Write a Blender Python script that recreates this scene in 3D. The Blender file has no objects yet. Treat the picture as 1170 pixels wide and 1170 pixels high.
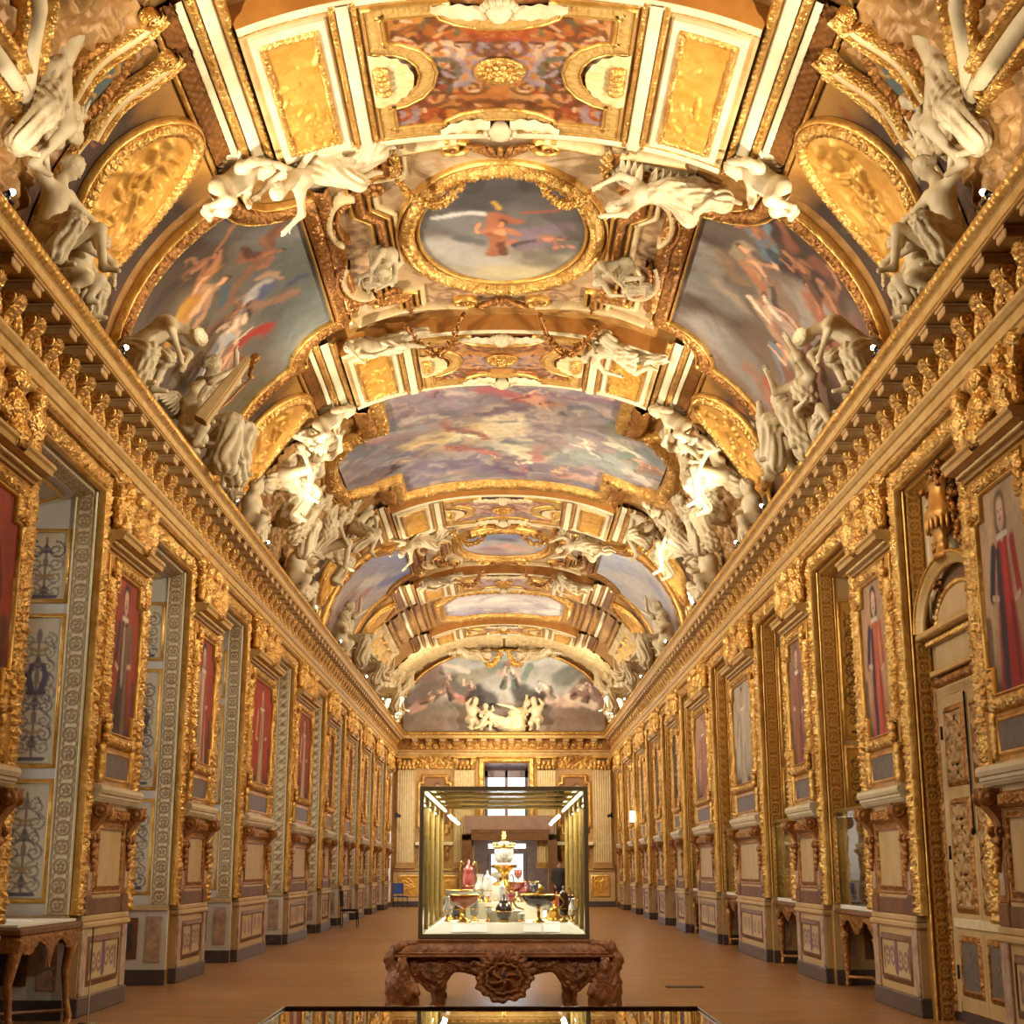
import bpy, math, random
import numpy as np
from mathutils import Vector, Matrix

random.seed(7)
RNG = np.random.default_rng(7)
scene = bpy.context.scene
COLL = scene.collection
PI = math.pi

# ------------------------------------------------------------------ colours
def lin(c):
    if isinstance(c, str):
        c = tuple(int(c[i:i + 2], 16) for i in (0, 2, 4))
    a = np.array(c, float) / 255.0
    return np.where(a <= 0.04045, a / 12.92, ((a + 0.055) / 1.055) ** 2.4)

def lin4(c):
    return tuple(float(v) for v in lin(c)) + (1.0,)

# ------------------------------------------------------------------ materials
def new_mat(name):
    m = bpy.data.materials.new(name)
    m.use_nodes = True
    nt = m.node_tree
    return m, nt, nt.nodes['Principled BSDF']

def nd(nt, typ, **kw):
    n = nt.nodes.new(typ)
    for k, v in kw.items():
        if k.startswith('i_'):
            n.inputs[k[2:].replace('_', ' ')].default_value = v
        else:
            setattr(n, k, v)
    return n

def bump_chain(nt, bs, coord, layers, dist=0.02, strength=0.6):
    """layers: list of (kind, scale, weight)"""
    prev = None
    for kind, sc, w in layers:
        if kind == 'noise':
            t = nd(nt, 'ShaderNodeTexNoise', i_Scale=sc, i_Detail=3.0, i_Roughness=0.6)
            out = t.outputs['Fac']
        elif kind == 'voro':
            t = nd(nt, 'ShaderNodeTexVoronoi', feature='SMOOTH_F1', i_Scale=sc)
            out = t.outputs['Distance']
        else:
            t = nd(nt, 'ShaderNodeTexWave', i_Scale=sc, i_Distortion=6.0, i_Detail=2.0)
            out = t.outputs['Fac']
        nt.links.new(coord, t.inputs['Vector'])
        m = nd(nt, 'ShaderNodeMath', operation='MULTIPLY')
        nt.links.new(out, m.inputs[0]); m.inputs[1].default_value = w
        if prev is None:
            prev = m.outputs[0]
        else:
            ad = nd(nt, 'ShaderNodeMath', operation='ADD')
            nt.links.new(prev, ad.inputs[0]); nt.links.new(m.outputs[0], ad.inputs[1])
            prev = ad.outputs[0]
    b = nd(nt, 'ShaderNodeBump')
    b.inputs['Strength'].default_value = strength
    b.inputs['Distance'].default_value = dist
    nt.links.new(prev, b.inputs['Height'])
    nt.links.new(b.outputs['Normal'], bs.inputs['Normal'])

def mat_basic(name, c, rough=0.5, metal=0.0, c2=None, nscale=6.0, layers=None, dist=0.02, strength=0.5, coord='Object', spec=0.5, coat=0.0):
    m, nt, bs = new_mat(name)
    bs.inputs['Base Color'].default_value = lin4(c)
    bs.inputs['Roughness'].default_value = rough
    bs.inputs['Metallic'].default_value = metal
    bs.inputs['Specular IOR Level'].default_value = spec
    if coat:
        bs.inputs['Coat Weight'].default_value = coat
    tc = nd(nt, 'ShaderNodeTexCoord')
    co = tc.outputs[coord]
    if c2 is not None:
        n = nd(nt, 'ShaderNodeTexNoise', i_Scale=nscale, i_Detail=4.0, i_Roughness=0.6)
        nt.links.new(co, n.inputs['Vector'])
        r = nd(nt, 'ShaderNodeValToRGB')
        r.color_ramp.elements[0].position = 0.35; r.color_ramp.elements[1].position = 0.65
        r.color_ramp.elements[0].color = lin4(c); r.color_ramp.elements[1].color = lin4(c2)
        nt.links.new(n.outputs['Fac'], r.inputs['Fac'])
        nt.links.new(r.outputs['Color'], bs.inputs['Base Color'])
    if layers:
        bump_chain(nt, bs, co, layers, dist, strength)
    return m

def mat_canvas(name, rough=0.55, bump=0.15, nscale=60.0, metal=0.0):
    m, nt, bs = new_mat(name)
    at = nd(nt, 'ShaderNodeAttribute', attribute_name='Col')
    tc = nd(nt, 'ShaderNodeTexCoord')
    n = nd(nt, 'ShaderNodeTexNoise', i_Scale=nscale, i_Detail=3.0)
    nt.links.new(tc.outputs['Object'], n.inputs['Vector'])
    mx = nd(nt, 'ShaderNodeMix', data_type='RGBA', blend_type='OVERLAY')
    mx.inputs[0].default_value = 0.25
    nt.links.new(at.outputs['Color'], mx.inputs[6]); nt.links.new(n.outputs['Fac'], mx.inputs[7])
    nt.links.new(mx.outputs[2], bs.inputs['Base Color'])
    bs.inputs['Roughness'].default_value = rough
    bs.inputs['Metallic'].default_value = metal
    b = nd(nt, 'ShaderNodeBump'); b.inputs['Strength'].default_value = bump; b.inputs['Distance'].default_value = 0.01
    nt.links.new(n.outputs['Fac'], b.inputs['Height']); nt.links.new(b.outputs['Normal'], bs.inputs['Normal'])
    return m

def mat_emit(name, c, s):
    m, nt, bs = new_mat(name)
    bs.inputs['Base Color'].default_value = lin4(c)
    bs.inputs['Emission Color'].default_value = lin4(c)
    bs.inputs['Emission Strength'].default_value = s
    return m

def mat_glass(name, tint=(235, 240, 235), refl=1.0):
    """thin architectural glass: clear with fresnel reflection"""
    m, nt, bs = new_mat(name)
    nt.nodes.remove(bs)
    out = nt.nodes['Material Output']
    tr = nd(nt, 'ShaderNodeBsdfTransparent'); tr.inputs['Color'].default_value = lin4(tint)
    gl = nd(nt, 'ShaderNodeBsdfGlossy'); gl.inputs['Roughness'].default_value = 0.01
    fr = nd(nt, 'ShaderNodeFresnel'); fr.inputs['IOR'].default_value = 1.5
    mu = nd(nt, 'ShaderNodeMath', operation='MULTIPLY'); mu.inputs[1].default_value = refl; mu.use_clamp = True
    nt.links.new(fr.outputs[0], mu.inputs[0])
    mx = nd(nt, 'ShaderNodeMixShader')
    nt.links.new(mu.outputs[0], mx.inputs[0]); nt.links.new(tr.outputs[0], mx.inputs[1]); nt.links.new(gl.outputs[0], mx.inputs[2])
    nt.links.new(mx.outputs[0], out.inputs['Surface'])
    return m

M = {}
M['gold'] = mat_basic('gilding', (196, 144, 62), 0.34, 0.72, (224, 180, 100), 5, [('noise', 30, 0.6), ('voro', 14, 0.6)], 0.03, 0.45)
M['gold_carved'] = mat_basic('carved_gilding', (190, 136, 58), 0.3, 0.76, (228, 184, 106), 7, [('voro', 30, 1.0), ('noise', 46, 0.6)], 0.03, 0.7)
M['gold_smooth'] = mat_basic('smooth_gilding', (180, 126, 54), 0.42, 0.55, (202, 148, 70), 4, [('noise', 12, 0.5)], 0.01, 0.2)
M['gold_dark'] = mat_basic('antique_gilding', (136, 88, 40), 0.36, 0.68, (182, 126, 62), 8, [('voro', 24, 1.0), ('noise', 44, 0.6)], 0.03, 0.7)
M['bronze'] = mat_basic('brown_gilding', (142, 94, 46), 0.4, 0.5, (176, 120, 62), 7, [('noise', 24, 1.0)], 0.03, 0.5)
M['soffit_gold'] = mat_basic('matt_gold_paint', (164, 106, 40), 0.55, 0.35, (184, 124, 54), 3)
M['cream'] = mat_basic('cream_paint', (222, 204, 164), 0.55, 0.0, (206, 186, 142), 3, [('noise', 9, 0.5)], 0.01, 0.15)
M['cream_dark'] = mat_basic('ochre_cream_paint', (196, 164, 112), 0.5, 0.0, (180, 146, 94), 3, [('noise', 9, 0.5)], 0.01, 0.15)
M['white_paint'] = mat_basic('white_gray_paint', (216, 208, 194), 0.5, 0.0, (204, 196, 182), 2.5)
M['stucco'] = mat_basic('white_stucco', (212, 194, 156), 0.6, 0.0, (188, 166, 124), 4, [('noise', 14, 0.7)], 0.02, 0.35)
M['pinkstone'] = mat_basic('pinkish_marbled_paint', (198, 170, 140), 0.5, 0.0, (150, 112, 92), 5, [('noise', 18, 0.8)], 0.03, 0.5)
M['brown_wood'] = mat_basic('brown_painted_wood', (124, 80, 42), 0.5, 0.1, (96, 60, 32), 5, [('noise', 20, 0.6)], 0.01, 0.3)
M['grey_marble'] = mat_basic('dark_gray_marble', (84, 72, 68), 0.35, 0.0, (62, 52, 50), 6)
M['violet_stone'] = mat_basic('violet_gray_paint', (150, 134, 130), 0.5, 0.0, (128, 110, 106), 6)
M['slate'] = mat_basic('slate_tablet', (112, 98, 86), 0.5, 0.0, (94, 82, 74), 8)
M['table_wood'] = mat_basic('carved_walnut', (168, 108, 58), 0.32, 0.1, (124, 76, 40), 9, [('noise', 22, 1.0), ('voro', 16, 0.6)], 0.03, 0.6, spec=0.6)
M['brass'] = mat_basic('brushed_brass', (158, 130, 66), 0.36, 0.65, (140, 114, 56), 20)
M['steel'] = mat_basic('dark_bronze_metal', (136, 122, 88), 0.36, 0.65)
M['deck'] = mat_basic('white_display_board', (226, 216, 192), 0.6)
M['cardlabel'] = mat_basic('pale_label_card', (248, 244, 234), 0.6)
M['glass'] = mat_glass('clear_glass', (252, 253, 250), 0.8)
M['top_glass'] = mat_glass('table_top_glass', (190, 180, 150), 1.6)
M['window_glass'] = mat_glass('window_glass', (245, 248, 250), 1.0)
M['black'] = mat_basic('black_metal', (22, 20, 20), 0.45, 0.3)
M['cloth_black'] = mat_basic('dark_cloth', (24, 24, 30), 0.85, 0.0, (34, 34, 42), 20)
M['skin'] = mat_basic('skin', (176, 124, 96), 0.55)
M['hair'] = mat_basic('dark_hair', (36, 26, 20), 0.6)
M['blue_plastic'] = mat_basic('blue_fabric', (44, 70, 140), 0.6)
M['vest'] = mat_basic('brown_panelling', (150, 118, 92), 0.55, 0.0, (136, 106, 84), 4)
M['portal'] = mat_basic('violet_brown_board', (156, 120, 102), 0.5, 0.0, (142, 108, 92), 3)
M['canvas'] = mat_canvas('painted_canvas', 0.5, 0.12, 50)
M['tapestry'] = mat_canvas('woven_tapestry', 0.8, 0.3, 120)
M['fresco'] = mat_canvas('painted_plaster', 0.6, 0.1, 40)
M['gildpaint'] = mat_canvas('painted_gilding', 0.42, 0.25, 60, 0.35)
M['lamp'] = mat_emit('lamp_glow', (255, 236, 200), 30)
M['daylight'] = mat_emit('bright_sky_panel', (236, 242, 255), 6)

def mat_floor():
    m, nt, bs = new_mat('oak_parquet')
    tc = nd(nt, 'ShaderNodeTexCoord')
    mp = nd(nt, 'ShaderNodeMapping'); mp.inputs['Rotation'].default_value = (0, 0, 0)
    nt.links.new(tc.outputs['Object'], mp.inputs['Vector'])
    br = nd(nt, 'ShaderNodeTexBrick', offset=0.5)
    br.inputs['Scale'].default_value = 1.0
    br.inputs['Brick Width'].default_value = 0.9; br.inputs['Row Height'].default_value = 0.11
    br.inputs['Mortar Size'].default_value = 0.004; br.inputs['Bias'].default_value = 0.0
    br.inputs['Color1'].default_value = lin4((172, 124, 78)); br.inputs['Color2'].default_value = lin4((142, 100, 60))
    br.inputs['Mortar'].default_value = lin4((84, 50, 28))
    nt.links.new(mp.outputs[0], br.inputs['Vector'])
    n = nd(nt, 'ShaderNodeTexNoise', i_Scale=3.0, i_Detail=5.0)
    mp2 = nd(nt, 'ShaderNodeMapping'); mp2.inputs['Scale'].default_value = (1, 8, 1)
    nt.links.new(tc.outputs['Object'], mp2.inputs['Vector']); nt.links.new(mp2.outputs[0], n.inputs['Vector'])
    mx = nd(nt, 'ShaderNodeMix', data_type='RGBA', blend_type='OVERLAY'); mx.inputs[0].default_value = 0.5
    nt.links.new(br.outputs['Color'], mx.inputs[6]); nt.links.new(n.outputs['Fac'], mx.inputs[7])
    nt.links.new(mx.outputs[2], bs.inputs['Base Color'])
    bs.inputs['Roughness'].default_value = 0.34
    b = nd(nt, 'ShaderNodeBump'); b.inputs['Strength'].default_value = 0.12; b.inputs['Distance'].default_value = 0.005
    nt.links.new(n.outputs['Fac'], b.inputs['Height']); nt.links.new(b.outputs['Normal'], bs.inputs['Normal'])
    return m
M['floor'] = mat_floor()

# ------------------------------------------------------------------ mesh building
class MB:
    def __init__(s):
        s.v = []; s.blocks = []; s.n = 0; s.col = []
    def add(s, V, F, mat=0, smooth=False, col=None):
        V = np.asarray(V, float).reshape(-1, 3)
        if isinstance(F, np.ndarray):
            s.blocks.append((F + s.n, mat, smooth))
        else:
            by = {}
            for f in F:
                by.setdefault(len(f), []).append(f)
            for k in by:
                s.blocks.append((np.array(by[k]) + s.n, mat, smooth))
        s.v.append(V); s.n += len(V)
        s.col.append(np.ones((len(V), 3)) if col is None else np.asarray(col).reshape(-1, 3))
        return s
    def addg(s, g, mat=0, smooth=True):
        return s.add(g[0], g[1], mat, smooth)
    def mesh(s, name, mats):
        me = bpy.data.meshes.new(name)
        V = np.concatenate(s.v)
        me.vertices.add(len(V)); me.vertices.foreach_set('co', V.astype(np.float32).ravel())
        loops = np.concatenate([b[0].ravel() for b in s.blocks]).astype(np.int32)
        tot = np.concatenate([np.full(len(b[0]), b[0].shape[1]) for b in s.blocks]).astype(np.int32)
        st = np.concatenate([[0], np.cumsum(tot)[:-1]]).astype(np.int32)
        me.loops.add(len(loops)); me.loops.foreach_set('vertex_index', loops)
        me.polygons.add(len(tot)); me.polygons.foreach_set('loop_start', st)
        try:
            me.polygons.foreach_set('loop_total', tot)
        except Exception:
            pass
        mi = np.concatenate([np.full(len(b[0]), b[1]) for b in s.blocks]).astype(np.int32)
        sm = np.concatenate([np.full(len(b[0]), b[2]) for b in s.blocks])
        me.polygons.foreach_set('material_index', mi)
        me.polygons.foreach_set('use_smooth', sm.astype(bool))
        for m in mats:
            me.materials.append(M[m] if isinstance(m, str) else m)
        C = np.concatenate(s.col)
        if C.min() < 1.0:
            at = me.attributes.new('Col', 'FLOAT_COLOR', 'POINT')
            at.data.foreach_set('color', np.concatenate([C, np.ones((len(C), 1))], 1).astype(np.float32).ravel())
        me.update(calc_edges=True)
        me.validate()
        return me
    def build(s, name, mats, parent=None, loc=None):
        if isinstance(mats, str):
            mats = [mats]
        return link(name, s.mesh(name, mats), parent, loc)

def link(name, me, parent=None, loc=None):
    o = bpy.data.objects.new(name, me)
    COLL.objects.link(o)
    if parent is not None:
        o.parent = parent
    if loc is not None:
        o.location = loc
    return o

def tag(o, label=None, cat=None, group=None, kind=None):
    if label: o['label'] = label
    if cat: o['category'] = cat
    if group: o['group'] = group
    if kind: o['kind'] = kind
    return o

def empty(name, loc=(0, 0, 0), label=None, cat=None, group=None, kind=None, rot=None, scale=None):
    o = bpy.data.objects.new(name, None)
    COLL.objects.link(o)
    o.location = loc
    o.empty_display_size = 0.1
    if rot is not None: o.rotation_euler = rot
    if scale is not None: o.scale = scale
    return tag(o, label, cat, group, kind)

def copy_tree(o, parent=None):
    c = o.copy(); COLL.objects.link(c)
    if parent is not None: c.parent = parent
    for ch in list(o.children):
        copy_tree(ch, c)
    return c

def gridf(nu, nv, cu=False, cv=False):
    iu = np.arange(nu if cu else nu - 1); iv = np.arange(nv if cv else nv - 1)
    A, B = np.meshgrid(iu, iv, indexing='ij')
    A2 = (A + 1) % nu; B2 = (B + 1) % nv
    return np.stack([A * nv + B, A2 * nv + B, A2 * nv + B2, A * nv + B2], -1).reshape(-1, 4)

def grid(P, cu=False, cv=False, flip=False):
    nu, nv = P.shape[:2]
    F = gridf(nu, nv, cu, cv)
    if flip: F = F[:, ::-1]
    return P.reshape(-1, 3), F

def box(x0, x1, y0, y1, z0, z1, c=0.0):
    if c <= 0:
        V = [(x, y, z) for x in (x0, x1) for y in (y0, y1) for z in (z0, z1)]
        F = [(0, 1, 3, 2), (4, 6, 7, 5), (0, 4, 5, 1), (2, 3, 7, 6), (0, 2, 6, 4), (1, 5, 7, 3)]
        return np.array(V, float), np.array(F)
    V = []; idx = {}
    for i, (xa, xs) in enumerate(((x0, 1), (x1, -1))):
        for j, (ya, ys) in enumerate(((y0, 1), (y1, -1))):
            for k, (za, zs) in enumerate(((z0, 1), (z1, -1))):
                idx[i, j, k] = len(V)
                V += [(xa, ya + ys * c, za + zs * c), (xa + xs * c, ya, za + zs * c), (xa + xs * c, ya + ys * c, za)]
    F = []
    g = lambda i, j, k, a: idx[i, j, k] + a
    for i in (0, 1):
        F.append([g(i, 0, 0, 0), g(i, 0, 1, 0), g(i, 1, 1, 0), g(i, 1, 0, 0)])
        F.append([g(0, i, 0, 1), g(1, i, 0, 1), g(1, i, 1, 1), g(0, i, 1, 1)])
        F.append([g(0, 0, i, 2), g(0, 1, i, 2), g(1, 1, i, 2), g(1, 0, i, 2)])
        for j in (0, 1):
            F.append([g(i, j, 0, 0), g(i, j, 1, 0), g(i, j, 1, 1), g(i, j, 0, 1)])
            F.append([g(i, 0, j, 0), g(i, 1, j, 0), g(i, 1, j, 2), g(i, 0, j, 2)])
            F.append([g(0, i, j, 1), g(1, i, j, 1), g(1, i, j, 2), g(0, i, j, 2)])
    F = np.array(F)
    V = np.array(V, float)
    # orient outward
    ctr = V.mean(0)
    out = []
    for f in F:
        p = V[f]; nrm = np.cross(p[1] - p[0], p[2] - p[0])
        out.append(f if np.dot(nrm, p.mean(0) - ctr) > 0 else f[::-1])
    F4 = np.array(out)
    tri = []
    for i in (0, 1):
        for j in (0, 1):
            for k in (0, 1):
                f = [g(i, j, k, 0), g(i, j, k, 1), g(i, j, k, 2)]
                p = V[f]; nrm = np.cross(p[1] - p[0], p[2] - p[0])
                tri.append(f if np.dot(nrm, p.mean(0) - ctr) > 0 else f[::-1])
    return V, [list(f) for f in F4] + tri

def lathe(prof, n=24, ang=2 * PI, axis='z'):
    prof = np.array(prof, float)
    th = np.linspace(0, ang, n, endpoint=(ang < 2 * PI - 1e-6))
    P = np.zeros((len(prof), len(th), 3))
    P[..., 0] = prof[:, :1] * np.cos(th); P[..., 1] = prof[:, :1] * np.sin(th); P[..., 2] = prof[:, 1:2]
    return grid(P, False, ang >= 2 * PI - 1e-6, flip=True)

def xf(g, loc=(0, 0, 0), sc=(1, 1, 1), rz=0, rx=0, ry=0):
    V, F = g
    V = np.asarray(V, float) * np.asarray(sc if hasattr(sc, '__len__') else (sc,) * 3, float)
    if rx: c, s = math.cos(rx), math.sin(rx); V = V @ np.array([[1, 0, 0], [0, c, -s], [0, s, c]]).T
    if ry: c, s = math.cos(ry), math.sin(ry); V = V @ np.array([[c, 0, s], [0, 1, 0], [-s, 0, c]]).T
    if rz: c, s = math.cos(rz), math.sin(rz); V = V @ np.array([[c, -s, 0], [s, c, 0], [0, 0, 1]]).T
    return V + np.asarray(loc, float), F

def tube(path, r, n=8, closed=False, cap=True):
    p = np.array(path, float); m = len(p)
    rr = np.full(m, r) if np.isscalar(r) else np.array(r, float)
    T = np.gradient(p, axis=0) if not closed else np.roll(p, -1, 0) - np.roll(p, 1, 0)
    T /= np.linalg.norm(T, axis=1)[:, None] + 1e-12
    ref = np.array([0, 0, 1.0]) if abs(T[0][2]) < 0.9 else np.array([1.0, 0, 0])
    N = np.zeros_like(p); nprev = ref - T[0] * np.dot(ref, T[0])
    for i in range(m):
        nn = nprev - T[i] * np.dot(nprev, T[i]); nn /= np.linalg.norm(nn) + 1e-12
        N[i] = nn; nprev = nn
    B = np.cross(T, N)
    th = np.linspace(0, 2 * PI, n, endpoint=False)
    P = p[:, None] + rr[:, None, None] * (np.cos(th)[None, :, None] * N[:, None] + np.sin(th)[None, :, None] * B[:, None])
    V, F = grid(P, closed, True)
    if cap and not closed:
        F = [list(f) for f in F] + [list(range(n))[::-1], [(m - 1) * n + k for k in range(n)]]
    return V, F

def ellipsoid(c, r, nu=10, nv=16):
    a = np.linspace(-PI / 2, PI / 2, nu)
    return xf(lathe(np.stack([np.cos(a), np.sin(a)], 1), nv), c, r)

def prism(poly, axis, a0, a1):
    """extrude 2-D polygon (p,q) along an axis: axis x -> (y,z), y -> (x,z), z -> (x,y)"""
    n = len(poly); V = []
    for a in (a0, a1):
        for p, q in poly:
            V.append({'x': (a, p, q), 'y': (p, a, q), 'z': (p, q, a)}[axis])
    F = [[i, (i + 1) % n, n + (i + 1) % n, n + i] for i in range(n)] + [list(range(n))[::-1], list(range(n, 2 * n))]
    return np.array(V, float), F

def rect_path(y0, y1, z0, z1):
    return [(y0, z0), (y1, z0), (y1, z1), (y0, z1)]

# ------------------------------------------------------------------ noise, ornament fields, painting canvases
_LAT = np.random.default_rng(3).random((256, 256))
def vnoise(x, y, seed=0):
    x = x + seed * 17.37; y = y + seed * 9.71
    xi = np.floor(x).astype(int); yi = np.floor(y).astype(int)
    fx = x - xi; fy = y - yi
    fx = fx * fx * (3 - 2 * fx); fy = fy * fy * (3 - 2 * fy)
    L = lambda a, b: _LAT[a % 256, b % 256]
    return (L(xi, yi) * (1 - fx) + L(xi + 1, yi) * fx) * (1 - fy) + (L(xi, yi + 1) * (1 - fx) + L(xi + 1, yi + 1) * fx) * fy

def fbm(x, y, f=4, octv=4, seed=0):
    s = 0; a = 0.5; t = 0
    for o in range(octv):
        s = s + a * vnoise(x * f, y * f, seed + o * 3); t += a; a *= 0.5; f *= 2.03
    return s / t

def sst(a, b, x):
    t = np.clip((x - a) / (b - a), 0, 1)
    return t * t * (3 - 2 * t)

def orn_scroll(u, v, p):
    """rinceau of alternating spirals; u in metres along, v in -1..1 across, p cell length"""
    k = np.floor(u / p); cu = (u / p - k - 0.5) * 2
    sg = np.where(k.astype(int) % 2 == 0, 1, -1)
    r = np.hypot(cu, v * 0.95); th = np.arctan2(v * sg, cu)
    sp = np.cos(2 * th + 7.5 * r * 1.0 - 1.0)
    h = sst(-0.1, 0.7, sp) * sst(1.05, 0.8, r)
    h = np.maximum(h, sst(0.28, 0.1, r))
    lobes = sst(0.2, 0.8, np.cos(9 * th + 3 * r)) * sst(0.55, 0.75, r) * sst(1.15, 0.95, r)
    return np.maximum(h, 0.8 * lobes)

def orn_leaf(u, v, p):
    """row of upright leaves"""
    cu = np.abs((u / p) % 1.0 - 0.5) * 2
    e = cu - (1 - np.abs(v) ** 1.6) * 0.95
    h = sst(0.12, -0.25, e) * (0.75 + 0.25 * np.cos(cu * 9)) 
    return h

def orn_chain(u, v, p):
    """interlaced rings with a small flower in each"""
    cu = ((u / p) % 1.0 - 0.5) * 2
    r = np.hypot(cu, v)
    h = sst(0.14, 0.05, np.abs(r - 0.74))
    th = np.arctan2(v, cu)
    h = np.maximum(h, sst(0.55, 0.45, r / (0.75 + 0.25 * np.cos(5 * th))) * sst(0.1, 0.2, r))
    cu2 = ((u / p + 0.5) % 1.0 - 0.5) * 2
    return np.maximum(h, sst(0.14, 0.05, np.abs(np.hypot(cu2 * 1.6, v) - 0.8)) * 0.8)

def orn_bead(u, v, p):
    cu = ((u / p) % 1.0 - 0.5) * 2
    return np.sqrt(np.clip(1 - cu ** 2 - v ** 2, 0, 1))

def orn_egg(u, v, p):
    cu = ((u / p) % 1.0 - 0.5) * 2
    e = np.sqrt(np.clip(1 - (cu / 0.62) ** 2 - (v * 0.95) ** 2, 0, 1))
    d = sst(0.16, 0.04, np.abs(np.abs(cu) - 0.86)) * 0.6
    return np.maximum(e, d)

def orn_lattice(u, v, p):
    a = (u / p + v * 0.9); b = (u / p - v * 0.9)
    l = np.maximum(sst(0.3, 0.1, np.abs((a % 1) - 0.5) * 2 - 0.0), sst(0.3, 0.1, np.abs((b % 1) - 0.5) * 2))
    c = np.hypot(((a % 1) - 0.5) * 0 + ((u / p) % 1) - 0.5, v * 0.5)
    return np.maximum(l, sst(0.2, 0.05, c))

def orn_foliage(u, v, p):
    """dense irregular carved foliage"""
    n1 = fbm(u / p + 5, v * 0.5 + 3, 3, 3, 2); n2 = fbm(u / p, v * 0.5, 5, 2, 5)
    w = 1 - np.abs(np.sin(9 * n1 + 5 * n2))
    return sst(0.1, 0.9, w) * 0.7 + 0.5 * orn_leaf(u, v, p * 0.5)

def orn_dentil(u, v, p):
    return sst(0.62, 0.52, np.abs((u / p) % 1.0 - 0.5) * 2)

class Cv:
    """a small painter: an array of linear colours over u (columns) and v (rows), both 0..1"""
    def __init__(s, nu, nv, su, sv, stops, axis=1, seed=1, warp=0.06, wf=3.0):
        s.u, s.v = np.meshgrid(np.linspace(0, 1, nu), np.linspace(0, 1, nv), indexing='ij')
        s.su, s.sv = su, sv; s.seed = seed
        X = s.u * su; Y = s.v * sv
        s.wx = X + warp * 2 * (fbm(X, Y, wf, 4, seed) - 0.5) * min(su, sv) * 0.5
        s.wy = Y + warp * 2 * (fbm(X, Y, wf, 4, seed + 40) - 0.5) * min(su, sv) * 0.5
        t = (s.v if axis else s.u)
        t = np.clip(t + 0.25 * (fbm(X, Y, 1.5, 4, seed + 9) - 0.5), 0, 1)
        ks = [k for k, _ in stops]; cs = np.array([lin(c) for _, c in stops])
        s.c = np.stack([np.interp(t, ks, cs[:, i]) for i in range(3)], -1)
    def mix(s, a, c):
        a = np.clip(a, 0, 1)[..., None]; s.c = s.c * (1 - a) + lin(c) * a
    def stroke(s, u0, v0, u1, v1, r, c, soft=0.5, al=1.0, r1=None):
        x0, y0, x1, y1 = u0 * s.su, v0 * s.sv, u1 * s.su, v1 * s.sv
        dx, dy = x1 - x0, y1 - y0; L = dx * dx + dy * dy + 1e-9
        t = np.clip(((s.wx - x0) * dx + (s.wy - y0) * dy) / L, 0, 1)
        d = np.hypot(s.wx - x0 - t * dx, s.wy - y0 - t * dy)
        rr = r if r1 is None else r + (r1 - r) * t
        a = sst(1 + soft * 0.6, 1 - soft, d / rr) * al
        s.mix(a, c)
    def clouds(s, c, f=2.0, lo=0.5, hi=0.7, al=0.7, sd=0, sx=1.0, sy=1.0):
        n = fbm(s.wx * sx, s.wy * sy, f, 5, s.seed + 70 + sd)
        s.mix(sst(lo, hi, n) * al, c)
    def brush(s, amt=0.35, f=6.0, sx=1.0, sy=1.0):
        n = fbm(s.wx * sx, s.wy * sy, f, 4, s.seed + 200)
        m = fbm(s.wx, s.wy, f * 2.5, 3, s.seed + 220)
        s.c = s.c * (1 + amt * 2 * (n - 0.5) + amt * 1.2 * (m - 0.5))[..., None]
    def fig(s, u, v, h, up=(0, 1), skin=(190, 140, 104), cloth=(150, 70, 50), k=0):
        """a loosely painted figure of height h metres with feet at u,v"""
        ux, uy = up; px, py = uy, -ux
        P = lambda a, b: (u + (a * px + b * ux) * h / s.su, v + (a * py + b * uy) * h / s.sv)
        j = (-1) ** k
        def st(a0, b0, a1, b1, r, c, r1=None):
            p0 = P(a0, b0); p1 = P(a1, b1); s.stroke(p0[0], p0[1], p1[0], p1[1], r * h, c, 0.45, 0.95, None if r1 is None else r1 * h)
        dk = tuple(int(x * 0.62) for x in cloth); lt = tuple(min(255, int(x * 1.25)) for x in skin)
        st(0.05 * j, 0.05, 0.02 * j, 0.5, 0.12, cloth, 0.1)
        st(-0.08 * j, 0.05, -0.02 * j, 0.45, 0.07, dk)
        st(0.0, 0.5, 0.03 * j, 0.78, 0.1, skin, 0.09)
        st(0.0, 0.48, 0.12 * j, 0.66, 0.06, cloth)
        st(0.1 * j, 0.76, 0.3 * j, 0.62, 0.04, skin); st(0.3 * j, 0.62, 0.36 * j, 0.86, 0.032, lt)
        st(-0.08 * j, 0.76, -0.2 * j, 0.56, 0.04, skin)
        st(0.02 * j, 0.76, -0.01, 0.6, 0.05, lt)
        st(0.05 * j, 0.93, 0.05 * j, 0.94, 0.07, (60, 40, 26)); st(0.06 * j, 0.91, 0.06 * j, 0.9, 0.055, lt)
    def spiral(s, u, v, R, c, turns=1.6, sg=1, w=0.12, a0=0.0, al=0.9):
        th = np.linspace(0, turns * 2 * PI, 26)
        rr = R * (1 - 0.85 * th / th[-1])
        d = np.full(s.wx.shape, 1e9)
        for t, r in zip(th, rr):
            d = np.minimum(d, np.hypot(s.wx - u * s.su - r * np.cos(a0 + sg * t), s.wy - v * s.sv - r * np.sin(a0 + sg * t)) / (w * R * (0.45 + 0.55 * r / R)))
        s.mix(sst(1.3, 0.7, d) * al, c)

def canvas_obj(name, cv, P, mat='canvas', parent=None, flip=False):
    """P: grid of points (nu,nv,3) matching the canvas array"""
    b = MB()
    V, F = grid(P, flip=flip)
    b.add(V, F, 0, True, np.clip(cv.c, 0, 0.995).reshape(-1, 3))
    return b.build(name, mat, parent)

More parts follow.
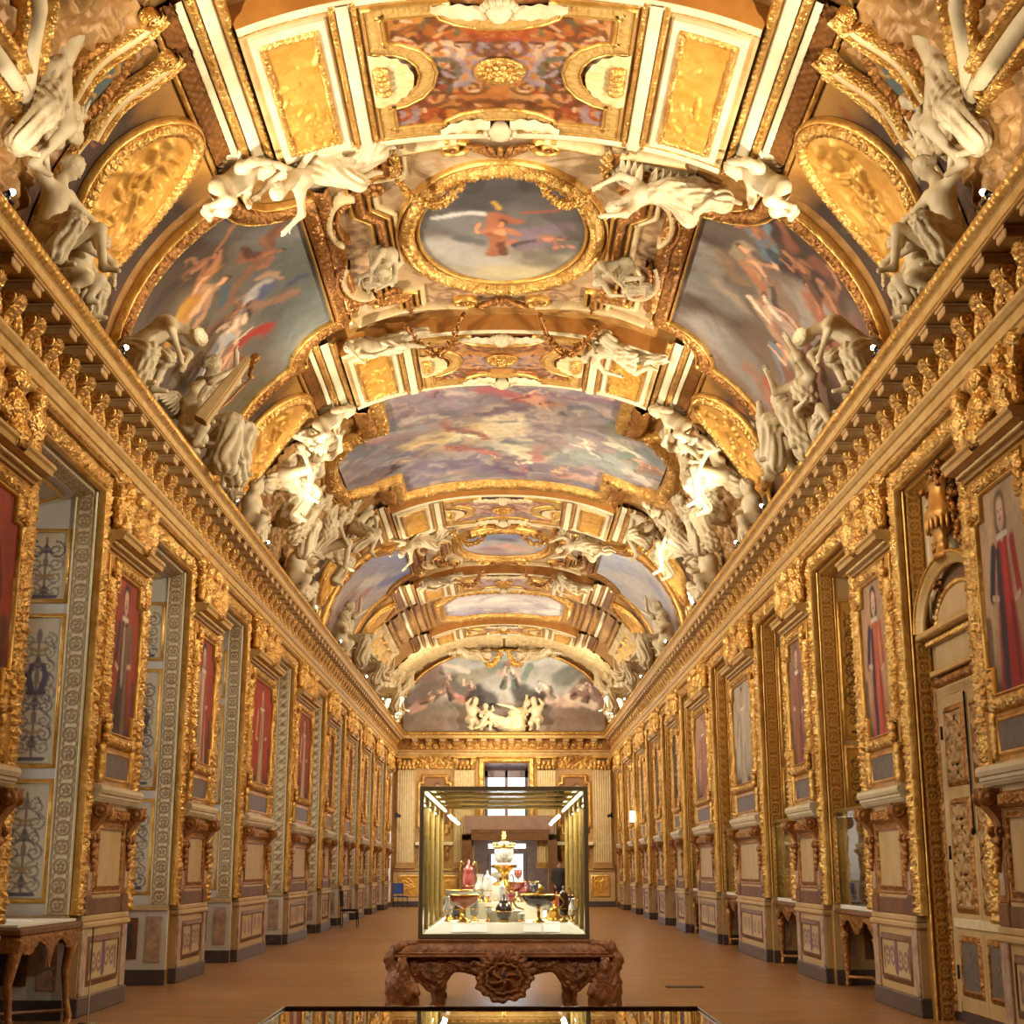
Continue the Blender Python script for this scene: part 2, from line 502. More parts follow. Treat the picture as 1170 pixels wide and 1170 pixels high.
# ------------------------------------------------------------------ the vault
VA, VP, VZ, VH = 4.8, 2.25, 7.0, 3.55
_t = np.linspace(0, PI / 2, 20001)
_vx = VA * np.cos(_t) ** (2 / VP); _vz = VZ + VH * np.sin(_t) ** (2 / VP)
_vs = np.concatenate([[0], np.cumsum(np.hypot(np.diff(_vx), np.diff(_vz)))])
SC = float(_vs[-1])          # arc length from spring to crown

def V(a, y, off=0.0):
    """point on the vault: a = signed arc distance from the crown (+ right), y along the hall, off towards the room"""
    a, y, off = np.broadcast_arrays(np.asarray(a, float), np.asarray(y, float), np.asarray(off, float))
    s = np.clip(SC - np.abs(a), 0, SC); sg = np.where(a >= 0, 1.0, -1.0)
    t = np.interp(s, _vs, _t)
    x = VA * np.cos(t) ** (2 / VP); z = VZ + VH * np.sin(t) ** (2 / VP)
    nx = (x / VA) ** (VP - 1) / VA; nz = ((z - VZ) / VH) ** (VP - 1) / VH
    l = np.hypot(nx, nz) + 1e-9
    return np.stack([sg * (x - off * nx / l), y, z - off * nz / l], -1)

def vframe(a, y):
    """position, inward normal, tangent towards the crown"""
    p = V(a, y); n = V(a, y, 1.0) - p
    t = V(a - 0.01 * (1 if a > 0 else -1), y) - p; t /= np.linalg.norm(t)
    return p, n, t

def resample(pts, ds, closed):
    p = [np.array(q, float) for q in pts]
    if closed: p = p + [p[0]]
    out = []
    for i in range(len(p) - 1):
        L = np.linalg.norm(p[i + 1] - p[i]); n = max(1, int(round(L / ds)))
        for k in range(n): out.append(p[i] + (p[i + 1] - p[i]) * k / n)
    if not closed: out.append(p[-1])
    return np.array(out)

def miter(pts, closed):
    n = len(pts)
    if closed:
        d0 = pts - np.roll(pts, 1, 0); d1 = np.roll(pts, -1, 0) - pts
    else:
        d0 = np.vstack([pts[1] - pts[0], np.diff(pts, axis=0)]); d1 = np.vstack([np.diff(pts, axis=0), pts[-1] - pts[-2]])
    d0 = d0 / (np.linalg.norm(d0, axis=1)[:, None] + 1e-9); d1 = d1 / (np.linalg.norm(d1, axis=1)[:, None] + 1e-9)
    n0 = np.stack([-d0[:, 1], d0[:, 0]], 1); n1 = np.stack([-d1[:, 1], d1[:, 0]], 1)
    m = n0 + n1; m /= np.linalg.norm(m, axis=1)[:, None] + 1e-9
    c = np.clip((m * n1).sum(1), 0.35, 1)
    return m / c[:, None]

def strip2d(pts, width, ds=0.04, nv=7, closed=False, prof=None, orn=None, oh=0.03, op=0.2, h=0.05, shift=0.0):
    """2-D moulding strip: returns (points2d[n,nv,2], heights[n,nv])"""
    p = resample(pts, ds, closed); m = miter(p, closed)
    if closed:
        seg = np.linalg.norm(np.diff(np.vstack([p, p[:1]]), axis=0), axis=1)[:len(p)]
    else:
        seg = np.concatenate([np.linalg.norm(np.diff(p, axis=0), axis=1), [0]])
    u = np.concatenate([[0], np.cumsum(seg)[:-1]])
    if closed:
        tot = seg.sum(); op = tot / max(2, 2 * round(tot / op / 2))
    v = np.linspace(-1, 1, nv)
    Q = p[:, None] + m[:, None] * (v * width / 2 + shift)[None, :, None]
    if prof == 'round': base = h * np.sqrt(np.clip(1 - v ** 2, 0, 1))
    elif prof == 'cove': base = h * (0.25 + 0.75 * np.abs(v) ** 2)
    elif prof == 'ogee': base = h * (0.5 + 0.5 * np.sin(v * PI / 2)) 
    elif prof == 'ogee-': base = h * (0.5 - 0.5 * np.sin(v * PI / 2))
    else: base = np.full(nv, h)
    base = base.copy(); 
    Hh = np.repeat(base[None], len(p), 0)
    if orn is not None:
        U, Vv = np.meshgrid(u, v, indexing='ij')
        Hh = Hh + oh * orn(U, Vv, op)
    # drop the two rims so the strip has edges
    Q = np.concatenate([Q[:, :1], Q, Q[:, -1:]], 1)
    Hh = np.concatenate([np.full((len(p), 1), -0.03), Hh, np.full((len(p), 1), -0.03)], 1)
    return Q, Hh

def vstrip(b, pts, width, mat=0, off=0.0, closed=False, flip=False, **kw):
    Q, Hh = strip2d(pts, width, closed=closed, **kw)
    P = V(Q[..., 0], Q[..., 1], Hh + off)
    b.addg(grid(P, closed, False, flip=flip), mat, True)

def pstrip(b, pts, width, place, mat=0, off=0.0, closed=False, flip=False, tint=None, **kw):
    """the same on a plane: place(p,q,h) -> xyz arrays"""
    Q, Hh = strip2d(pts, width, closed=closed, **kw)
    P = place(Q[..., 0], Q[..., 1], Hh + off)
    if tint is not None:
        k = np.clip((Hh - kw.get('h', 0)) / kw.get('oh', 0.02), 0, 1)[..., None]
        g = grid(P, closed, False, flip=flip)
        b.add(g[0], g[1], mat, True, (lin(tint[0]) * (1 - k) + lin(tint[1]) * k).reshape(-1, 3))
        return
    b.addg(grid(P, closed, False, flip=flip), mat, True)
# ------------------------------------------------------------------ sculpted figures: smooth unions of tapered limbs, meshed by surface nets
def smin(a, b, k):
    h = np.clip(0.5 + 0.5 * (b - a) / k, 0, 1)
    return b + (a - b) * h - k * h * (1 - h)

def d_caps(P, a, b, r0, r1):
    a = np.array(a, float); b = np.array(b, float)
    ba = b - a; pa = P - a
    t = np.clip((pa @ ba) / (ba @ ba + 1e-9), 0, 1)
    return np.linalg.norm(pa - t[:, None] * ba, axis=1) - (r0 + (r1 - r0) * t)

def d_ell(P, c, r):
    q = (P - np.array(c)) / np.array(r); k = np.linalg.norm(q, axis=1)
    return (k - 1) * min(r) * np.clip(k, 0.6, 1.4)

def surfnet(fun, lo, hi, h):
    lo = np.array(lo, float); hi = np.array(hi, float)
    n = np.ceil((hi - lo) / h).astype(int) + 1
    ax = [lo[i] + h * np.arange(n[i]) for i in range(3)]
    G = np.stack(np.meshgrid(*ax, indexing='ij'), -1).reshape(-1, 3)
    D = np.concatenate([fun(G[i:i + 200000]) for i in range(0, len(G), 200000)]).reshape(n)
    S = D < 0
    cs = [(i, j, k) for i in (0, 1) for j in (0, 1) for k in (0, 1)]
    sl = lambda A, c: A[c[0]:n[0] - 1 + c[0], c[1]:n[1] - 1 + c[1], c[2]:n[2] - 1 + c[2]]
    acc = np.zeros(tuple(n - 1) + (3,)); cnt = np.zeros(tuple(n - 1))
    for c in cs:
        for a in range(3):
            if c[a] == 0:
                e = list(c); e[a] = 1
                d0 = sl(D, c); d1 = sl(D, e); m = (d0 < 0) != (d1 < 0)
                t = np.where(m, d0 / np.where(m, d0 - d1, 1), 0)
                for q in range(3):
                    acc[..., q] += m * (c[q] + (t if q == a else 0))
                cnt += m
    act = cnt > 0
    ids = -np.ones(tuple(n - 1), int); ids[act] = np.arange(act.sum())
    base = np.stack(np.meshgrid(*[np.arange(k - 1) for k in n], indexing='ij'), -1)
    Vv = lo + h * (base[act] + acc[act] / cnt[act][:, None])
    F = []
    for a in range(3):
        b, c = (a + 1) % 3, (a + 2) % 3
        s0 = [slice(1, -1)] * 3; s0[a] = slice(0, n[a] - 1)
        s1 = [slice(1, -1)] * 3; s1[a] = slice(1, n[a])
        A = S[tuple(s0)]; B = S[tuple(s1)]
        pos = np.argwhere(A != B)
        if not len(pos): continue
        sign = A[tuple(pos.T)]
        pos = pos + 1; pos[:, a] -= 1
        q = []
        for (db, dc) in ((-1, -1), (0, -1), (0, 0), (-1, 0)):
            r = pos.copy(); r[:, b] += db; r[:, c] += dc
            q.append(ids[tuple(r.T)])
        q = np.stack(q, 1); q[~sign] = q[~sign][:, ::-1]
        F.append(q)
    F = np.concatenate(F); F = F[(F >= 0).all(1)]
    return Vv, F

def limbset(J, s=1.0, child=False):
    """capsules of a human figure from joints"""
    fat = 1.25 if child else 1.0
    C = []
    c = lambda a, b, r0, r1: C.append((J[a], J[b], r0 * fat, r1 * fat))
    m = lambda a, b, t: tuple(np.array(J[a]) * (1 - t) + np.array(J[b]) * t)
    J['belly'] = m('pelvis', 'chest', 0.45)
    c('pelvis', 'belly', 0.145, 0.122); c('belly', 'chest', 0.122, 0.15); c('chest', 'neck', 0.13, 0.06)
    c('neck', 'head', 0.058, 0.06)
    for k in 'LR':
        c('chest', 'sh' + k, 0.11, 0.07)
        c('sh' + k, 'el' + k, 0.066, 0.048); c('el' + k, 'ha' + k, 0.047, 0.03)
        c('pelvis', 'hip' + k, 0.13, 0.115)
        c('hip' + k, 'kn' + k, 0.108, 0.068); c('kn' + k, 'an' + k, 0.066, 0.04); c('an' + k, 'to' + k, 0.042, 0.03)
    return C

def hand_caps(J, k):
    el = np.array(J['el' + k]); ha = np.array(J['ha' + k])
    d = ha - el; d /= np.linalg.norm(d) + 1e-9
    ref = np.array([0, 0, 1.0]) if abs(d[2]) < 0.8 else np.array([0, 1.0, 0])
    s = np.cross(d, ref); s /= np.linalg.norm(s); w = np.cross(s, d)
    out = [(ha, ha + d * 0.07, 0.034, 0.036)]
    for i, L in enumerate((0.075, 0.088, 0.082, 0.064)):
        b = ha + d * 0.085 + s * (i - 1.5) * 0.021
        mid = b + d * L * 0.55 + w * 0.008; tip = mid + d * L * 0.35 - w * 0.03
        out += [(b, mid, 0.0115, 0.0105), (mid, tip, 0.0105, 0.009)]
    tb = ha + d * 0.02 - s * 0.035
    out += [(tb, tb + d * 0.05 - s * 0.03 - w * 0.015, 0.014, 0.011)]
    return out

def body_sdf(J, child=False):
    C = limbset(J, child=child)
    H = [] if child else hand_caps(J, 'L') + hand_caps(J, 'R')
    hd = np.array(J['head']); nk = np.array(J['neck']); fc = np.array(J.get('face', (0, -1, 0)), float)
    up = hd - nk; up /= np.linalg.norm(up) + 1e-9
    fc = fc - up * fc.dot(up); fc /= np.linalg.norm(fc) + 1e-9
    sd = np.cross(up, fc)
    hs = 1.12 if child else 1.0
    R = np.stack([sd, fc, up], 0)
    def f(P):
        d = np.full(len(P), 9.0)
        for a, b, r0, r1 in C: d = smin(d, d_caps(P, a, b, r0, r1), 0.045)
        for a, b, r0, r1 in H: d = smin(d, d_caps(P, a, b, r0, r1), 0.012)
        Q = (P - hd) @ R.T / hs
        h = d_ell(Q, (0, 0, 0.045), (0.078, 0.098, 0.115))
        h = smin(h, d_ell(Q, (0, 0.045, -0.045), (0.05, 0.055, 0.06)), 0.03)                 # jaw
        h = smin(h, d_caps(Q, (0, 0.093, 0.035), (0, 0.118, -0.008), 0.009, 0.015), 0.012)      # nose
        h = smin(h, d_caps(Q, (-0.04, 0.088, 0.048), (0.04, 0.088, 0.048), 0.011, 0.011), 0.012)  # brow
        h = smin(h, d_caps(Q, (-0.018, 0.1, -0.04), (0.018, 0.1, -0.04), 0.009, 0.009), 0.008)   # mouth
        for x in (-1, 1):
            h = -smin(-h, d_ell(Q, (x * 0.032, 0.098, 0.025), (0.018, 0.014, 0.011)), 0.01)      # eye hollows
            h = smin(h, d_ell(Q, (x * 0.031, 0.086, 0.024), (0.013, 0.012, 0.01)), 0.004)         # eyes
            h = smin(h, d_ell(Q, (x * 0.08, 0.0, 0.02), (0.014, 0.025, 0.035)), 0.008)           # ears
        d = smin(d, h * hs, 0.03)
        return d
    def hair(P):
        Q = (P - hd) @ R.T / hs
        n = 0.012 * np.sin(55 * Q[:, 0] + 9 * np.sin(22 * Q[:, 2])) * np.cos(38 * Q[:, 2] + 7 * np.sin(30 * Q[:, 1]))
        h = d_ell(Q, (0, -0.018, 0.07), (0.096, 0.105, 0.108)) + n
        cut = d_ell(Q, (0, 0.13, 0.0), (0.085, 0.085, 0.105))
        h = np.maximum(h, -cut)
        h = smin(h, d_ell(Q, (0, -0.1, 0.03), (0.06, 0.05, 0.06)) + n, 0.03)
        return h * hs
    return f, hair

def drape_sdf(caps, seed=0, amp=0.02, fr=26.0, k=0.07):
    def f(P):
        d = np.full(len(P), 9.0)
        for a, b, r0, r1 in caps:
            a = np.array(a, float); b = np.array(b, float)
            q = d_caps(P, a, b, r0, r1)
            ba = b - a; L = np.linalg.norm(ba) + 1e-9; ax = ba / L
            ref = np.array([0.3, 0.8, 0.52]); e1 = np.cross(ax, ref); e1 /= np.linalg.norm(e1); e2 = np.cross(ax, e1)
            pa = P - a; t = pa @ ax
            th = np.arctan2(pa @ e2, pa @ e1)
            w1 = 2.0 * th + 2.2 * np.sin(3.4 * t + seed) + 1.1 * np.sin(7.0 * P[:, 2] + 5 * P[:, 0])
            fold = 1.0 - 2.0 * np.abs(np.sin(w1 * fr / 15.0)) ** 0.7 + 0.6 * (1 - 2 * np.abs(np.sin(3.7 * th - 7 * t + 2 * seed + 2 * np.sin(6 * P[:, 1]))))
            q = q + amp * fold
            d = smin(d, q, k)
        return d * 0.8
    return f

def bounds(pts, pad):
    p = np.array(pts, float)
    return p.min(0) - pad, p.max(0) + pad

WING = None
def wing_mesh(sg=1, L=0.9):
    b = MB()
    for row, (n, l0, wd, off) in enumerate(((9, 1.0, 0.11, 0.0), (8, 0.62, 0.09, 0.025), (7, 0.34, 0.08, 0.05))):
        for i in range(n):
            t = i / (n - 1)
            root = np.array([0.05 + 0.52 * t * L, off * 0.5 + 0.01 * i, 0.32 * math.sin(t * 2.2) * L])
            ang = math.radians(-78 + 58 * t)
            d = np.array([math.cos(ang), 0.12, math.sin(ang)]); ln = L * l0 * (0.42 + 0.38 * t)
            s = np.linspace(0, 1, 7); w = wd * np.sin(PI * (0.12 + 0.83 * s)) ** 0.6
            pr = np.cross(d, [0, 1, 0]); pr /= np.linalg.norm(pr)
            vv = np.linspace(-1, 1, 5)
            P = root + s[:, None, None] * d * ln + (vv[None, :] * w[:, None] * 0.6)[..., None] * pr
            P[..., 1] += off + 0.025 * (1 - vv[None, :] ** 2) + 0.06 * (s[:, None] ** 2) * L
            P2 = P.copy(); P2[..., 1] -= 0.02
            for q, fl in ((P, False), (P2, True)):
                q = q.copy(); q[..., 0] *= sg
                b.addg(grid(q, flip=fl), 0, True)
    b.addg(tube([(0.0, 0, 0), (0.2 * L * sg, 0.03, 0.2 * L), (0.4 * L * sg, 0.06, 0.3 * L), (0.58 * L * sg, 0.08, 0.26 * L)], [0.05, 0.06, 0.05, 0.03]), 0, True)
    return b

def figure_meshes(J, drape=None, child=False, res=0.017, seed=0, damp=0.024):
    f, hair = body_sdf(J, child)
    pts = [v for k, v in J.items() if k != 'face']
    lo, hi = bounds(pts, 0.2 if not child else 0.22)
    out = {}
    Vb, Fb = surfnet(f, lo, hi, res)
    b = MB(); b.add(Vb, Fb, 0, True); out['body'] = b.mesh('figure_body', ['stucco'])
    hd = np.array(J['head'])
    Vh, Fh = surfnet(hair, hd - 0.27, hd + 0.27, res * 0.8)
    b = MB(); b.add(Vh, Fh, 0, True); out['hair'] = b.mesh('figure_hair', ['stucco'])
    if drape:
        J['belly'] = tuple(np.array(J['pelvis']) * .55 + np.array(J['chest']) * .45)
        dp = [(J[a] if isinstance(a, str) else a, J[c] if isinstance(c, str) else c, r0, r1) for a, c, r0, r1 in drape]
        lo, hi = bounds([p for q in dp for p in q[:2]], 0.32)
        Vd, Fd = surfnet(drape_sdf(dp, seed, damp), lo, hi, res)
        b = MB(); b.add(Vd, Fd, 0, True); out['drapery'] = b.mesh('figure_drapery', ['stucco'])
    return out

def sym(d):
    r = dict(d)
    return r

POSES = {}
# seated slave with raised arms (atlas)
POSES['atlas'] = (dict(pelvis=(0, 0.05, 0.5), chest=(0.02, -0.02, 0.96), neck=(0.04, -0.06, 1.17), head=(0.08, -0.14, 1.28), face=(0.5, -0.9, -0.4),
    shL=(-0.2, 0, 1.08), elL=(-0.42, -0.1, 1.3), haL=(-0.3, -0.02, 1.56), shR=(0.22, -0.04, 1.06), elR=(0.44, -0.2, 0.86), haR=(0.34, -0.36, 0.66),
    hipL=(-0.12, 0.0, 0.46), knL=(-0.3, -0.44, 0.5), anL=(-0.26, -0.3, 0.08), toL=(-0.3, -0.46, 0.04),
    hipR=(0.12, 0.0, 0.46), knR=(0.24, -0.42, 0.66), anR=(0.22, -0.5, 0.22), toR=(0.24, -0.66, 0.18)),
    [('pelvis', 'knL', 0.14, 0.1), ('knL', (-0.4, -0.3, 0.12), 0.07, 0.09), ('pelvis', (0.26, 0.14, 0.2), 0.13, 0.12)])
# reclining, one arm out
POSES['recline'] = (dict(pelvis=(0, 0, 0.2), chest=(-0.4, 0.02, 0.42), neck=(-0.54, 0, 0.6), head=(-0.6, -0.06, 0.7), face=(-0.2, -1, 0.1),
    shL=(-0.52, 0.16, 0.44), elL=(-0.66, 0.16, 0.18), haL=(-0.5, -0.08, 0.1), shR=(-0.42, -0.18, 0.5), elR=(-0.2, -0.3, 0.62), haR=(0.06, -0.28, 0.68),
    hipL=(0.06, 0.1, 0.18), knL=(0.48, 0.06, 0.3), anL=(0.86, 0.1, 0.12), toL=(1.0, 0.06, 0.1),
    hipR=(0.06, -0.1, 0.2), knR=(0.42, -0.2, 0.46), anR=(0.66, -0.14, 0.1), toR=(0.8, -0.18, 0.06)),
    [('pelvis', 'knL', 0.145, 0.1), ('knL', 'anL', 0.09, 0.09), ('pelvis', (0.3, -0.16, 0.34), 0.13, 0.1), ('pelvis', (-0.35, 0.2, 0.06), 0.12, 0.14)])
# bending forward, head low, back up
POSES['bend'] = (dict(pelvis=(0.1, 0.1, 0.56), chest=(-0.18, -0.18, 0.92), neck=(-0.3, -0.38, 0.88), head=(-0.36, -0.48, 0.8), face=(-0.5, -0.5, -0.7),
    shL=(-0.32, -0.12, 0.86), elL=(-0.42, -0.36, 0.6), haL=(-0.24, -0.46, 0.4), shR=(-0.06, -0.34, 0.9), elR=(0.12, -0.56, 0.7), haR=(0.02, -0.6, 0.44),
    hipL=(0.0, 0.1, 0.5), knL=(-0.1, -0.3, 0.46), anL=(0.0, -0.2, 0.06), toL=(-0.06, -0.36, 0.03),
    hipR=(0.2, 0.08, 0.5), knR=(0.26, -0.36, 0.42), anR=(0.24, -0.3, 0.05), toR=(0.26, -0.46, 0.03)),
    [('pelvis', 'knL', 0.14, 0.095), ('pelvis', 'knR', 0.14, 0.1), ('knR', (0.3, -0.26, 0.06), 0.09, 0.1)])
# seated draped muse with lifted arm
POSES['muse'] = (dict(pelvis=(0, 0.05, 0.5), chest=(-0.03, -0.02, 0.95), neck=(-0.04, -0.04, 1.16), head=(-0.03, -0.08, 1.28), face=(0.55, -0.9, 0.1),
    shL=(-0.2, -0.02, 1.06), elL=(-0.38, -0.22, 1.0), haL=(-0.22, -0.4, 1.16), shR=(0.16, -0.02, 1.07), elR=(0.3, -0.26, 1.22), haR=(0.16, -0.3, 1.46),
    hipL=(-0.12, 0.0, 0.46), knL=(-0.2, -0.44, 0.52), anL=(-0.16, -0.42, 0.08), toL=(-0.2, -0.58, 0.04),
    hipR=(0.12, 0.0, 0.46), knR=(0.26, -0.42, 0.56), anR=(0.36, -0.3, 0.1), toR=(0.4, -0.46, 0.05)),
    [('pelvis', 'knL', 0.15, 0.11), ('knL', (-0.2, -0.38, 0.04), 0.1, 0.14), ('pelvis', 'knR', 0.15, 0.11), ('knR', (0.38, -0.28, 0.04), 0.1, 0.12), ('pelvis', 'chest', 0.14, 0.135), ('chest', (-0.3, 0.1, 0.7), 0.1, 0.07)])
# standing, twisting, both arms up against the cove
POSES['stand'] = (dict(pelvis=(0, 0, 0.92), chest=(0.04, -0.03, 1.34), neck=(0.06, -0.08, 1.55), head=(0.1, -0.14, 1.67), face=(0.4, -0.9, -0.3),
    shL=(-0.16, 0.0, 1.46), elL=(-0.36, -0.14, 1.62), haL=(-0.22, -0.08, 1.88), shR=(0.24, -0.05, 1.44), elR=(0.48, -0.1, 1.56), haR=(0.42, -0.06, 1.82),
    hipL=(-0.1, 0, 0.86), knL=(-0.14, -0.12, 0.48), anL=(-0.12, 0.0, 0.07), toL=(-0.16, -0.17, 0.03),
    hipR=(0.1, 0, 0.88), knR=(0.16, -0.22, 0.5), anR=(0.2, 0.02, 0.1), toR=(0.24, -0.14, 0.04)),
    [('pelvis', 'knL', 0.14, 0.1), ('knL', (-0.16, 0.04, 0.12), 0.09, 0.1), ('pelvis', (0.14, -0.1, 0.64), 0.14, 0.1), ('pelvis', (0.32, 0.12, 0.6), 0.1, 0.08)])
# flying / leaning out figure with wings
POSES['fly'] = (dict(pelvis=(0, 0, 0.3), chest=(-0.36, -0.1, 0.44), neck=(-0.54, -0.18, 0.54), head=(-0.63, -0.26, 0.6), face=(-0.6, -0.8, -0.2),
    shL=(-0.46, 0.06, 0.44), elL=(-0.7, 0.04, 0.34), haL=(-0.9, -0.12, 0.42), shR=(-0.4, -0.28, 0.44), elR=(-0.46, -0.5, 0.3), haR=(-0.66, -0.6, 0.26),
    hipL=(0.08, 0.08, 0.28), knL=(0.42, 0.0, 0.2), anL=(0.8, 0.1, 0.24), toL=(0.95, 0.08, 0.22),
    hipR=(0.08, -0.1, 0.28), knR=(0.36, -0.3, 0.3), anR=(0.56, -0.1, 0.06), toR=(0.7, -0.1, 0.0)),
    [('pelvis', 'knL', 0.15, 0.11), ('knL', (0.72, 0.06, 0.26), 0.11, 0.13), ('pelvis', 'knR', 0.14, 0.1), ('belly', 'pelvis', 0.14, 0.15), ((-0.1, 0.16, 0.42), (0.35, 0.26, 0.5), 0.08, 0.13), ((0.5, 0.0, 0.3), (0.75, 0.22, 0.48), 0.1, 0.06)])
POSES['putto'] = (dict(pelvis=(0, 0, 0.4), chest=(0.02, -0.02, 0.66), neck=(0.03, -0.05, 0.84), head=(0.05, -0.09, 0.93), face=(0.4, -0.9, -0.1),
    shL=(-0.14, 0, 0.74), elL=(-0.28, -0.1, 0.86), haL=(-0.2, -0.2, 1.02), shR=(0.17, -0.03, 0.73), elR=(0.3, -0.16, 0.6), haR=(0.2, -0.3, 0.52),
    hipL=(-0.09, 0, 0.37), knL=(-0.15, -0.24, 0.34), anL=(-0.12, -0.12, 0.07), toL=(-0.14, -0.23, 0.04),
    hipR=(0.09, 0, 0.37), knR=(0.15, -0.16, 0.24), anR=(0.2, 0.02, 0.06), toR=(0.22, -0.09, 0.04)), None)
PM = {}
for _k, (_J, _D) in POSES.items():
    PM[_k] = figure_meshes(dict(_J), _D, child=(_k == 'putto'), res=0.02 if _k != 'putto' else 0.016, seed=len(_k))
PM['wing'] = {sg: wing_mesh(sg).mesh('wing', ['stucco']) for sg in (-1, 1)}

def statue(pose, M4, label, cat='statue', group=None, wings=False, name='stucco_figure', mat=None):
    """a stucco figure: body with drapery, hair and wings as children"""
    o = link(name, PM[pose]['body'])
    o.matrix_world = M4
    tag(o, label, cat, group)
    if mat:
        o.material_slots[0].link = 'OBJECT'; o.material_slots[0].material = M[mat]
    kids = [('hair', PM[pose]['hair'])]
    if 'drapery' in PM[pose]: kids.append(('drapery', PM[pose]['drapery']))
    for nm, me in kids:
        c = link(nm, me, o)
        if mat:
            c.material_slots[0].link = 'OBJECT'; c.material_slots[0].material = M[mat]
    if wings:
        ch = np.array(POSES[pose][0]['chest']); sc = 0.55 if pose == 'putto' else 0.85
        for sg in (-1, 1):
            w = link('wing', PM['wing'][sg], o); w.location = Vector(ch + np.array([0.04 * sg, 0.12, 0.03])); w.scale = (sc,) * 3
            w.rotation_euler = (0.2, 0, 0.35 * sg)
    return o

def vmat(a, y, off, scale=1.0, roll=0.0, mirror=False, lean=0.0, drop=0.0):
    """stand a figure against the vault: z towards the crown, front (-y) to the room, x along the hall"""
    p, n, t = vframe(a, y)
    z = Vector(t); f = Vector(n)
    if lean:
        up = Vector((0, 0, 1)); z = (z * (1 - lean) + up * lean).normalized()
    yv = -(f - z * f.dot(z)).normalized(); x = yv.cross(z)
    R = Matrix((x, yv, z)).transposed()
    R = R @ Matrix.Rotation(roll, 3, 'Y')
    S = Matrix.Diagonal((-scale if mirror else scale, scale, scale))
    m = (R @ S).to_4x4()
    m.translation = Vector(p + n * off) - Vector((0, 0, drop))
    return m

def fmat(loc, rz, scale=1.0, mirror=False, rx=0.0, ry=0.0):
    m = (Matrix.Rotation(rz, 3, 'Z') @ Matrix.Rotation(rx, 3, 'X') @ Matrix.Rotation(ry, 3, 'Y') @ Matrix.Diagonal((-scale if mirror else scale, scale, scale))).to_4x4()
    m.translation = Vector(loc)
    return m
# ------------------------------------------------------------------ the hall
HW = 4.5                                   # wall plane
YB, YE = -1.0, 60.5
TR = [(11.55, 13.4), (16.15, 18.0), (20.8, 22.75), (25.5, 28.4), (31.3, 34.2), (36.8, 38.7), (41.4, 43.3), (46.0, 47.9), (50.7, 52.6), (55.8, 57.7)]
NTR = len(TR)
WS = 0.22                                  # width of the carved strip beside an opening
ZH = 5.72                                  # head of the openings
DEPTH_L, DEPTH_R = 1.1, 0.95

def S(b, o): return o

# floor
b = MB(); b.add(*box(-5.9, 5.9, YB - 0.2, YE + 9.0, -0.2, 0.0)); fl = b.build('floor', 'floor'); tag(fl, kind='structure')

BAYS = [(TR[i][1] + WS, TR[i + 1][0] - WS) for i in range(NTR - 1)] + [(TR[-1][1] + WS, YE - 0.55)]

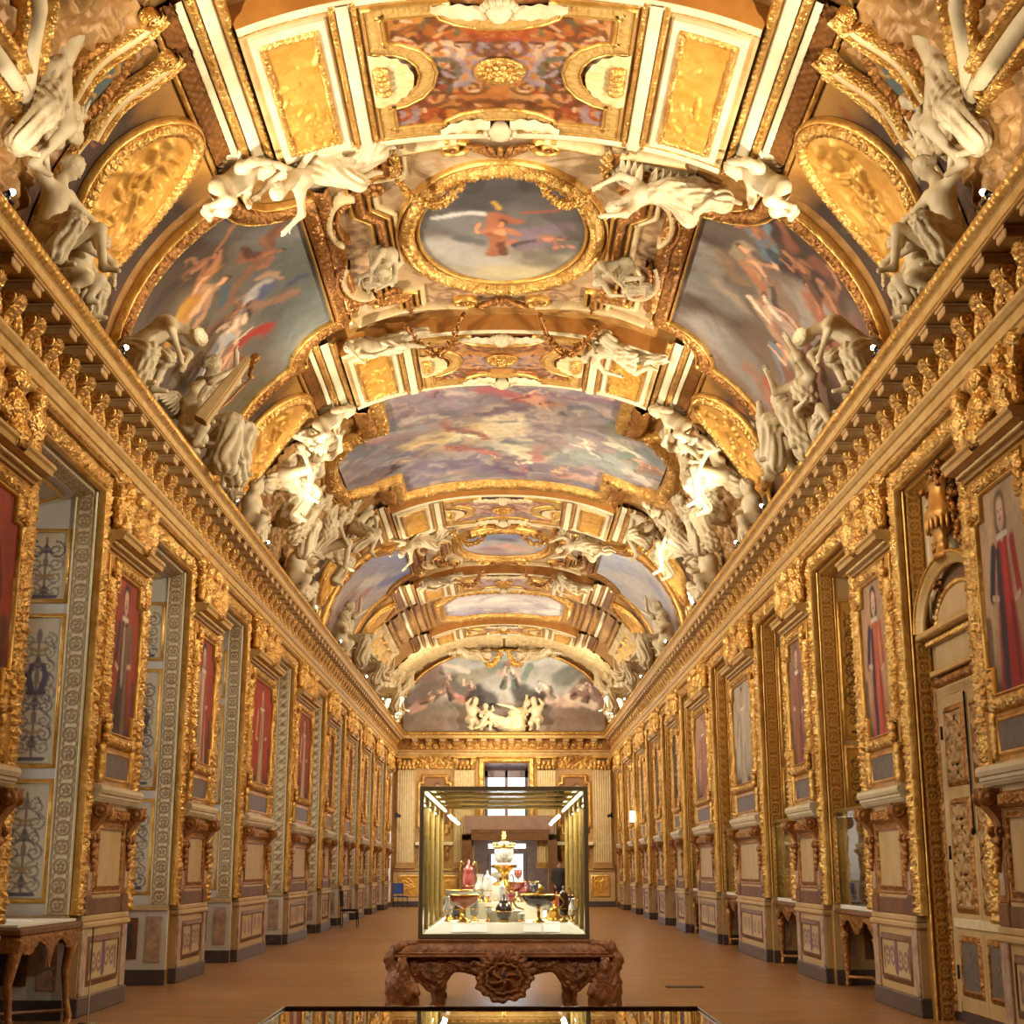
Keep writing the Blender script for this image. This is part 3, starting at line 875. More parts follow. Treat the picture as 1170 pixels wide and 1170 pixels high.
def wall_side(side):
    """pier faces, jambs, recess backs, lintels as one folded sheet"""
    depth = DEPTH_L if side < 0 else DEPTH_R
    X0 = HW + 0.08; X1 = HW + depth
    b = MB()
    sx = side
    def quad(p, mat=0):
        b.add(np.array(p, float) * np.array([sx, 1, 1]), np.array([[0, 1, 2, 3]]), mat)
    ys = [YB]
    edges = [(YB, 11.55 - WS, 'pier')]
    def pier(y0, y1): quad([(X0, y0, 0), (X0, y1, 0), (X0, y1, 6.4), (X0, y0, 6.4)])
    prev = YB
    for i, (o0, o1) in enumerate(BAYS):
        pier(prev, o0)
        x1 = X1
        if side > 0 and i == 0: x1 = HW + 0.3
        quad([(X0, o0, 0), (x1, o0, 0), (x1, o0, ZH), (X0, o0, ZH)], 1)
        quad([(x1, o1, 0), (X0, o1, 0), (X0, o1, ZH), (x1, o1, ZH)], 1)
        quad([(X0, o0, ZH), (x1, o0, ZH - 0.3 * (x1 - X0)), (x1, o1, ZH - 0.3 * (x1 - X0)), (X0, o1, ZH)], 1)
        quad([(X0, o0, ZH), (X0, o1, ZH), (X0, o1, 6.4), (X0, o0, 6.4)])
        if side < 0:   # window wall with an opening
            w0, w1, z0, z1 = o0 + 0.25, o1 - 0.25, 1.05, 5.25
            quad([(x1, o0, 0), (x1, o1, 0), (x1, o1, z0), (x1, o0, z0)], 1)
            quad([(x1, o0, z1), (x1, o1, z1), (x1, o1, ZH), (x1, o0, ZH)], 1)
            quad([(x1, o0, z0), (x1, w0, z0), (x1, w0, z1), (x1, o0, z1)], 1)
            quad([(x1, w1, z0), (x1, o1, z0), (x1, o1, z1), (x1, w1, z1)], 1)
        else:
            quad([(x1, o0, 0), (x1, o1, 0), (x1, o1, ZH), (x1, o0, ZH)], 1)
        prev = o1
    pier(prev, YE)
    # behind the cornice up to the vault
    quad([(X0, YB, 6.4), (X0, YE, 6.4), (4.85, YE, 7.05), (4.85, YB, 7.05)])
    nm = 'wall_left' if side < 0 else 'wall_right'
    o = b.build(nm, ['gold_smooth', 'white_paint' if side < 0 else 'cream_dark'])
    tag(o, kind='structure')
    # dado inside the recesses
    for i, (o0, o1) in enumerate(BAYS):
        x1 = X1
        if side > 0 and i == 0: continue
        d = MB()
        for (ya, yb, flip) in ((o0, o0 + 0.05, 1), (o1 - 0.05, o1, -1)):
            d.add(*xf(box(X0 - 0.02, x1, ya, yb, 0.2, 0.98), sc=(1, 1, 1)), 0)
            yy = (yb, yb + 0.03) if flip > 0 else (ya - 0.03, ya)
            d.add(*box(X0 - 0.02, x1, yy[0] - 0.02, yy[1] + 0.02, 0.98, 1.05), 2)
            d.add(*box(X0 + 0.06, X0 + 0.26, yy[0] + 0.005, yy[1] - 0.005, 0.3, 0.9), 1)
            d.add(*box(X0 + 0.38, x1 - 0.15, yy[0] + 0.005, yy[1] - 0.005, 0.34, 0.88), 3)
            d.add(*box(X0 + 0.45, x1 - 0.22, yy[0], yy[1], 0.42, 0.8), 4)
            d.add(*box(X0 - 0.02, x1, yy[0] - 0.02, yy[1] + 0.02, 0.0, 0.2), 5)
        d.add(*box(x1 - 0.06, x1, o0, o1, 0.2, 1.0), 0)
        d.add(*box(x1 - 0.12, x1, o0, o1, 1.0, 1.06), 2)
        ob = d.build('dado', ['white_paint' if side < 0 else 'cream_dark', 'pinkstone', 'cream_dark', 'brown_wood', 'grey_marble', 'grey_marble'], o)
        if side > 0: ob.scale = (1, 1, 1)
        else: ob.scale = (-1, 1, 1)
    return o

WL = wall_side(-1)
WR = wall_side(1)

# jamb decoration: the face of each recess that looks down the hall, and its mirror image
def arabesque(nu, nv, su, sv, ground, c1, c2, c3, seed, dark_mid=False):
    c = Cv(nu, nv, su, sv, [(0, ground), (1, ground)], seed=seed, warp=0.01)
    r = random.Random(seed)
    c.stroke(0.5, 0.05, 0.5, 0.92, 0.012 * su + 0.006, c1, 0.2)
    n = max(4, int(sv / su * 2.5))
    for k in range(n):
        v = 0.1 + 0.82 * k / n + 0.02 * r.random()
        R = su * r.uniform(0.16, 0.24); sg = r.choice((-1, 1)); cc = r.choice((c1, c1, c2))
        for m in (-1, 1):
            c.spiral(0.5 + m * 0.25, v, R, cc, 1.5, sg * m, 0.17, PI / 2 if m > 0 else PI / 2, 0.85)
            c.stroke(0.5, v - 0.02, 0.5 + m * 0.2, v - 0.3 * R / sv, 0.03 * su, cc, 0.4, 0.8)
            c.stroke(0.5 + m * r.uniform(.3, .4), v + .03, 0.5 + m * r.uniform(.2, .38), v + r.uniform(.05, .09), 0.03 * su, r.choice((c2, c3)), 0.5, 0.8)
        kk = k % 3
        if kk == 0:
            c.stroke(0.5, v + 0.02, 0.5, v + 0.07, 0.12 * su, c2, 0.3, 0.9, 0.05 * su)
            c.stroke(0.38, v + 0.02, 0.62, v + 0.02, 0.03 * su, c1, 0.3)
        elif kk == 1:
            c.stroke(0.3, v + 0.03, 0.5, v + 0.005, 0.045 * su, c3, 0.4); c.stroke(0.7, v + 0.03, 0.5, v + 0.005, 0.045 * su, c3, 0.4)
        else:
            c.stroke(0.5, v, 0.5, v + 0.05, 0.07 * su, c1, 0.3)
    if dark_mid:
        for m in (-1, 1):
            c.stroke(0.5 + m * 0.12, 0.5, 0.5 + m * 0.22, 0.6, 0.09 * su, c2, 0.3)
            c.stroke(0.5 + m * 0.2, 0.6, 0.5 + m * 0.13, 0.67, 0.07 * su, c2, 0.3)
        c.stroke(0.3, 0.48, 0.7, 0.48, 0.06 * su, c2, 0.3)
    c.stroke(0.22, 0.03, 0.78, 0.03, 0.05 * su, c2, 0.2)
    return c

def jamb(side, i, near=False):
    o0, o1 = BAYS[i]
    if side > 0 and i == 0 and not near: pass
    yj = o1 if not near else o0
    sg = -1 if not near else 1               # facing direction along y
    depth = DEPTH_L if side < 0 else (DEPTH_R if i > 0 else 0.3)
    X0, X1 = HW + 0.08, HW + depth
    pl = lambda p, q, h: np.stack([side * p, np.full_like(p, yj) + sg * (0.012 + h), q], -1)
    b = MB()
    fine = i < 3
    zt = ZH
    ds = 0.03 if fine else 0.08
    z0 = 1.06 if not (side > 0 and i == 0) else 0.0
    # scroll band with raised rinceau next to the hall
    bw = 0.2 if depth > 0.5 else 0.17
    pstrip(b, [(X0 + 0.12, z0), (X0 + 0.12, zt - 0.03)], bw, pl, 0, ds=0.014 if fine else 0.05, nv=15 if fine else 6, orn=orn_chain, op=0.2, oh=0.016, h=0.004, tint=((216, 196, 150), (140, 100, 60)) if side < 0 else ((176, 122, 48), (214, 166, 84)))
    for xx in (X0 + 0.005, X0 + 0.235):
        if xx < X1: pstrip(b, [(xx, z0), (xx, zt - 0.02)], 0.03, pl, 1, ds=1.0, nv=5, prof='round', h=0.02)
    nm = 'scroll_band'
    wall = WL if side < 0 else WR
    if side < 0:
        sb = b.build(nm, ['fresco', 'cream'], wall)
    else:
        sb = b.build(nm, ['gildpaint', 'gold'], wall)
    if depth < 0.5: return
    # painted panels with mouldings
    px0, px1 = X0 + 0.27, X0 + 0.79
    zz = [(1.2, 2.46), (2.62, 4.28), (4.44, 5.25)] if side < 0 else [(2.38, 3.2), (3.32, 5.3)]
    for k, (za, zb) in enumerate(zz):
        if zb > zt - 0.3 * (px1 - X0) - 0.04: zb = zt - 0.3 * (px1 - X0) - 0.06
        m = MB()
        pstrip(m, rect_path(px0, px1, za, zb), 0.045, pl, 0, closed=True, ds=0.5, nv=5, prof='ogee', h=0.022)
        if fine: nu, nv = (34, 90) if zb - za < 1.4 else (34, 110)
        else: nu, nv = 10, 30
        su, sv = px1 - px0 - 0.1, zb - za - 0.1
        if side < 0:
            cv = arabesque(nu, nv, su, sv, (206, 190, 158), (130, 108, 96), (82, 70, 80), (156, 126, 78), 10 + k + 3 * i, dark_mid=(k == 1))
            mt = 'fresco'
        else:
            cv = arabesque(nu, nv, su, sv, (206, 160, 76), (92, 62, 36), (62, 52, 50), (130, 84, 44), 50 + k + 3 * i)
            mt = 'gildpaint'
        U = np.linspace(px0 + 0.03, px1 - 0.03, nu); W = np.linspace(za + 0.03, zb - 0.03, nv)
        A, B = np.meshgrid(U, W, indexing='ij')
        fr = m.build('panel_moulding', 'gold' , wall)
        canvas_obj('painted_panel', cv, pl(A, B, np.zeros_like(A)), mt, fr)

M['band_gray'] = mat_basic('gray_gold_scroll_paint', (206, 184, 140), 0.5, 0.1, (176, 160, 136), 12)
for i in range(len(BAYS) - 1):
    jamb(-1, i); jamb(1, i)
for i in range(2):
    jamb(-1, i, True)

# soffit bands (guilloche) over the recesses and the carved architrave strips round the openings
def opening_frame(side, i):
    o0, o1 = BAYS[i]
    pl = lambda p, q, h: np.stack([side * (HW + 0.03 - h), p, q], -1)
    b = MB(); near = i < 4
    # moulding up, over, and down
    z0 = 1.05
    path = [(o0 - WS / 2, z0), (o0 - WS / 2, ZH + WS / 2), (o1 + WS / 2, ZH + WS / 2), (o1 + WS / 2, z0)]
    pstrip(b, path, WS, pl, 0, ds=0.025 if near else 0.08, nv=9 if near else 5, prof='round', h=0.045, orn=orn_foliage, op=0.16, oh=0.05, shift=0.0)
    inner = [(o0 - 0.01, z0), (o0 - 0.01, ZH + 0.01), (o1 + 0.01, ZH + 0.01), (o1 + 0.01, z0)]
    pstrip(b, inner, 0.035, pl, 1, ds=2.0, nv=5, prof='round', h=0.05)
    # soffit guilloche
    ps = lambda p, q, h: np.stack([side * q, p, ZH - 0.3 * (q - HW - 0.08) - 0.01 - h], -1)
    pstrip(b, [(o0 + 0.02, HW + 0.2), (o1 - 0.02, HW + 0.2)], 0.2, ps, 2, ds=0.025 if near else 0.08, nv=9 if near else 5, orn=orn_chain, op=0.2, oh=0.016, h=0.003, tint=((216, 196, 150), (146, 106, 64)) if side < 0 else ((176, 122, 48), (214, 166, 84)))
    if near and not (side > 0 and i == 0):
        pstrip(b, rect_path(o0 + 0.2, o1 - 0.2, HW + 0.42, HW + 0.9), 0.05, ps, 1, ds=1.0, nv=5, closed=True, prof='round', h=0.02)
    o = b.build('opening_architrave', ['gold_carved', 'gold', 'fresco' if side < 0 else 'gildpaint'], WL if side < 0 else WR)
    return o
for i in range(len(BAYS) - 1):
    opening_frame(-1, i); opening_frame(1, i)

# ------------------------------------------------------------------ windows on the left
def window(i):
    o0, o1 = BAYS[i]; w0, w1, z0, z1 = o0 + 0.25, o1 - 0.25, 1.05, 5.25
    X = -(HW + DEPTH_L)
    b = MB()
    for (a0, a1, c0, c1) in ((w0, w0 + 0.07, z0, z1), (w1 - 0.07, w1, z0, z1), (w0, w1, z0, z0 + 0.08), (w0, w1, z1 - 0.08, z1), ((w0 + w1) / 2 - 0.045, (w0 + w1) / 2 + 0.045, z0, z1)):
        b.add(*box(X - 0.08, X + 0.02, a0, a1, c0, c1))
    for k in range(1, 6):
        z = z0 + (z1 - z0) * k / 6; b.add(*box(X - 0.06, X, w0, w1, z - 0.02, z + 0.02))
    o = b.build('window_%d' % (i + 1), 'white_paint'); tag(o, kind='structure')
    g = MB(); g.add(*box(X - 0.035, X - 0.03, w0, w1, z0, z1)); g.build('window_pane', 'window_glass', o)
    return o
for i in range(len(BAYS) - 1): window(i)

# ------------------------------------------------------------------ trumeaux: pedestal, shelf, portrait, crown
def console_bracket(b, y, mat=0):
    """S-scroll bracket hanging under the shelf; profile in (d,z), width in y"""
    prof = []
    for t in np.linspace(0, 1, 22):
        z = 2.24 - 0.42 * t; d = 0.03 + 0.17 * (1 - t) ** 1.5 + 0.025 * math.sin(t * 2 * PI)
        prof.append((d, z))
    poly = [(-0.02, 2.24)] + prof + [(-0.02, 1.82)]
    v, f = prism([(p, q) for p, q in poly], 'y', y - 0.1, y + 0.1)
    b.add(v + np.array([-HW, 0, 0]), f, mat, False)
    for s in (-1, 1):      # volute discs
        for (d, z, r) in ((0.12, 2.16, 0.085), (0.035, 1.86, 0.05)):
            g = lathe([(0, -0.015), (r, -0.015), (r, 0.0), (r * 0.75, 0.015), (r * 0.55, 0.002), (r * 0.35, 0.02), (0, 0.028)], 14)
            b.addg(xf(g, (-HW + d, y + s * 0.105, z), rx=-s * PI / 2), mat, True)
    # leaf and drop
    for k, (zz, r) in enumerate(((1.78, 0.06), (1.69, 0.045), (1.61, 0.035), (1.55, 0.022))):
        b.addg(ellipsoid((-HW + 0.03, y, zz), (0.045, r * 1.3, 0.05), 6, 10), mat, True)

def trumeau_parts(w):
    """meshes centred on y=0, left wall; returns dict name->mesh"""
    h = w / 2; D = {}
    fx = lambda d0, d1, y0, y1, z0, z1, c=0.0: box(-HW + d0, -HW + d1, y0, y1, z0, z1, c)
    pl = lambda p, q, hh: np.stack([-HW + hh, p, q], -1)
    b = MB()       # base block and plinth
    b.add(*fx(-0.1, 0.035, -h - 0.06, h + 0.06, 0.0, 0.2, 0.012), 2)
    b.add(*fx(-0.1, 0.0, -h - 0.02, h + 0.02, 0.2, 0.9), 0)
    b.add(*fx(-0.1, 0.03, -h + 0.0, -h + 0.2, 0.2, 0.9, 0.01), 1); b.add(*fx(-0.1, 0.03, h - 0.2, h, 0.2, 0.9, 0.01), 1)
    b.add(*fx(-0.1, 0.05, -h - 0.06, h + 0.06, 0.9, 0.97, 0.02), 0); b.add(*fx(-0.1, 0.03, -h - 0.03, h + 0.03, 0.97, 1.04, 0.015), 0)
    D['plinth'] = b.mesh('plinth', ['cream_dark', 'pinkstone', 'grey_marble'])
    b = MB()
    pstrip(b, rect_path(-h + 0.3, h - 0.3, 0.32, 0.78), 0.07, pl, 0, closed=True, ds=0.3, nv=7, prof='ogee', h=0.025)
    D['plinth_moulding'] = b.mesh('plinth_moulding', ['brown_wood'])
    nu, nv = 60, 26
    U, W = np.meshgrid(np.linspace(-h + 0.34, h - 0.34, nu), np.linspace(0.36, 0.74, nv), indexing='ij')
    cv = Cv(nu, nv, w - 0.7, 0.4, [(0, (196, 166, 120)), (1, (186, 154, 108))], seed=4, warp=0.01)
    for m in (-1, 1):
        for q in (0.14, 0.32): cv.spiral(0.5 + m * q, 0.5, 0.13, (116, 84, 84), 1.4, m, 0.22)
        cv.stroke(0.5 + m * 0.43, 0.2, 0.5 + m * 0.43, 0.8, 0.03, (122, 90, 80), 0.3)
    cv.stroke(0.5, 0.2, 0.5, 0.85, 0.08, (112, 80, 92), 0.3)
    b = MB(); V_, F_ = grid(pl(U, W, np.full_like(U, 0.008))); b.add(V_, F_, 0, True, np.clip(cv.c, 0, .99).reshape(-1, 3)); D['plinth_panel'] = b.mesh('plinth_panel', ['fresco'])
    b = MB()      # pedestal above the plinth
    b.add(*fx(-0.1, 0.015, -h + 0.0, h - 0.0, 1.04, 1.22, 0.01), 1)
    b.add(*fx(-0.1, 0.0, -h + 0.04, h - 0.04, 1.22, 2.26), 0)
    for s in (-1, 1):
        y0, y1 = sorted((s * (h - 0.04), s * (h - 0.3)))
        b.add(*fx(-0.1, 0.03, y0, y1, 1.04, 1.24, 0.01), 1)
        b.add(*fx(-0.1, 0.015, y0, y1, 1.24, 2.24, 0.008), 2)
        b.add(*fx(-0.1, 0.022, y0 + 0.07, y1 - 0.07, 1.3, 1.6, 0.005), 3)
    D['pedestal'] = b.mesh('pedestal', ['cream_dark', 'brown_wood', 'bronze', 'pinkstone'])
    b = MB()
    pstrip(b, rect_path(-h + 0.4, h - 0.4, 1.32, 2.0), 0.06, pl, 0, closed=True, ds=0.2, nv=7, prof='ogee', h=0.03)
    pstrip(b, rect_path(-h + 0.35, h - 0.35, 1.27, 2.05), 0.03, pl, 0, closed=True, ds=0.05, nv=5, orn=orn_bead, op=0.04, oh=0.014, h=0.004)
    b.add(*fx(-0.02, 0.05, -h + 0.32, h - 0.32, 2.06, 2.2, 0.015), 0)
    pstrip(b, [(-h + 0.34, 2.13), (h - 0.34, 2.13)], 0.1, lambda p, q, hh: pl(p, q, hh + 0.05), 0, ds=0.012, nv=5, orn=orn_dentil, op=0.07, oh=0.02, h=0.005)
    D['pedestal_moulding'] = b.mesh('pedestal_moulding', ['gold_dark'])
    for nm, s in (('console', -1), ('console_', 1)):
        b = MB(); console_bracket(b, s * (h - 0.17)); D[nm] = b.mesh('console', ['bronze'])
    b = MB()      # shelf
    poly = [(-0.1, 2.26), (0.05, 2.26), (0.08, 2.29), (0.085, 2.31), (0.1, 2.31), (0.1, 2.34), (0.12, 2.35), (0.135, 2.39), (0.125, 2.43), (0.02, 2.46), (-0.1, 2.46)]
    v, f = prism(poly, 'y', -h, h); b.add(v + np.array([-HW, 0, 0]), f, 0)
    D['shelf'] = b.mesh('shelf', ['cream'])
    b = MB()      # tablet over the shelf
    b.add(*fx(-0.1, 0.02, -h + 0.24, h - 0.24, 2.46, 2.92), 0)
    pstrip(b, rect_path(-h + 0.42, h - 0.42, 2.53, 2.83), 0.05, lambda p, q, hh: pl(p, q, hh + 0.02), 0, closed=True, ds=0.3, nv=5, prof='round', h=0.025)
    for s in (-1, 1):
        pstrip(b, [(s * (h - 0.3), 2.48), (s * (h - 0.3), 2.92)], 0.12, lambda p, q, hh: pl(p, q, hh + 0.02), 0, ds=0.02, nv=7, prof='round', h=0.03, orn=orn_foliage, op=0.12, oh=0.03)
    D['tablet_surround'] = b.mesh('tablet_surround', ['gold'])
    b = MB(); b.add(*fx(0.0, 0.03, -h + 0.44, h - 0.44, 2.55, 2.81, 0.004), 0); D['tablet'] = b.mesh('tablet', ['slate'])
    b = MB()      # side strips beside the frame
    for s in (-1, 1):
        b.add(*fx(-0.1, 0.0, *sorted((s * (h - 0.1), s * h)), 2.46, 5.2), 0)
    D['side_strip'] = b.mesh('side_strip', ['gold_smooth'])
    b = MB()      # cornice cap over the portrait
    poly = [(-0.1, 5.12), (0.04, 5.12), (0.06, 5.15), (0.09, 5.16), (0.1, 5.19), (0.2, 5.2), (0.21, 5.25), (0.235, 5.27), (0.235, 5.3), (-0.1, 5.33)]
    v, f = prism(poly, 'y', -h - 0.02, h + 0.02); b.add(v + np.array([-HW, 0, 0]), f, 0)
    pstrip(b, [(-h + 0.02, 5.175), (h - 0.02, 5.175)], 0.05, lambda p, q, hh: pl(p, q, hh + 0.095), 0, ds=0.012, nv=4, orn=orn_dentil, op=0.05, oh=0.02, h=0.0)
    D['cap_cornice'] = b.mesh('cap_cornice', ['cream_gold'])
    return D

M['cream_gold'] = mat_basic('cream_and_gold_paint', (208, 172, 108), 0.45, 0.25, (190, 146, 78), 5)

def crown_mesh(w):
    """carved crown group: globe, helmeted busts, volutes and leaves"""
    h = w / 2; rr = random.Random(5); k = min(1.0, h / 0.93)
    caps = []
    def f(P):
        d = d_ell(P, (0.09, 0, 5.58), (0.15, 0.2, 0.19))
        d = smin(d, d_ell(P, (0.12, 0.0, 5.84), (0.12, 0.17, 0.14)), 0.04)
        d = smin(d, d_caps(P, (0.1, 0, 5.34), (0.1, 0, 5.5), 0.2, 0.11), 0.05)
        for s in (-1, 1):
            y = s * h * 0.62
            d = smin(d, d_caps(P, (0.06, y, 5.36), (0.08, y, 5.62), 0.12, 0.16), 0.05)
            d = smin(d, d_ell(P, (0.12, y, 5.82), (0.1, 0.1, 0.13)), 0.03)
            d = smin(d, d_caps(P, (0.05, y - s * 0.1, 5.68), (0.1, s * 0.17, 5.5), 0.055, 0.045), 0.03)
            d = smin(d, d_caps(P, (0.05, y + s * 0.12, 5.66), (0.07, y + s * 0.2, 5.42), 0.055, 0.05), 0.03)
            d = smin(d, d_caps(P, (0.02, y + s * 0.08, 5.7), (0.04, y + s * 0.22, 5.95), 0.05, 0.1), 0.04)
            d = smin(d, d_caps(P, (0.04, s * 0.2, 5.75), (0.04, s * 0.42, 6.02), 0.05, 0.07), 0.04)
            for q in range(3):
                d = smin(d, d_caps(P, (0.1, y + (q - 1) * 0.1, 5.36), (0.16, y + (q - 1) * 0.13, 5.48), 0.04, 0.02), 0.02)
        n = 0.011 * np.sin(38 * P[:, 1] + 5 * np.sin(25 * P[:, 2])) * np.cos(34 * P[:, 2] + 4 * np.sin(30 * P[:, 1]))
        return d + n
    Vv, Ff = surfnet(f, (-0.08, -h - 0.1, 5.2), (0.36, h + 0.1, 6.12), 0.022)
    b = MB(); b.add(Vv + np.array([-HW, 0, 0]), Ff, 0, True)
    return b.mesh('crown_group', ['gold_carved'])

TM = {w: trumeau_parts(w) for w in (1.88, 2.9)}
CM = {w: crown_mesh(w) for w in (1.88, 2.9)}

def notch_path(y0, y1, z0, z1, e, g):
    """rectangle with eared (crossetted) corners: notches of width e and height g"""
    return [(y0 + e, z0), (y1 - e, z0), (y1 - e, z0 + g), (y1, z0 + g), (y1, z1 - g), (y1 - e, z1 - g), (y1 - e, z1), (y0 + e, z1), (y0 + e, z1 - g), (y0, z1 - g), (y0, z0 + g), (y0 + e, z0 + g)]

def frame_meshes(w):
    h = w / 2 - 0.22
    pl = lambda p, q, hh: np.stack([-HW + 0.02 + hh, p, q], -1)
    b = MB()
    path = notch_path(-h, h, 2.96, 4.98, 0.16, 0.24)
    pstrip(b, path, 0.15, pl, 0, closed=True, ds=0.022, nv=9, prof='round', h=0.05, orn=orn_foliage, op=0.14, oh=0.035)
    pstrip(b, path, 0.03, lambda p, q, hh: pl(p, q, hh + 0.02), 1, closed=True, ds=0.5, nv=5, prof='round', h=0.03, shift=0.085)
    for s in (-1, 1):
        for (z0, z1) in ((2.9, 3.2), (4.74, 5.06)):
            b.add(*box(-HW + 0.0, -HW + 0.03, *sorted((s * (h - 0.2), s * (h + 0.1))), z0, z1, 0.004), 1)
    f = b.mesh('frame', ['gold_carved', 'gold'])
    b = MB(); b.add(*box(-HW - 0.02, -HW + 0.004, -h - 0.12, h + 0.12, 2.88, 5.12), 0); bk = b.mesh('backboard', ['gold_smooth'])
    cl = []
    for s in (-1, 1):      # drops of carved fruit and shells on the ears
        for grp in (((4.86, 0.07), (4.77, 0.06), (4.69, 0.045)), ((3.17, 0.05), (3.08, 0.065), (2.98, 0.06))):
            b = MB()
            for (z, r) in grp: b.addg(ellipsoid((-HW + 0.07, s * (h - 0.04), z), (0.05, r, r * 1.1), 7, 10), 0, True)
            cl.append(b.mesh('corner_ornament', ['gold_carved']))
    return f, bk, cl
FM = {w: frame_meshes(w) for w in (1.88, 2.9)}

def portrait(w, seed, bg, robe, robe2, accent, pale=False):
    h = w / 2 - 0.22
    su, sv = 2 * h, 2.02
    nu, nv = 64, 110
    c = Cv(nu, nv, su, sv, [(0, tuple(int(x * 0.62) for x in bg)), (0.3, bg), (1, bg)], seed=seed, warp=0.03)
    c.clouds(tuple(int(x * 0.78) for x in bg), 1.6, 0.45, 0.75, 0.5)
    c.stroke(0.0, 0.03, 1.0, 0.05, 0.12, (70, 46, 30), 0.6, 0.8)
    r = random.Random(seed); x = 0.5 + r.uniform(-0.06, 0.06); sk = (200, 160, 128)
    S_ = lambda *a, **k: c.stroke(*a, **k)
    wr = 0.17
    S_(x - 0.02, 0.06, x + 0.01, 0.5, 0.34, robe, 0.25, 1, 0.2); S_(x + 0.02, 0.5, x, 0.72, 0.2, robe, 0.3, 1, 0.14)
    S_(x - 0.17, 0.68, x - 0.24, 0.45, 0.07, robe, 0.4); S_(x + 0.17, 0.68, x + 0.24, 0.48, 0.075, robe2, 0.4)
    S_(x + 0.08, 0.08, x + 0.09, 0.66, 0.085, robe2, 0.4, 0.95, 0.06)
    S_(x - 0.03, 0.35, x - 0.01, 0.66, 0.06, accent, 0.7, 0.55)
    S_(x - 0.14, 0.1, x - 0.1, 0.4, 0.05, tuple(int(q * 0.7) for q in robe), 0.6, 0.8)
    S_(x - 0.24, 0.44, x - 0.16, 0.42, 0.032, sk, 0.4); S_(x + 0.23, 0.47, x + 0.14, 0.46, 0.032, sk, 0.4)
    S_(x, 0.72, x, 0.78, 0.05, sk, 0.4)
    hair = r.choice(((54, 38, 28), (96, 74, 56), (40, 30, 26)))
    S_(x, 0.865, x, 0.79, 0.15, hair, 0.35, 1, 0.17 if pale else 0.12)
    S_(x, 0.85, x, 0.8, 0.1, sk, 0.3); S_(x, 0.79, x, 0.775, 0.07, tuple(int(q * 0.9) for q in sk), 0.4)
    S_(x - 0.035, 0.835, x - 0.03, 0.835, 0.012, (70, 46, 36), 0.4); S_(x + 0.035, 0.835, x + 0.03, 0.835, 0.012, (70, 46, 36), 0.4)
    S_(x, 0.825, x, 0.812, 0.012, (170, 120, 92), 0.5); S_(x - 0.02, 0.795, x + 0.02, 0.795, 0.01, (140, 70, 60), 0.5)
    S_(x - 0.08, 0.725, x + 0.08, 0.725, 0.03, (214, 200, 176), 0.4, 0.8)
    S_(x + 0.36, 0.1, x + 0.36, 0.36, 0.09, (90, 58, 36), 0.4, 0.8)
    c.brush(0.25, 7, 1, 0.4)
    A, B = np.meshgrid(np.linspace(-h, h, nu), np.linspace(2.96, 4.98, nv), indexing='ij')
    P = np.stack([np.full_like(A, -HW + 0.022), A, B], -1)
    b = MB(); V_, F_ = grid(P); b.add(V_, F_, 0, True, np.clip(c.c, 0, .99).reshape(-1, 3))
    return b.mesh('canvas', ['tapestry'])

RED, BEI = (150, 62, 40), (184, 150, 112)
PORT_L = [(RED, (64, 48, 40), (90, 40, 30), (120, 100, 84)), (RED, (72, 56, 46), (120, 92, 72), (196, 176, 150)), (RED, (176, 150, 120), (160, 60, 44), (214, 196, 168)),
          ((168, 60, 38), (186, 150, 110), (120, 80, 54), (84, 60, 48)), ((150, 70, 44), (190, 164, 136), (166, 74, 56), (120, 60, 50)), ((120, 60, 40), (110, 70, 52), (90, 54, 40), (150, 110, 80)),
          ((130, 64, 42), (96, 60, 44), (120, 74, 50), (160, 120, 90)), ((140, 70, 46), (120, 84, 60), (90, 60, 44), (170, 130, 96)), ((120, 66, 44), (100, 56, 44), (84, 56, 44), (150, 110, 80)), ((136, 74, 50), (110, 76, 56), (90, 62, 50), (150, 120, 90))]
PORT_R = [(BEI, (150, 40, 34), (48, 44, 52), (190, 60, 44)), ((176, 136, 98), (176, 78, 44), (44, 42, 58), (196, 104, 60)), ((140, 100, 74), (128, 70, 54), (150, 96, 72), (166, 116, 90)),
          ((186, 168, 140), (176, 156, 130), (150, 132, 116), (206, 190, 164)), ((170, 128, 100), (156, 92, 72), (130, 84, 66), (190, 140, 110)), ((70, 58, 54), (56, 44, 42), (90, 64, 52), (120, 90, 70)),
          ((110, 84, 66), (80, 60, 52), (104, 72, 56), (140, 106, 80)), ((120, 90, 66), (96, 70, 54), (110, 78, 58), (150, 116, 84)), ((120, 90, 66), (90, 62, 50), (110, 78, 58), (150, 116, 84)), ((120, 90, 66), (90, 62, 50), (110, 78, 58), (150, 116, 84))]
WORDS = [((150, 62, 40), 'red')]
ORD = ['nearest', 'second', 'third', 'fourth', 'fifth', 'sixth', 'seventh', 'eighth', 'ninth', 'tenth and farthest']
DESC_L = ['figure in dark dress', 'person in a dark brown gown', 'figure in red and white robes', 'person in tan robes', 'person in pale and rust robes', 'figure in brown', 'dark brown robed figure', 'figure in a tan robe', 'figure in maroon', 'figure in dull brown']
DESC_R = ['long-haired person in red cloak', 'person in orange coat and blue cloak', 'figure in muted red drapery', 'pale figure on a cream ground', 'figure in rose brown', 'dark figure on a dark ground', 'figure in dark brown', 'brown robed figure', 'small brown figure', 'dim brown figure']

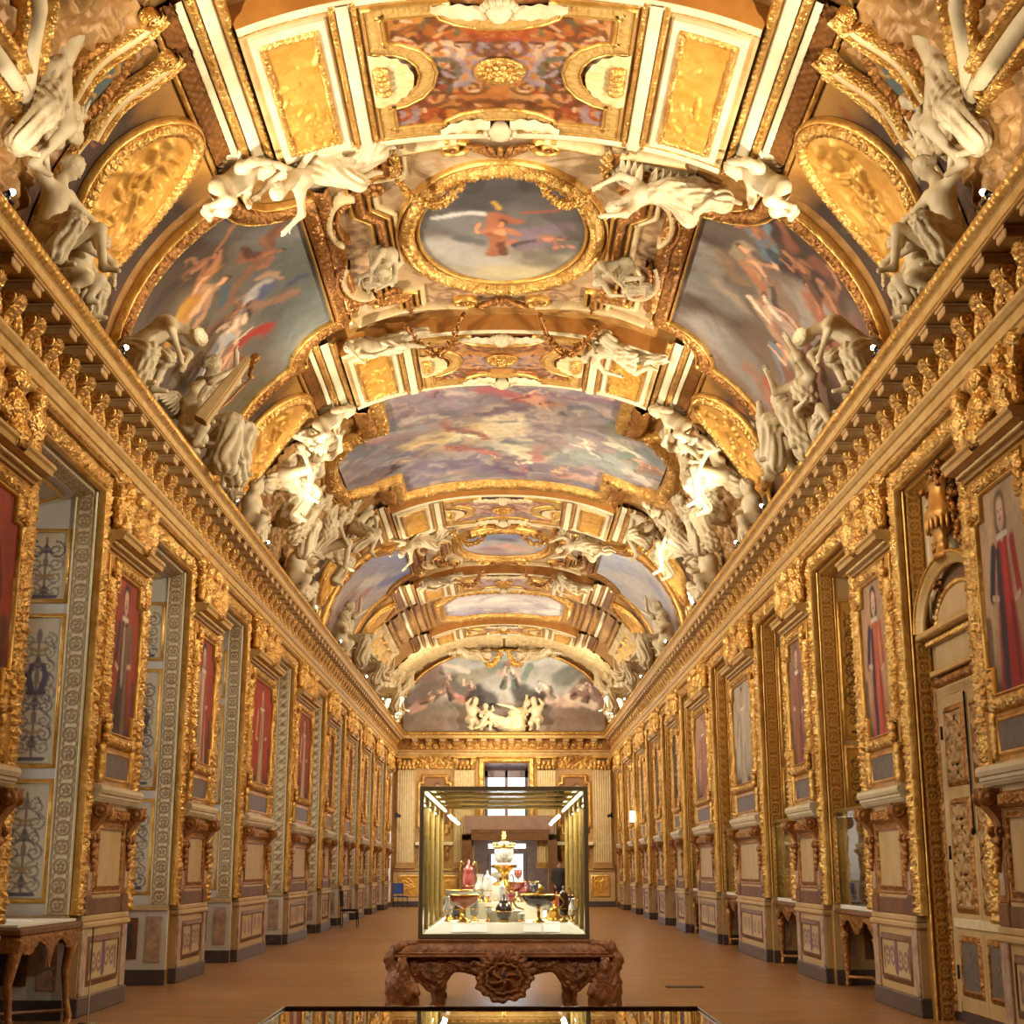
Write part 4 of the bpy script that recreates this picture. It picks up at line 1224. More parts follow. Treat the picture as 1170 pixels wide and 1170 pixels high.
trim_no = 0
for side in (-1, 1):
    for i, (y0, y1) in enumerate(TR):
        w = 2.9 if i in (3, 4) else 1.88
        yc = (y0 + y1) / 2
        trim_no += 1
        t = empty('trim_%d' % trim_no, (0, yc, 0), kind='structure', scale=(-side, 1, 1))
        for nm, me in TM[w].items():
            link(nm.rstrip('_'), me, t)
        link('crown_group', CM[w], t)
        pr = empty('framed_portrait', (0, yc, 0), scale=(-side, 1, 1))
        f, bk, cl = FM[w]
        for nm, me in [('frame', f), ('backboard', bk)] + []: link(nm, me, pr)
        fo = [c for c in pr.children if c.data.name.startswith('frame')][0]
        for q in cl: link('corner_ornament', q, fo)
        args = (PORT_L if side < 0 else PORT_R)[i]
        link('canvas', portrait(w, 100 + i + (50 if side > 0 else 0), *args, pale=(side > 0 and i < 2)), pr)
        bgw = 'red' if side < 0 and i < 5 else ('rust brown' if side < 0 else ('beige' if i in (0, 1, 3, 4) else 'brown'))
        tag(pr, 'framed %s portrait of a %s, %s wall, %s' % (bgw, (DESC_L if side < 0 else DESC_R)[i], 'left' if side < 0 else 'right', ORD[i]), 'portrait', 'framed portraits along the gallery walls')

# ------------------------------------------------------------------ cornice round three sides
YC = 3.0
# the pedestal and frame of the next pier, just before the view
for side in (-1, 1):
    trim_no += 1
    t = empty('trim_%d' % (trim_no + 40), (0, 7.9, 0), kind='structure', scale=(-side, 1, 1))
    for nm, me in TM[1.88].items(): link(nm.rstrip('_'), me, t)
    link('crown_group', CM[1.88], t)
    f, bk, cl = FM[1.88]
    link('wall_panel', bk, t); link('panel_frame', f, t)
    b = MB()
    for yy_ in (-1.05, 1.05):
        pstrip(b, [(yy_, 1.05), (yy_, ZH + 0.2)], WS, lambda p, q, h_: np.stack([-HW - 0.03 + h_, p, q], -1), 0, ds=0.04, nv=8, prof='round', h=0.045, orn=orn_foliage, op=0.16, oh=0.05)
    b.build('carved_strip', 'gold_carved', t)

def corner_sweep(prof, which, ds=None):
    """prof: list of (d,z); which: left,right,end; mitred at the end wall"""
    prof = np.array(prof, float); d = prof[:, 0]; z = prof[:, 1]
    e = HW - d; ye = YE - d
    if which == 'end':
        n = 2 if ds is None else int(2 * HW / ds)
        s = np.linspace(-1, 1, n)
        P = np.stack([s[:, None] * e[None], np.broadcast_to(ye, (n, len(d))), np.broadcast_to(z, (n, len(d)))], -1)
        return P, s * HW
    sg = -1 if which == 'left' else 1
    n = 2 if ds is None else int((YE - YC) / ds)
    s = np.linspace(0, 1, n)
    y0 = YC
    Y = y0 + s[:, None] * (ye[None] - y0)
    P = np.stack([np.broadcast_to(sg * e, (n, len(d))), Y, np.broadcast_to(z, (n, len(d)))], -1)
    return P, y0 + s * (YE - y0)

def cornice(which, idx):
    fl = which == 'left'
    root = empty('trim_%d' % idx, (0, 30 if which != 'end' else 60, 6.4), kind='structure')
    L = (0, -30 if which != 'end' else -60, -6.4)
    def put(nm, P, mat, smooth=False):
        b = MB(); b.addg(grid(P, flip=fl), 0, smooth); return b.build(nm, mat, root, L)
    put('architrave', corner_sweep([(-0.08, 5.95), (0.05, 5.95), (0.05, 6.06), (0.075, 6.07), (0.075, 6.17), (0.1, 6.18), (0.13, 6.22), (0.13, 6.255), (0.03, 6.275)], which)[0], 'cream_gold')
    # leaf cyma under the architrave edge
    def orn_sweep(nm, zc, dc, hw, orn, op, oh, mat, ds, nv, ang=0.0, base='round', h=0.02):
        v = np.linspace(-1, 1, nv)
        bz = h * np.sqrt(np.clip(1 - v ** 2, 0, 1)) if base == 'round' else np.full(nv, h)
        n = 2
        P0, u = corner_sweep([(dc, zc)], which, ds)
        U, Vv = np.meshgrid(u, v, indexing='ij')
        H = bz[None] + oh * orn(U, Vv, op)
        ca, sa = math.cos(ang), math.sin(ang)
        dd = dc + H * ca - Vv * hw * sa; zz = zc + Vv * hw * ca + H * sa
        if which == 'end':
            P = np.stack([np.clip(U, -HW, HW) * (HW - dd) / HW, YE - dd, zz], -1)
        else:
            sg = -1 if which == 'left' else 1
            t = (U - YC) / (YE - YC)
            P = np.stack([sg * (HW - dd), YC + t * (YE - dd - YC), zz], -1)
        b = MB(); b.addg(grid(P, flip=fl), 0, True); return b.build(nm, mat, root, L)
    put('frieze', corner_sweep([(0.03, 6.275), (0.03, 6.72)], which)[0], 'gold_dark')
    put('corona', corner_sweep([(0.03, 6.715), (0.32, 6.715), (0.34, 6.72), (0.345, 6.84), (0.36, 6.855), (0.3, 6.86)], which)[0], 'cream_gold')
    put('cornice_top', corner_sweep([(0.38, 6.99), (-0.5, 7.03)], which)[0], 'cream_dark')
    orn_sweep('leaf_moulding', 6.925, 0.335, 0.075, orn_leaf, 0.11, 0.022, 'gold', 0.02 if which != 'end' else 0.03, 9, 0.25, h=0.06)
    orn_sweep('bead_moulding', 5.985, 0.05, 0.03, orn_bead, 0.06, 0.012, 'gold_carved', 0.02, 5)
    orn_sweep('egg_moulding', 6.745, 0.33, 0.02, orn_bead, 0.05, 0.01, 'gold', 0.025, 4)
    # frieze leaf panels between the brackets come as part of each bracket
    sp = 0.57
    b = MB()
    # local bracket: d along +x, centred in y, at x=-HW
    b.add(*box(-HW + 0.03, -HW + 0.31, -0.11, 0.11, 6.61, 6.715, 0.012), 1)
    b.add(*box(-HW + 0.03, -HW + 0.325, -0.125, 0.125, 6.68, 6.712, 0.006), 1)
    # scrolled leaf console down the frieze
    U = np.linspace(0, 1, 34); W = np.linspace(-1, 1, 15)
    A, B = np.meshgrid(U, W, indexing='ij')
    hh = 0.04 + 0.1 * (1 - A) ** 1.3 + 0.03 * np.sin(A * 2 * PI) + 0.028 * orn_leaf(A * 0.31, B, 0.11) + 0.02 * sst(0.75, 0.9, np.abs(B)) - 0.012 * B ** 2
    P = np.stack([-HW + 0.03 + hh, B * 0.12 * (1 - 0.2 * A), 6.61 - A * 0.31], -1)
    b.addg(grid(P, flip=True), 0, True)
    for s in (-1, 1):
        Q = P[:, 0 if s < 0 else -1]; Q2 = Q.copy(); Q2[:, 0] = -HW + 0.02
        b.addg(grid(np.stack([Q, Q2], 0), flip=s > 0), 0, False)
        b.addg(xf(lathe([(0, 0.0), (0.07, 0), (0.07, 0.012), (0.045, 0.02), (0.03, 0.008), (0, 0.025)], 12), (-HW + 0.1, s * 0.12, 6.54), rx=-s * PI / 2), 0, True)
    # palmette in the frieze beside it
    for q in range(-3, 4):
        an = q * 0.42
        b.addg(ellipsoid((-HW + 0.05, sp / 2 + 0.07 * math.sin(an), 6.38 + 0.1 * math.cos(an)), (0.03, 0.022 + 0.01 * abs(q), 0.075), 6, 8), 0, True)
    b.addg(ellipsoid((-HW + 0.06, sp / 2, 6.35), (0.045, 0.05, 0.05), 6, 10), 0, True)
    b.addg(ellipsoid((-HW + 0.05, sp / 2, 6.6), (0.04, 0.06, 0.04), 6, 10), 0, True)
    me = b.mesh('bracket', ['gold_carved', 'cream_bracket'])
    if which == 'end':
        for k in range(14):
            o = link('bracket', me, root); x = -3.7 + 0.57 * k
            o.location = (x + L[0], L[1] + YE - HW, L[2]); o.rotation_euler = (0, 0, -PI / 2)
            o.location = Vector(L) + Vector((x, YE - HW, 0))
    else:
        k = 0; y = 7.15
        while y < YE - 0.4:
            o = link('bracket', me, root); o.location = Vector(L) + Vector((0, y, 0))
            if which == 'right': o.scale = (-1, 1, 1)
            y += sp; k += 1
    return root
M['cream_bracket'] = mat_basic('ochre_bracket_paint', (196, 158, 104), 0.45, 0.1, (176, 134, 80), 6)
for k, wch in enumerate(('left', 'right', 'end')):
    cornice(wch, 21 + k)
# ------------------------------------------------------------------ the vault: shell, ribs, paintings, reliefs
M['relief_gold'] = mat_basic('yellow_gilded_relief', (206, 146, 52), 0.46, 0.45, (220, 168, 80), 4, [('noise', 20, 0.6)], 0.02, 0.3)
M['ochre_relief'] = mat_basic('ochre_stucco_relief', (176, 134, 76), 0.5, 0.2, (150, 106, 54), 5, [('noise', 14, 0.6)], 0.02, 0.3)
M['key_gold'] = mat_basic('pale_gilding', (204, 164, 96), 0.4, 0.4, (190, 146, 78), 6)
M['teal'] = mat_basic('blue_gray_paint', (86, 100, 96), 0.5, 0.0, (76, 88, 82), 4)
M['vault_ground'] = mat_basic('gilded_plaster_ground', (176, 132, 70), 0.5, 0.3, (150, 104, 48), 5, [('noise', 16, 1.0), ('voro', 10, 0.5)], 0.03, 0.5)
M['lattice'] = mat_basic('dark_gold_lattice', (120, 76, 34), 0.42, 0.5, (150, 98, 46), 10)
M['ivory_gold'] = mat_basic('ivory_relief', (216, 192, 144), 0.5, 0.1, (202, 170, 112), 6)

b = MB()
aa = np.linspace(-SC, SC, 73); yy = np.linspace(YB, YE, 90)
A, B = np.meshgrid(aa, yy, indexing='ij')
b.addg(grid(V(A, B, -0.02)), 0, True)
CEIL = b.build('ceiling', 'vault_ground'); tag(CEIL, kind='structure')

def patch(a0, a1, y0, y1, na, ny, off=0.0):
    A, B = np.meshgrid(np.linspace(a0, a1, na), np.linspace(y0, y1, ny), indexing='ij')
    return A, B, V(A, B, off)

def relief_h(A, B, seed, n=9, s=0.2, amp=0.06, a0=0, y0=0, ra=0.6, ry=0.45):
    """low-relief figures and drapery: linked raised limbs inside an oval field"""
    r = random.Random(seed); H = 0.35 * amp * sst(0.42, 0.62, fbm(A, B, 1.6 / s * 0.5, 4, seed + 3))
    for k in range(n):
        ca = a0 + ra * r.uniform(-.8, .8); cy = y0 + ry * r.uniform(-.8, .8); th = r.uniform(0, PI)
        for q in range(7):
            L = s * r.uniform(.35, .8); w = s * r.uniform(.1, .2)
            ex, ey = ca + L * math.cos(th), cy + L * math.sin(th)
            dx, dy = ex - ca, ey - cy
            t = np.clip(((A - ca) * dx + (B - cy) * dy) / (dx * dx + dy * dy), 0, 1)
            d = np.hypot(A - ca - t * dx, B - cy - t * dy) / (w * (1 - 0.35 * t))
            m = 0.5 + 0.5 * min(1, w / (s * .18))
            H = np.maximum(H, amp * m * np.sqrt(np.clip(1 - d * d, 0, 1)))
            if q == 3:
                dd = np.hypot(A - ex, B - ey) / (s * 0.16); H = np.maximum(H, amp * 1.1 * np.sqrt(np.clip(1 - dd * dd, 0, 1)))
            if q not in (1, 4): ca, cy = ex, ey
            th += r.uniform(-1.2, 1.2)
    return H + amp * 0.3 * (fbm(A, B, 12, 3, seed) - 0.4)

def grotesque(cv, seed):
    r = random.Random(seed)
    cols = [(150, 66, 38), (88, 84, 58), (190, 140, 100), (150, 130, 130), (166, 90, 38), (206, 170, 130), (104, 60, 34), (96, 54, 30)]
    cv.clouds((150, 84, 44), 2.2, 0.5, 0.62, 0.5, 3); cv.clouds((196, 150, 96), 2.6, 0.52, 0.62, 0.5, 8)
    for k in range(46):
        u = r.uniform(0.04, 0.46); v = r.uniform(0.05, 0.95); R = r.uniform(.05, .13) * min(cv.su, cv.sv); c = r.choice(cols); sg = r.choice((-1, 1)); a = r.uniform(0, 6)
        cv.spiral(u, v, R, c, 1.4, sg, 0.22, a, 0.8); cv.spiral(1 - u, v, R, c, 1.4, -sg, 0.22, PI - a, 0.8)
    for k in range(80):
        u = r.uniform(0.03, 0.47); v = r.uniform(0.04, 0.96); l = r.uniform(.015, .05); a = r.uniform(0, 6); c = r.choice(cols); rr = r.uniform(.006, .015) * cv.sv
        for m in (0, 1):
            uu = u if not m else 1 - u; du = l * math.cos(a) * (1 if not m else -1)
            cv.stroke(uu, v, uu + du, v + l * math.sin(a), rr, c, 0.4, 0.85)
    cv.brush(0.3, 5)

STROKES = {}
STROKES['PL'] = [(0.11,0.05,0.52,0.16,0.45,(70,52,36)),(0.87,0.4,0.84,0.97,0.56,(104,108,98)),(0.25,0.93,0.64,1.1,0.57,(92,86,60)),(0.83,0.14,0.98,0.18,0.25,(84,84,80)),(0.45,0.05,0.54,0.06,0.27,(58,40,30)),(0.27,0.28,0.52,0.2,0.17,(186,122,48)),(0.23,0.28,0.36,0.25,0.14,(206,150,60)),(0.53,0.19,0.61,0.16,0.08,(190,130,90)),(0.57,0.15,0.69,0.09,0.05,(170,110,70)),(0.81,0.25,0.9,0.24,0.14,(150,96,66)),(0.89,0.2,0.83,0.28,0.09,(120,80,60)),(0.53,0.42,0.71,0.3,0.12,(140,96,70)),(0.51,0.5,0.72,0.44,0.12,(196,186,176)),(0.6,0.51,0.72,0.46,0.09,(92,100,130)),(0.75,0.38,0.79,0.45,0.07,(190,150,120)),(0.81,0.51,0.9,0.5,0.08,(80,86,110)),(0.49,0.63,0.64,0.65,0.19,(178,52,36)),(0.48,0.72,0.43,0.73,0.11,(160,44,32)),(0.63,0.5,0.82,0.56,0.12,(160,120,96)),(0.53,0.32,0.53,0.38,0.1,(80,100,110)),(0.31,0.46,0.5,0.5,0.13,(110,80,50)),(0.15,0.32,0.3,0.63,0.15,(92,62,36)),(0.07,0.15,0.25,0.18,0.16,(84,64,40)),(0.77,0.32,0.77,0.34,0.07,(170,110,80))]
STROKES['PR'] = [(1.0,0.47,0.76,0.54,0.51,(140,134,122)),(0.73,0.76,0.48,0.85,0.55,(150,140,128)),(0.98,0.22,0.82,0.23,0.31,(96,86,74)),(0.71,0.07,0.31,0.09,0.45,(66,44,36)),(0.57,0.2,0.41,0.1,0.28,(52,38,34)),(0.74,0.32,0.62,0.39,0.12,(190,130,90)),(0.66,0.36,0.5,0.5,0.14,(176,116,80)),(0.77,0.3,0.73,0.22,0.1,(170,150,120)),(0.59,0.47,0.36,0.59,0.13,(190,150,120)),(0.41,0.25,0.19,0.32,0.17,(170,96,66)),(0.44,0.39,0.13,0.48,0.15,(150,84,62)),(0.67,0.05,0.58,0.11,0.11,(140,86,62)),(0.67,0.16,0.74,0.09,0.09,(110,130,140)),(0.25,0.17,0.07,0.11,0.19,(120,70,50)),(0.38,0.8,0.23,0.9,0.19,(176,70,54)),(0.5,0.81,0.35,0.84,0.19,(160,120,96)),(0.48,0.6,0.34,0.69,0.09,(120,130,140)),(0.83,0.48,0.67,0.53,0.18,(170,150,126)),(0.46,0.11,0.31,0.09,0.14,(130,76,54)),(0.83,0.33,0.73,0.42,0.11,(150,120,90)),(0.32,0.66,0.15,0.37,0.16,(134,86,60)),(0.31,0.09,0.11,0.0,0.18,(80,50,40))]
STROKES['PC'] = [(0.05,0.41,0.16,0.32,0.72,(104,110,124)),(0.23,0.14,0.37,0.14,0.58,(130,110,120)),(0.24,0.75,0.46,0.79,0.51,(112,96,128)),(0.61,0.29,0.81,0.19,0.7,(150,130,130)),(0.68,0.71,0.89,0.6,0.7,(140,150,140)),(0.93,0.44,1.02,0.52,0.47,(120,140,140)),(0.31,0.51,0.46,0.47,0.78,(230,196,120)),(0.37,0.51,0.42,0.49,0.45,(255,240,180)),(0.49,0.3,0.57,0.74,0.46,(226,206,160)),(0.35,0.4,0.46,0.51,0.22,(170,84,60)),(0.36,0.58,0.46,0.69,0.19,(180,90,70)),(0.42,0.3,0.54,0.26,0.23,(110,80,110)),(0.47,0.12,0.59,0.18,0.27,(170,66,70)),(0.56,0.15,0.61,0.22,0.2,(220,150,100)),(0.66,0.13,0.78,0.1,0.3,(130,90,110)),(0.68,0.23,0.76,0.22,0.21,(100,100,110)),(0.5,0.74,0.6,0.83,0.27,(120,100,110)),(0.54,0.55,0.62,0.59,0.22,(110,120,120)),(0.6,0.64,0.57,0.89,0.17,(190,110,100)),(0.62,0.59,0.7,0.51,0.3,(150,120,110)),(0.81,0.26,0.89,0.52,0.28,(120,140,120)),(0.8,0.44,0.91,0.48,0.18,(230,220,190)),(0.93,0.54,1.0,0.47,0.26,(170,110,70)),(0.69,0.9,0.83,0.84,0.28,(200,150,130)),(0.22,0.21,0.27,0.32,0.21,(110,80,100)),(0.22,0.59,0.14,0.64,0.34,(100,96,130)),(0.13,0.36,0.21,0.4,0.25,(150,100,100)),(0.28,0.06,0.37,0.17,0.27,(140,110,130)),(0.42,0.84,0.57,0.94,0.2,(110,80,130)),(0.72,0.45,0.79,0.36,0.26,(140,120,120))]
STROKES['PO'] = [(0.11,0.63,0.43,0.83,0.39,(168,160,148)),(0.43,0.88,0.65,0.92,0.29,(186,170,130)),(0.29,0.25,0.64,0.11,0.36,(70,66,66)),(0.74,0.18,0.9,0.31,0.31,(84,78,72)),(0.23,0.4,0.43,0.53,0.32,(116,112,106)),(0.1,0.35,0.36,0.35,0.07,(206,200,190)),(0.42,0.37,0.49,0.58,0.13,(164,98,66)),(0.46,0.37,0.6,0.41,0.11,(156,90,60)),(0.49,0.61,0.58,0.61,0.1,(170,104,72)),(0.65,0.53,0.88,0.43,0.13,(120,100,110)),(0.64,0.33,0.85,0.28,0.06,(150,80,60)),(0.44,0.22,0.49,0.3,0.06,(200,150,60)),(0.22,0.56,0.35,0.61,0.13,(90,90,92)),(0.59,0.53,0.75,0.61,0.15,(130,110,120)),(0.87,0.64,0.94,0.54,0.26,(96,90,84))]
STROKES['LU'] = [(0.04,0.34,0.17,0.57,0.8,(96,72,54)),(0.17,0.11,0.43,0.09,0.58,(120,90,60)),(0.17,0.79,0.43,0.91,0.8,(140,136,120)),(0.52,0.97,0.87,0.97,0.87,(168,168,150)),(0.26,0.57,0.34,0.45,0.8,(70,60,50)),(0.37,0.45,0.43,0.34,0.65,(40,34,30)),(0.3,0.62,0.43,0.73,0.51,(120,110,80)),(0.47,0.79,0.56,0.83,0.29,(90,104,84)),(0.43,0.73,0.47,0.91,0.22,(90,110,90)),(0.63,0.79,0.6,0.62,0.25,(90,110,90)),(0.5,0.73,0.51,0.62,0.18,(190,110,70)),(0.55,0.73,0.57,0.62,0.18,(200,140,100)),(0.52,0.85,0.52,0.82,0.15,(150,80,50)),(0.58,0.45,0.69,0.34,0.65,(46,38,34)),(0.67,0.39,0.71,0.45,0.51,(60,44,34)),(0.78,0.62,0.86,0.73,0.65,(90,96,80)),(0.86,0.45,0.99,0.34,0.58,(130,84,60)),(0.73,0.34,0.86,0.32,0.44,(200,140,110)),(0.82,0.39,0.95,0.28,0.33,(210,160,120)),(0.26,0.39,0.3,0.34,0.29,(170,90,60)),(0.04,0.22,0.09,0.28,0.36,(170,110,80)),(0.06,0.62,0.17,0.73,0.44,(120,80,60)),(0.17,0.85,0.32,0.73,0.18,(190,160,130)),(0.21,0.62,0.24,0.45,0.29,(110,70,50)),(0.77,0.17,0.99,0.09,0.51,(110,76,46)),(0.91,0.57,0.99,0.45,0.51,(100,60,40))]

def paint(key, nu, nv, su, sv, stops, seed, soft=0.6, warp=0.12, axis=1, brush=0.3, clouds=()):
    c = Cv(nu, nv, su, sv, stops, axis, seed, warp, 2.2)
    for (cl, f, lo, hi, al) in clouds: c.clouds(cl, f, lo, hi, al, int(sum(cl)))
    for (u0, v0, u1, v1, r, col) in STROKES.get(key, ()):
        c.stroke(u0, v0, u1, v1, r, col, soft, 0.92)
    for (u, v, h, up, sk, cl, k) in FIGS.get(key, ()):
        c.fig(u, v, h, up, sk, cl, k)
    return c

SKN, SKD, SKP = (196, 146, 108), (150, 100, 70), (214, 176, 144)
FIGS = {}
# feet position (height up the cove, place along the hall), height in metres, up direction, skin, cloth
FIGS['PLm'] = [(0.22, 0.30, 1.5, (1, 0.0), SKN, (196, 136, 52), 0), (0.30, 0.56, 1.45, (0.98, -0.2), SKP, (190, 186, 180), 1), (0.30, 0.70, 1.2, (0.9, -0.4), SKN, (172, 48, 36), 0), (0.7, 0.24, 0.9, (0.7, 0.6), SKD, (150, 96, 70), 1), (0.3, 0.12, 1.3, (1, 0.1), SKD, (74, 56, 40), 1), (0.45, 0.45, 0.9, (0.9, 0.3), SKD, (120, 84, 60), 0)]
FIGS['PRm'] = [(0.52, 0.38, 1.3, (0.8, -0.6), SKN, (140, 110, 90), 0), (0.34, 0.5, 1.4, (0.85, -0.5), SKP, (176, 150, 130), 1), (0.2, 0.3, 1.4, (0.9, -0.4), SKD, (150, 80, 56), 0), (0.24, 0.62, 1.2, (0.9, -0.3), SKN, (120, 126, 130), 1), (0.12, 0.82, 1.1, (1, 0), SKN, (176, 66, 52), 0), (0.68, 0.22, 0.9, (0.6, -0.8), SKD, (110, 126, 136), 1), (0.14, 0.14, 1.3, (1, 0.1), SKD, (110, 66, 46), 0), (0.42, 0.2, 1.1, (0.8, -0.4), SKD, (96, 60, 46), 1)]
FIGS['PO'] = [(0.46, 0.72, 1.15, (0.15, -1), (176, 112, 76), (150, 90, 60), 0), (0.6, 0.66, 0.9, (0.8, -0.6), (150, 100, 74), (120, 100, 108), 1)]
FIGS['PC'] = [(0.36, 0.62, 1.0, (0.4, -0.9), SKN, (170, 84, 60), 0), (0.55, 0.2, 1.0, (0.3, -0.9), SKN, (166, 66, 66), 1), (0.66, 0.3, 0.9, (-0.3, -0.9), SKD, (96, 90, 110), 0), (0.24, 0.34, 0.9, (0.6, -0.7), SKN, (120, 76, 96), 1), (0.8, 0.6, 1.0, (-0.4, -0.9), SKP, (190, 186, 170), 0), (0.94, 0.6, 0.9, (-0.4, -0.8), SKN, (160, 104, 66), 1), (0.6, 0.86, 0.9, (-0.2, -0.9), SKP, (110, 90, 140), 0), (0.14, 0.7, 0.9, (0.5, -0.8), SKN, (120, 100, 130), 1), (0.46, 0.8, 0.8, (0.1, -1), SKN, (110, 120, 130), 0), (0.7, 0.9, 0.8, (-0.4, -0.8), SKN, (170, 110, 100), 1), (0.3, 0.15, 0.8, (0.2, -1), SKN, (150, 96, 96), 0), (0.8, 0.15, 0.8, (-0.3, -0.9), SKN, (130, 110, 140), 1)]
FIGS['LU'] = [(0.5, 0.5, 1.1, (0, 1), SKN, (96, 106, 88), 0), (0.56, 0.5, 1.1, (-0.1, 1), SKP, (90, 104, 84), 1), (0.14, 0.34, 0.9, (0.7, 0.7), SKN, (130, 84, 56), 0), (0.32, 0.34, 1.0, (0.2, 1), SKN, (120, 60, 40), 1), (0.24, 0.36, 0.8, (-0.5, 0.8), SKD, (96, 60, 44), 0), (0.74, 0.36, 1.0, (-0.5, 0.8), SKP, (190, 150, 116), 1), (0.84, 0.38, 1.0, (0.6, 0.7), SKP, (150, 96, 66), 0), (0.9, 0.32, 0.9, (0.3, 0.9), SKN, (140, 90, 60), 1), (0.17, 0.7, 0.8, (0.8, -0.3), SKN, (150, 120, 96), 0), (0.08, 0.3, 0.8, (0.9, 0.4), SKN, (150, 100, 70), 1)]

RIBS = [(14.65, 1.55, True), (24.2, 1.4, True), (35.3, 1.45, True), (44.8, 1.35, True), (54.2, 1.2, False)]
tn = 24

def lobed(y0, y1, A1, ra, ry, n=9):
    """outline of the grotesque panel with arcs biting in at the four sides (a half-width A1)"""
    pts = []; yc = (y0 + y1) / 2
    def arc(ca, cy, r1, r2, t0, t1):
        return [(ca + r1 * math.cos(t), cy + r2 * math.sin(t)) for t in np.linspace(t0, t1, n)]
    pts += [(-A1, y0)] + arc(0, y0, 0.62, ry, PI, 0) + [(A1, y0)]
    pts += arc(A1, yc, ra, 0.6, -PI / 2, -3 * PI / 2)
    pts += [(A1, y1)] + arc(0, y1, 0.62, ry, 0, -PI) + [(-A1, y1)]
    pts += arc(-A1, yc, ra, 0.6, PI / 2, -PI / 2)
    return pts

def orn_key(u, v, p):
    cu = (u / p) % 1.0
    h = ((np.abs(v) > 0.75) | ((np.abs(cu - .1) < .08) & (v > -.8)) | ((np.abs(v - .1) < .16) & (cu > .1) & (cu < .75)) | ((np.abs(cu - .7) < .08) & (np.abs(v + .2) < .4)))
    return h * 1.0

PLACE = ['over the nearest arch', 'over the second arch', 'over the third arch', 'over the fourth arch', 'over the farthest arch']

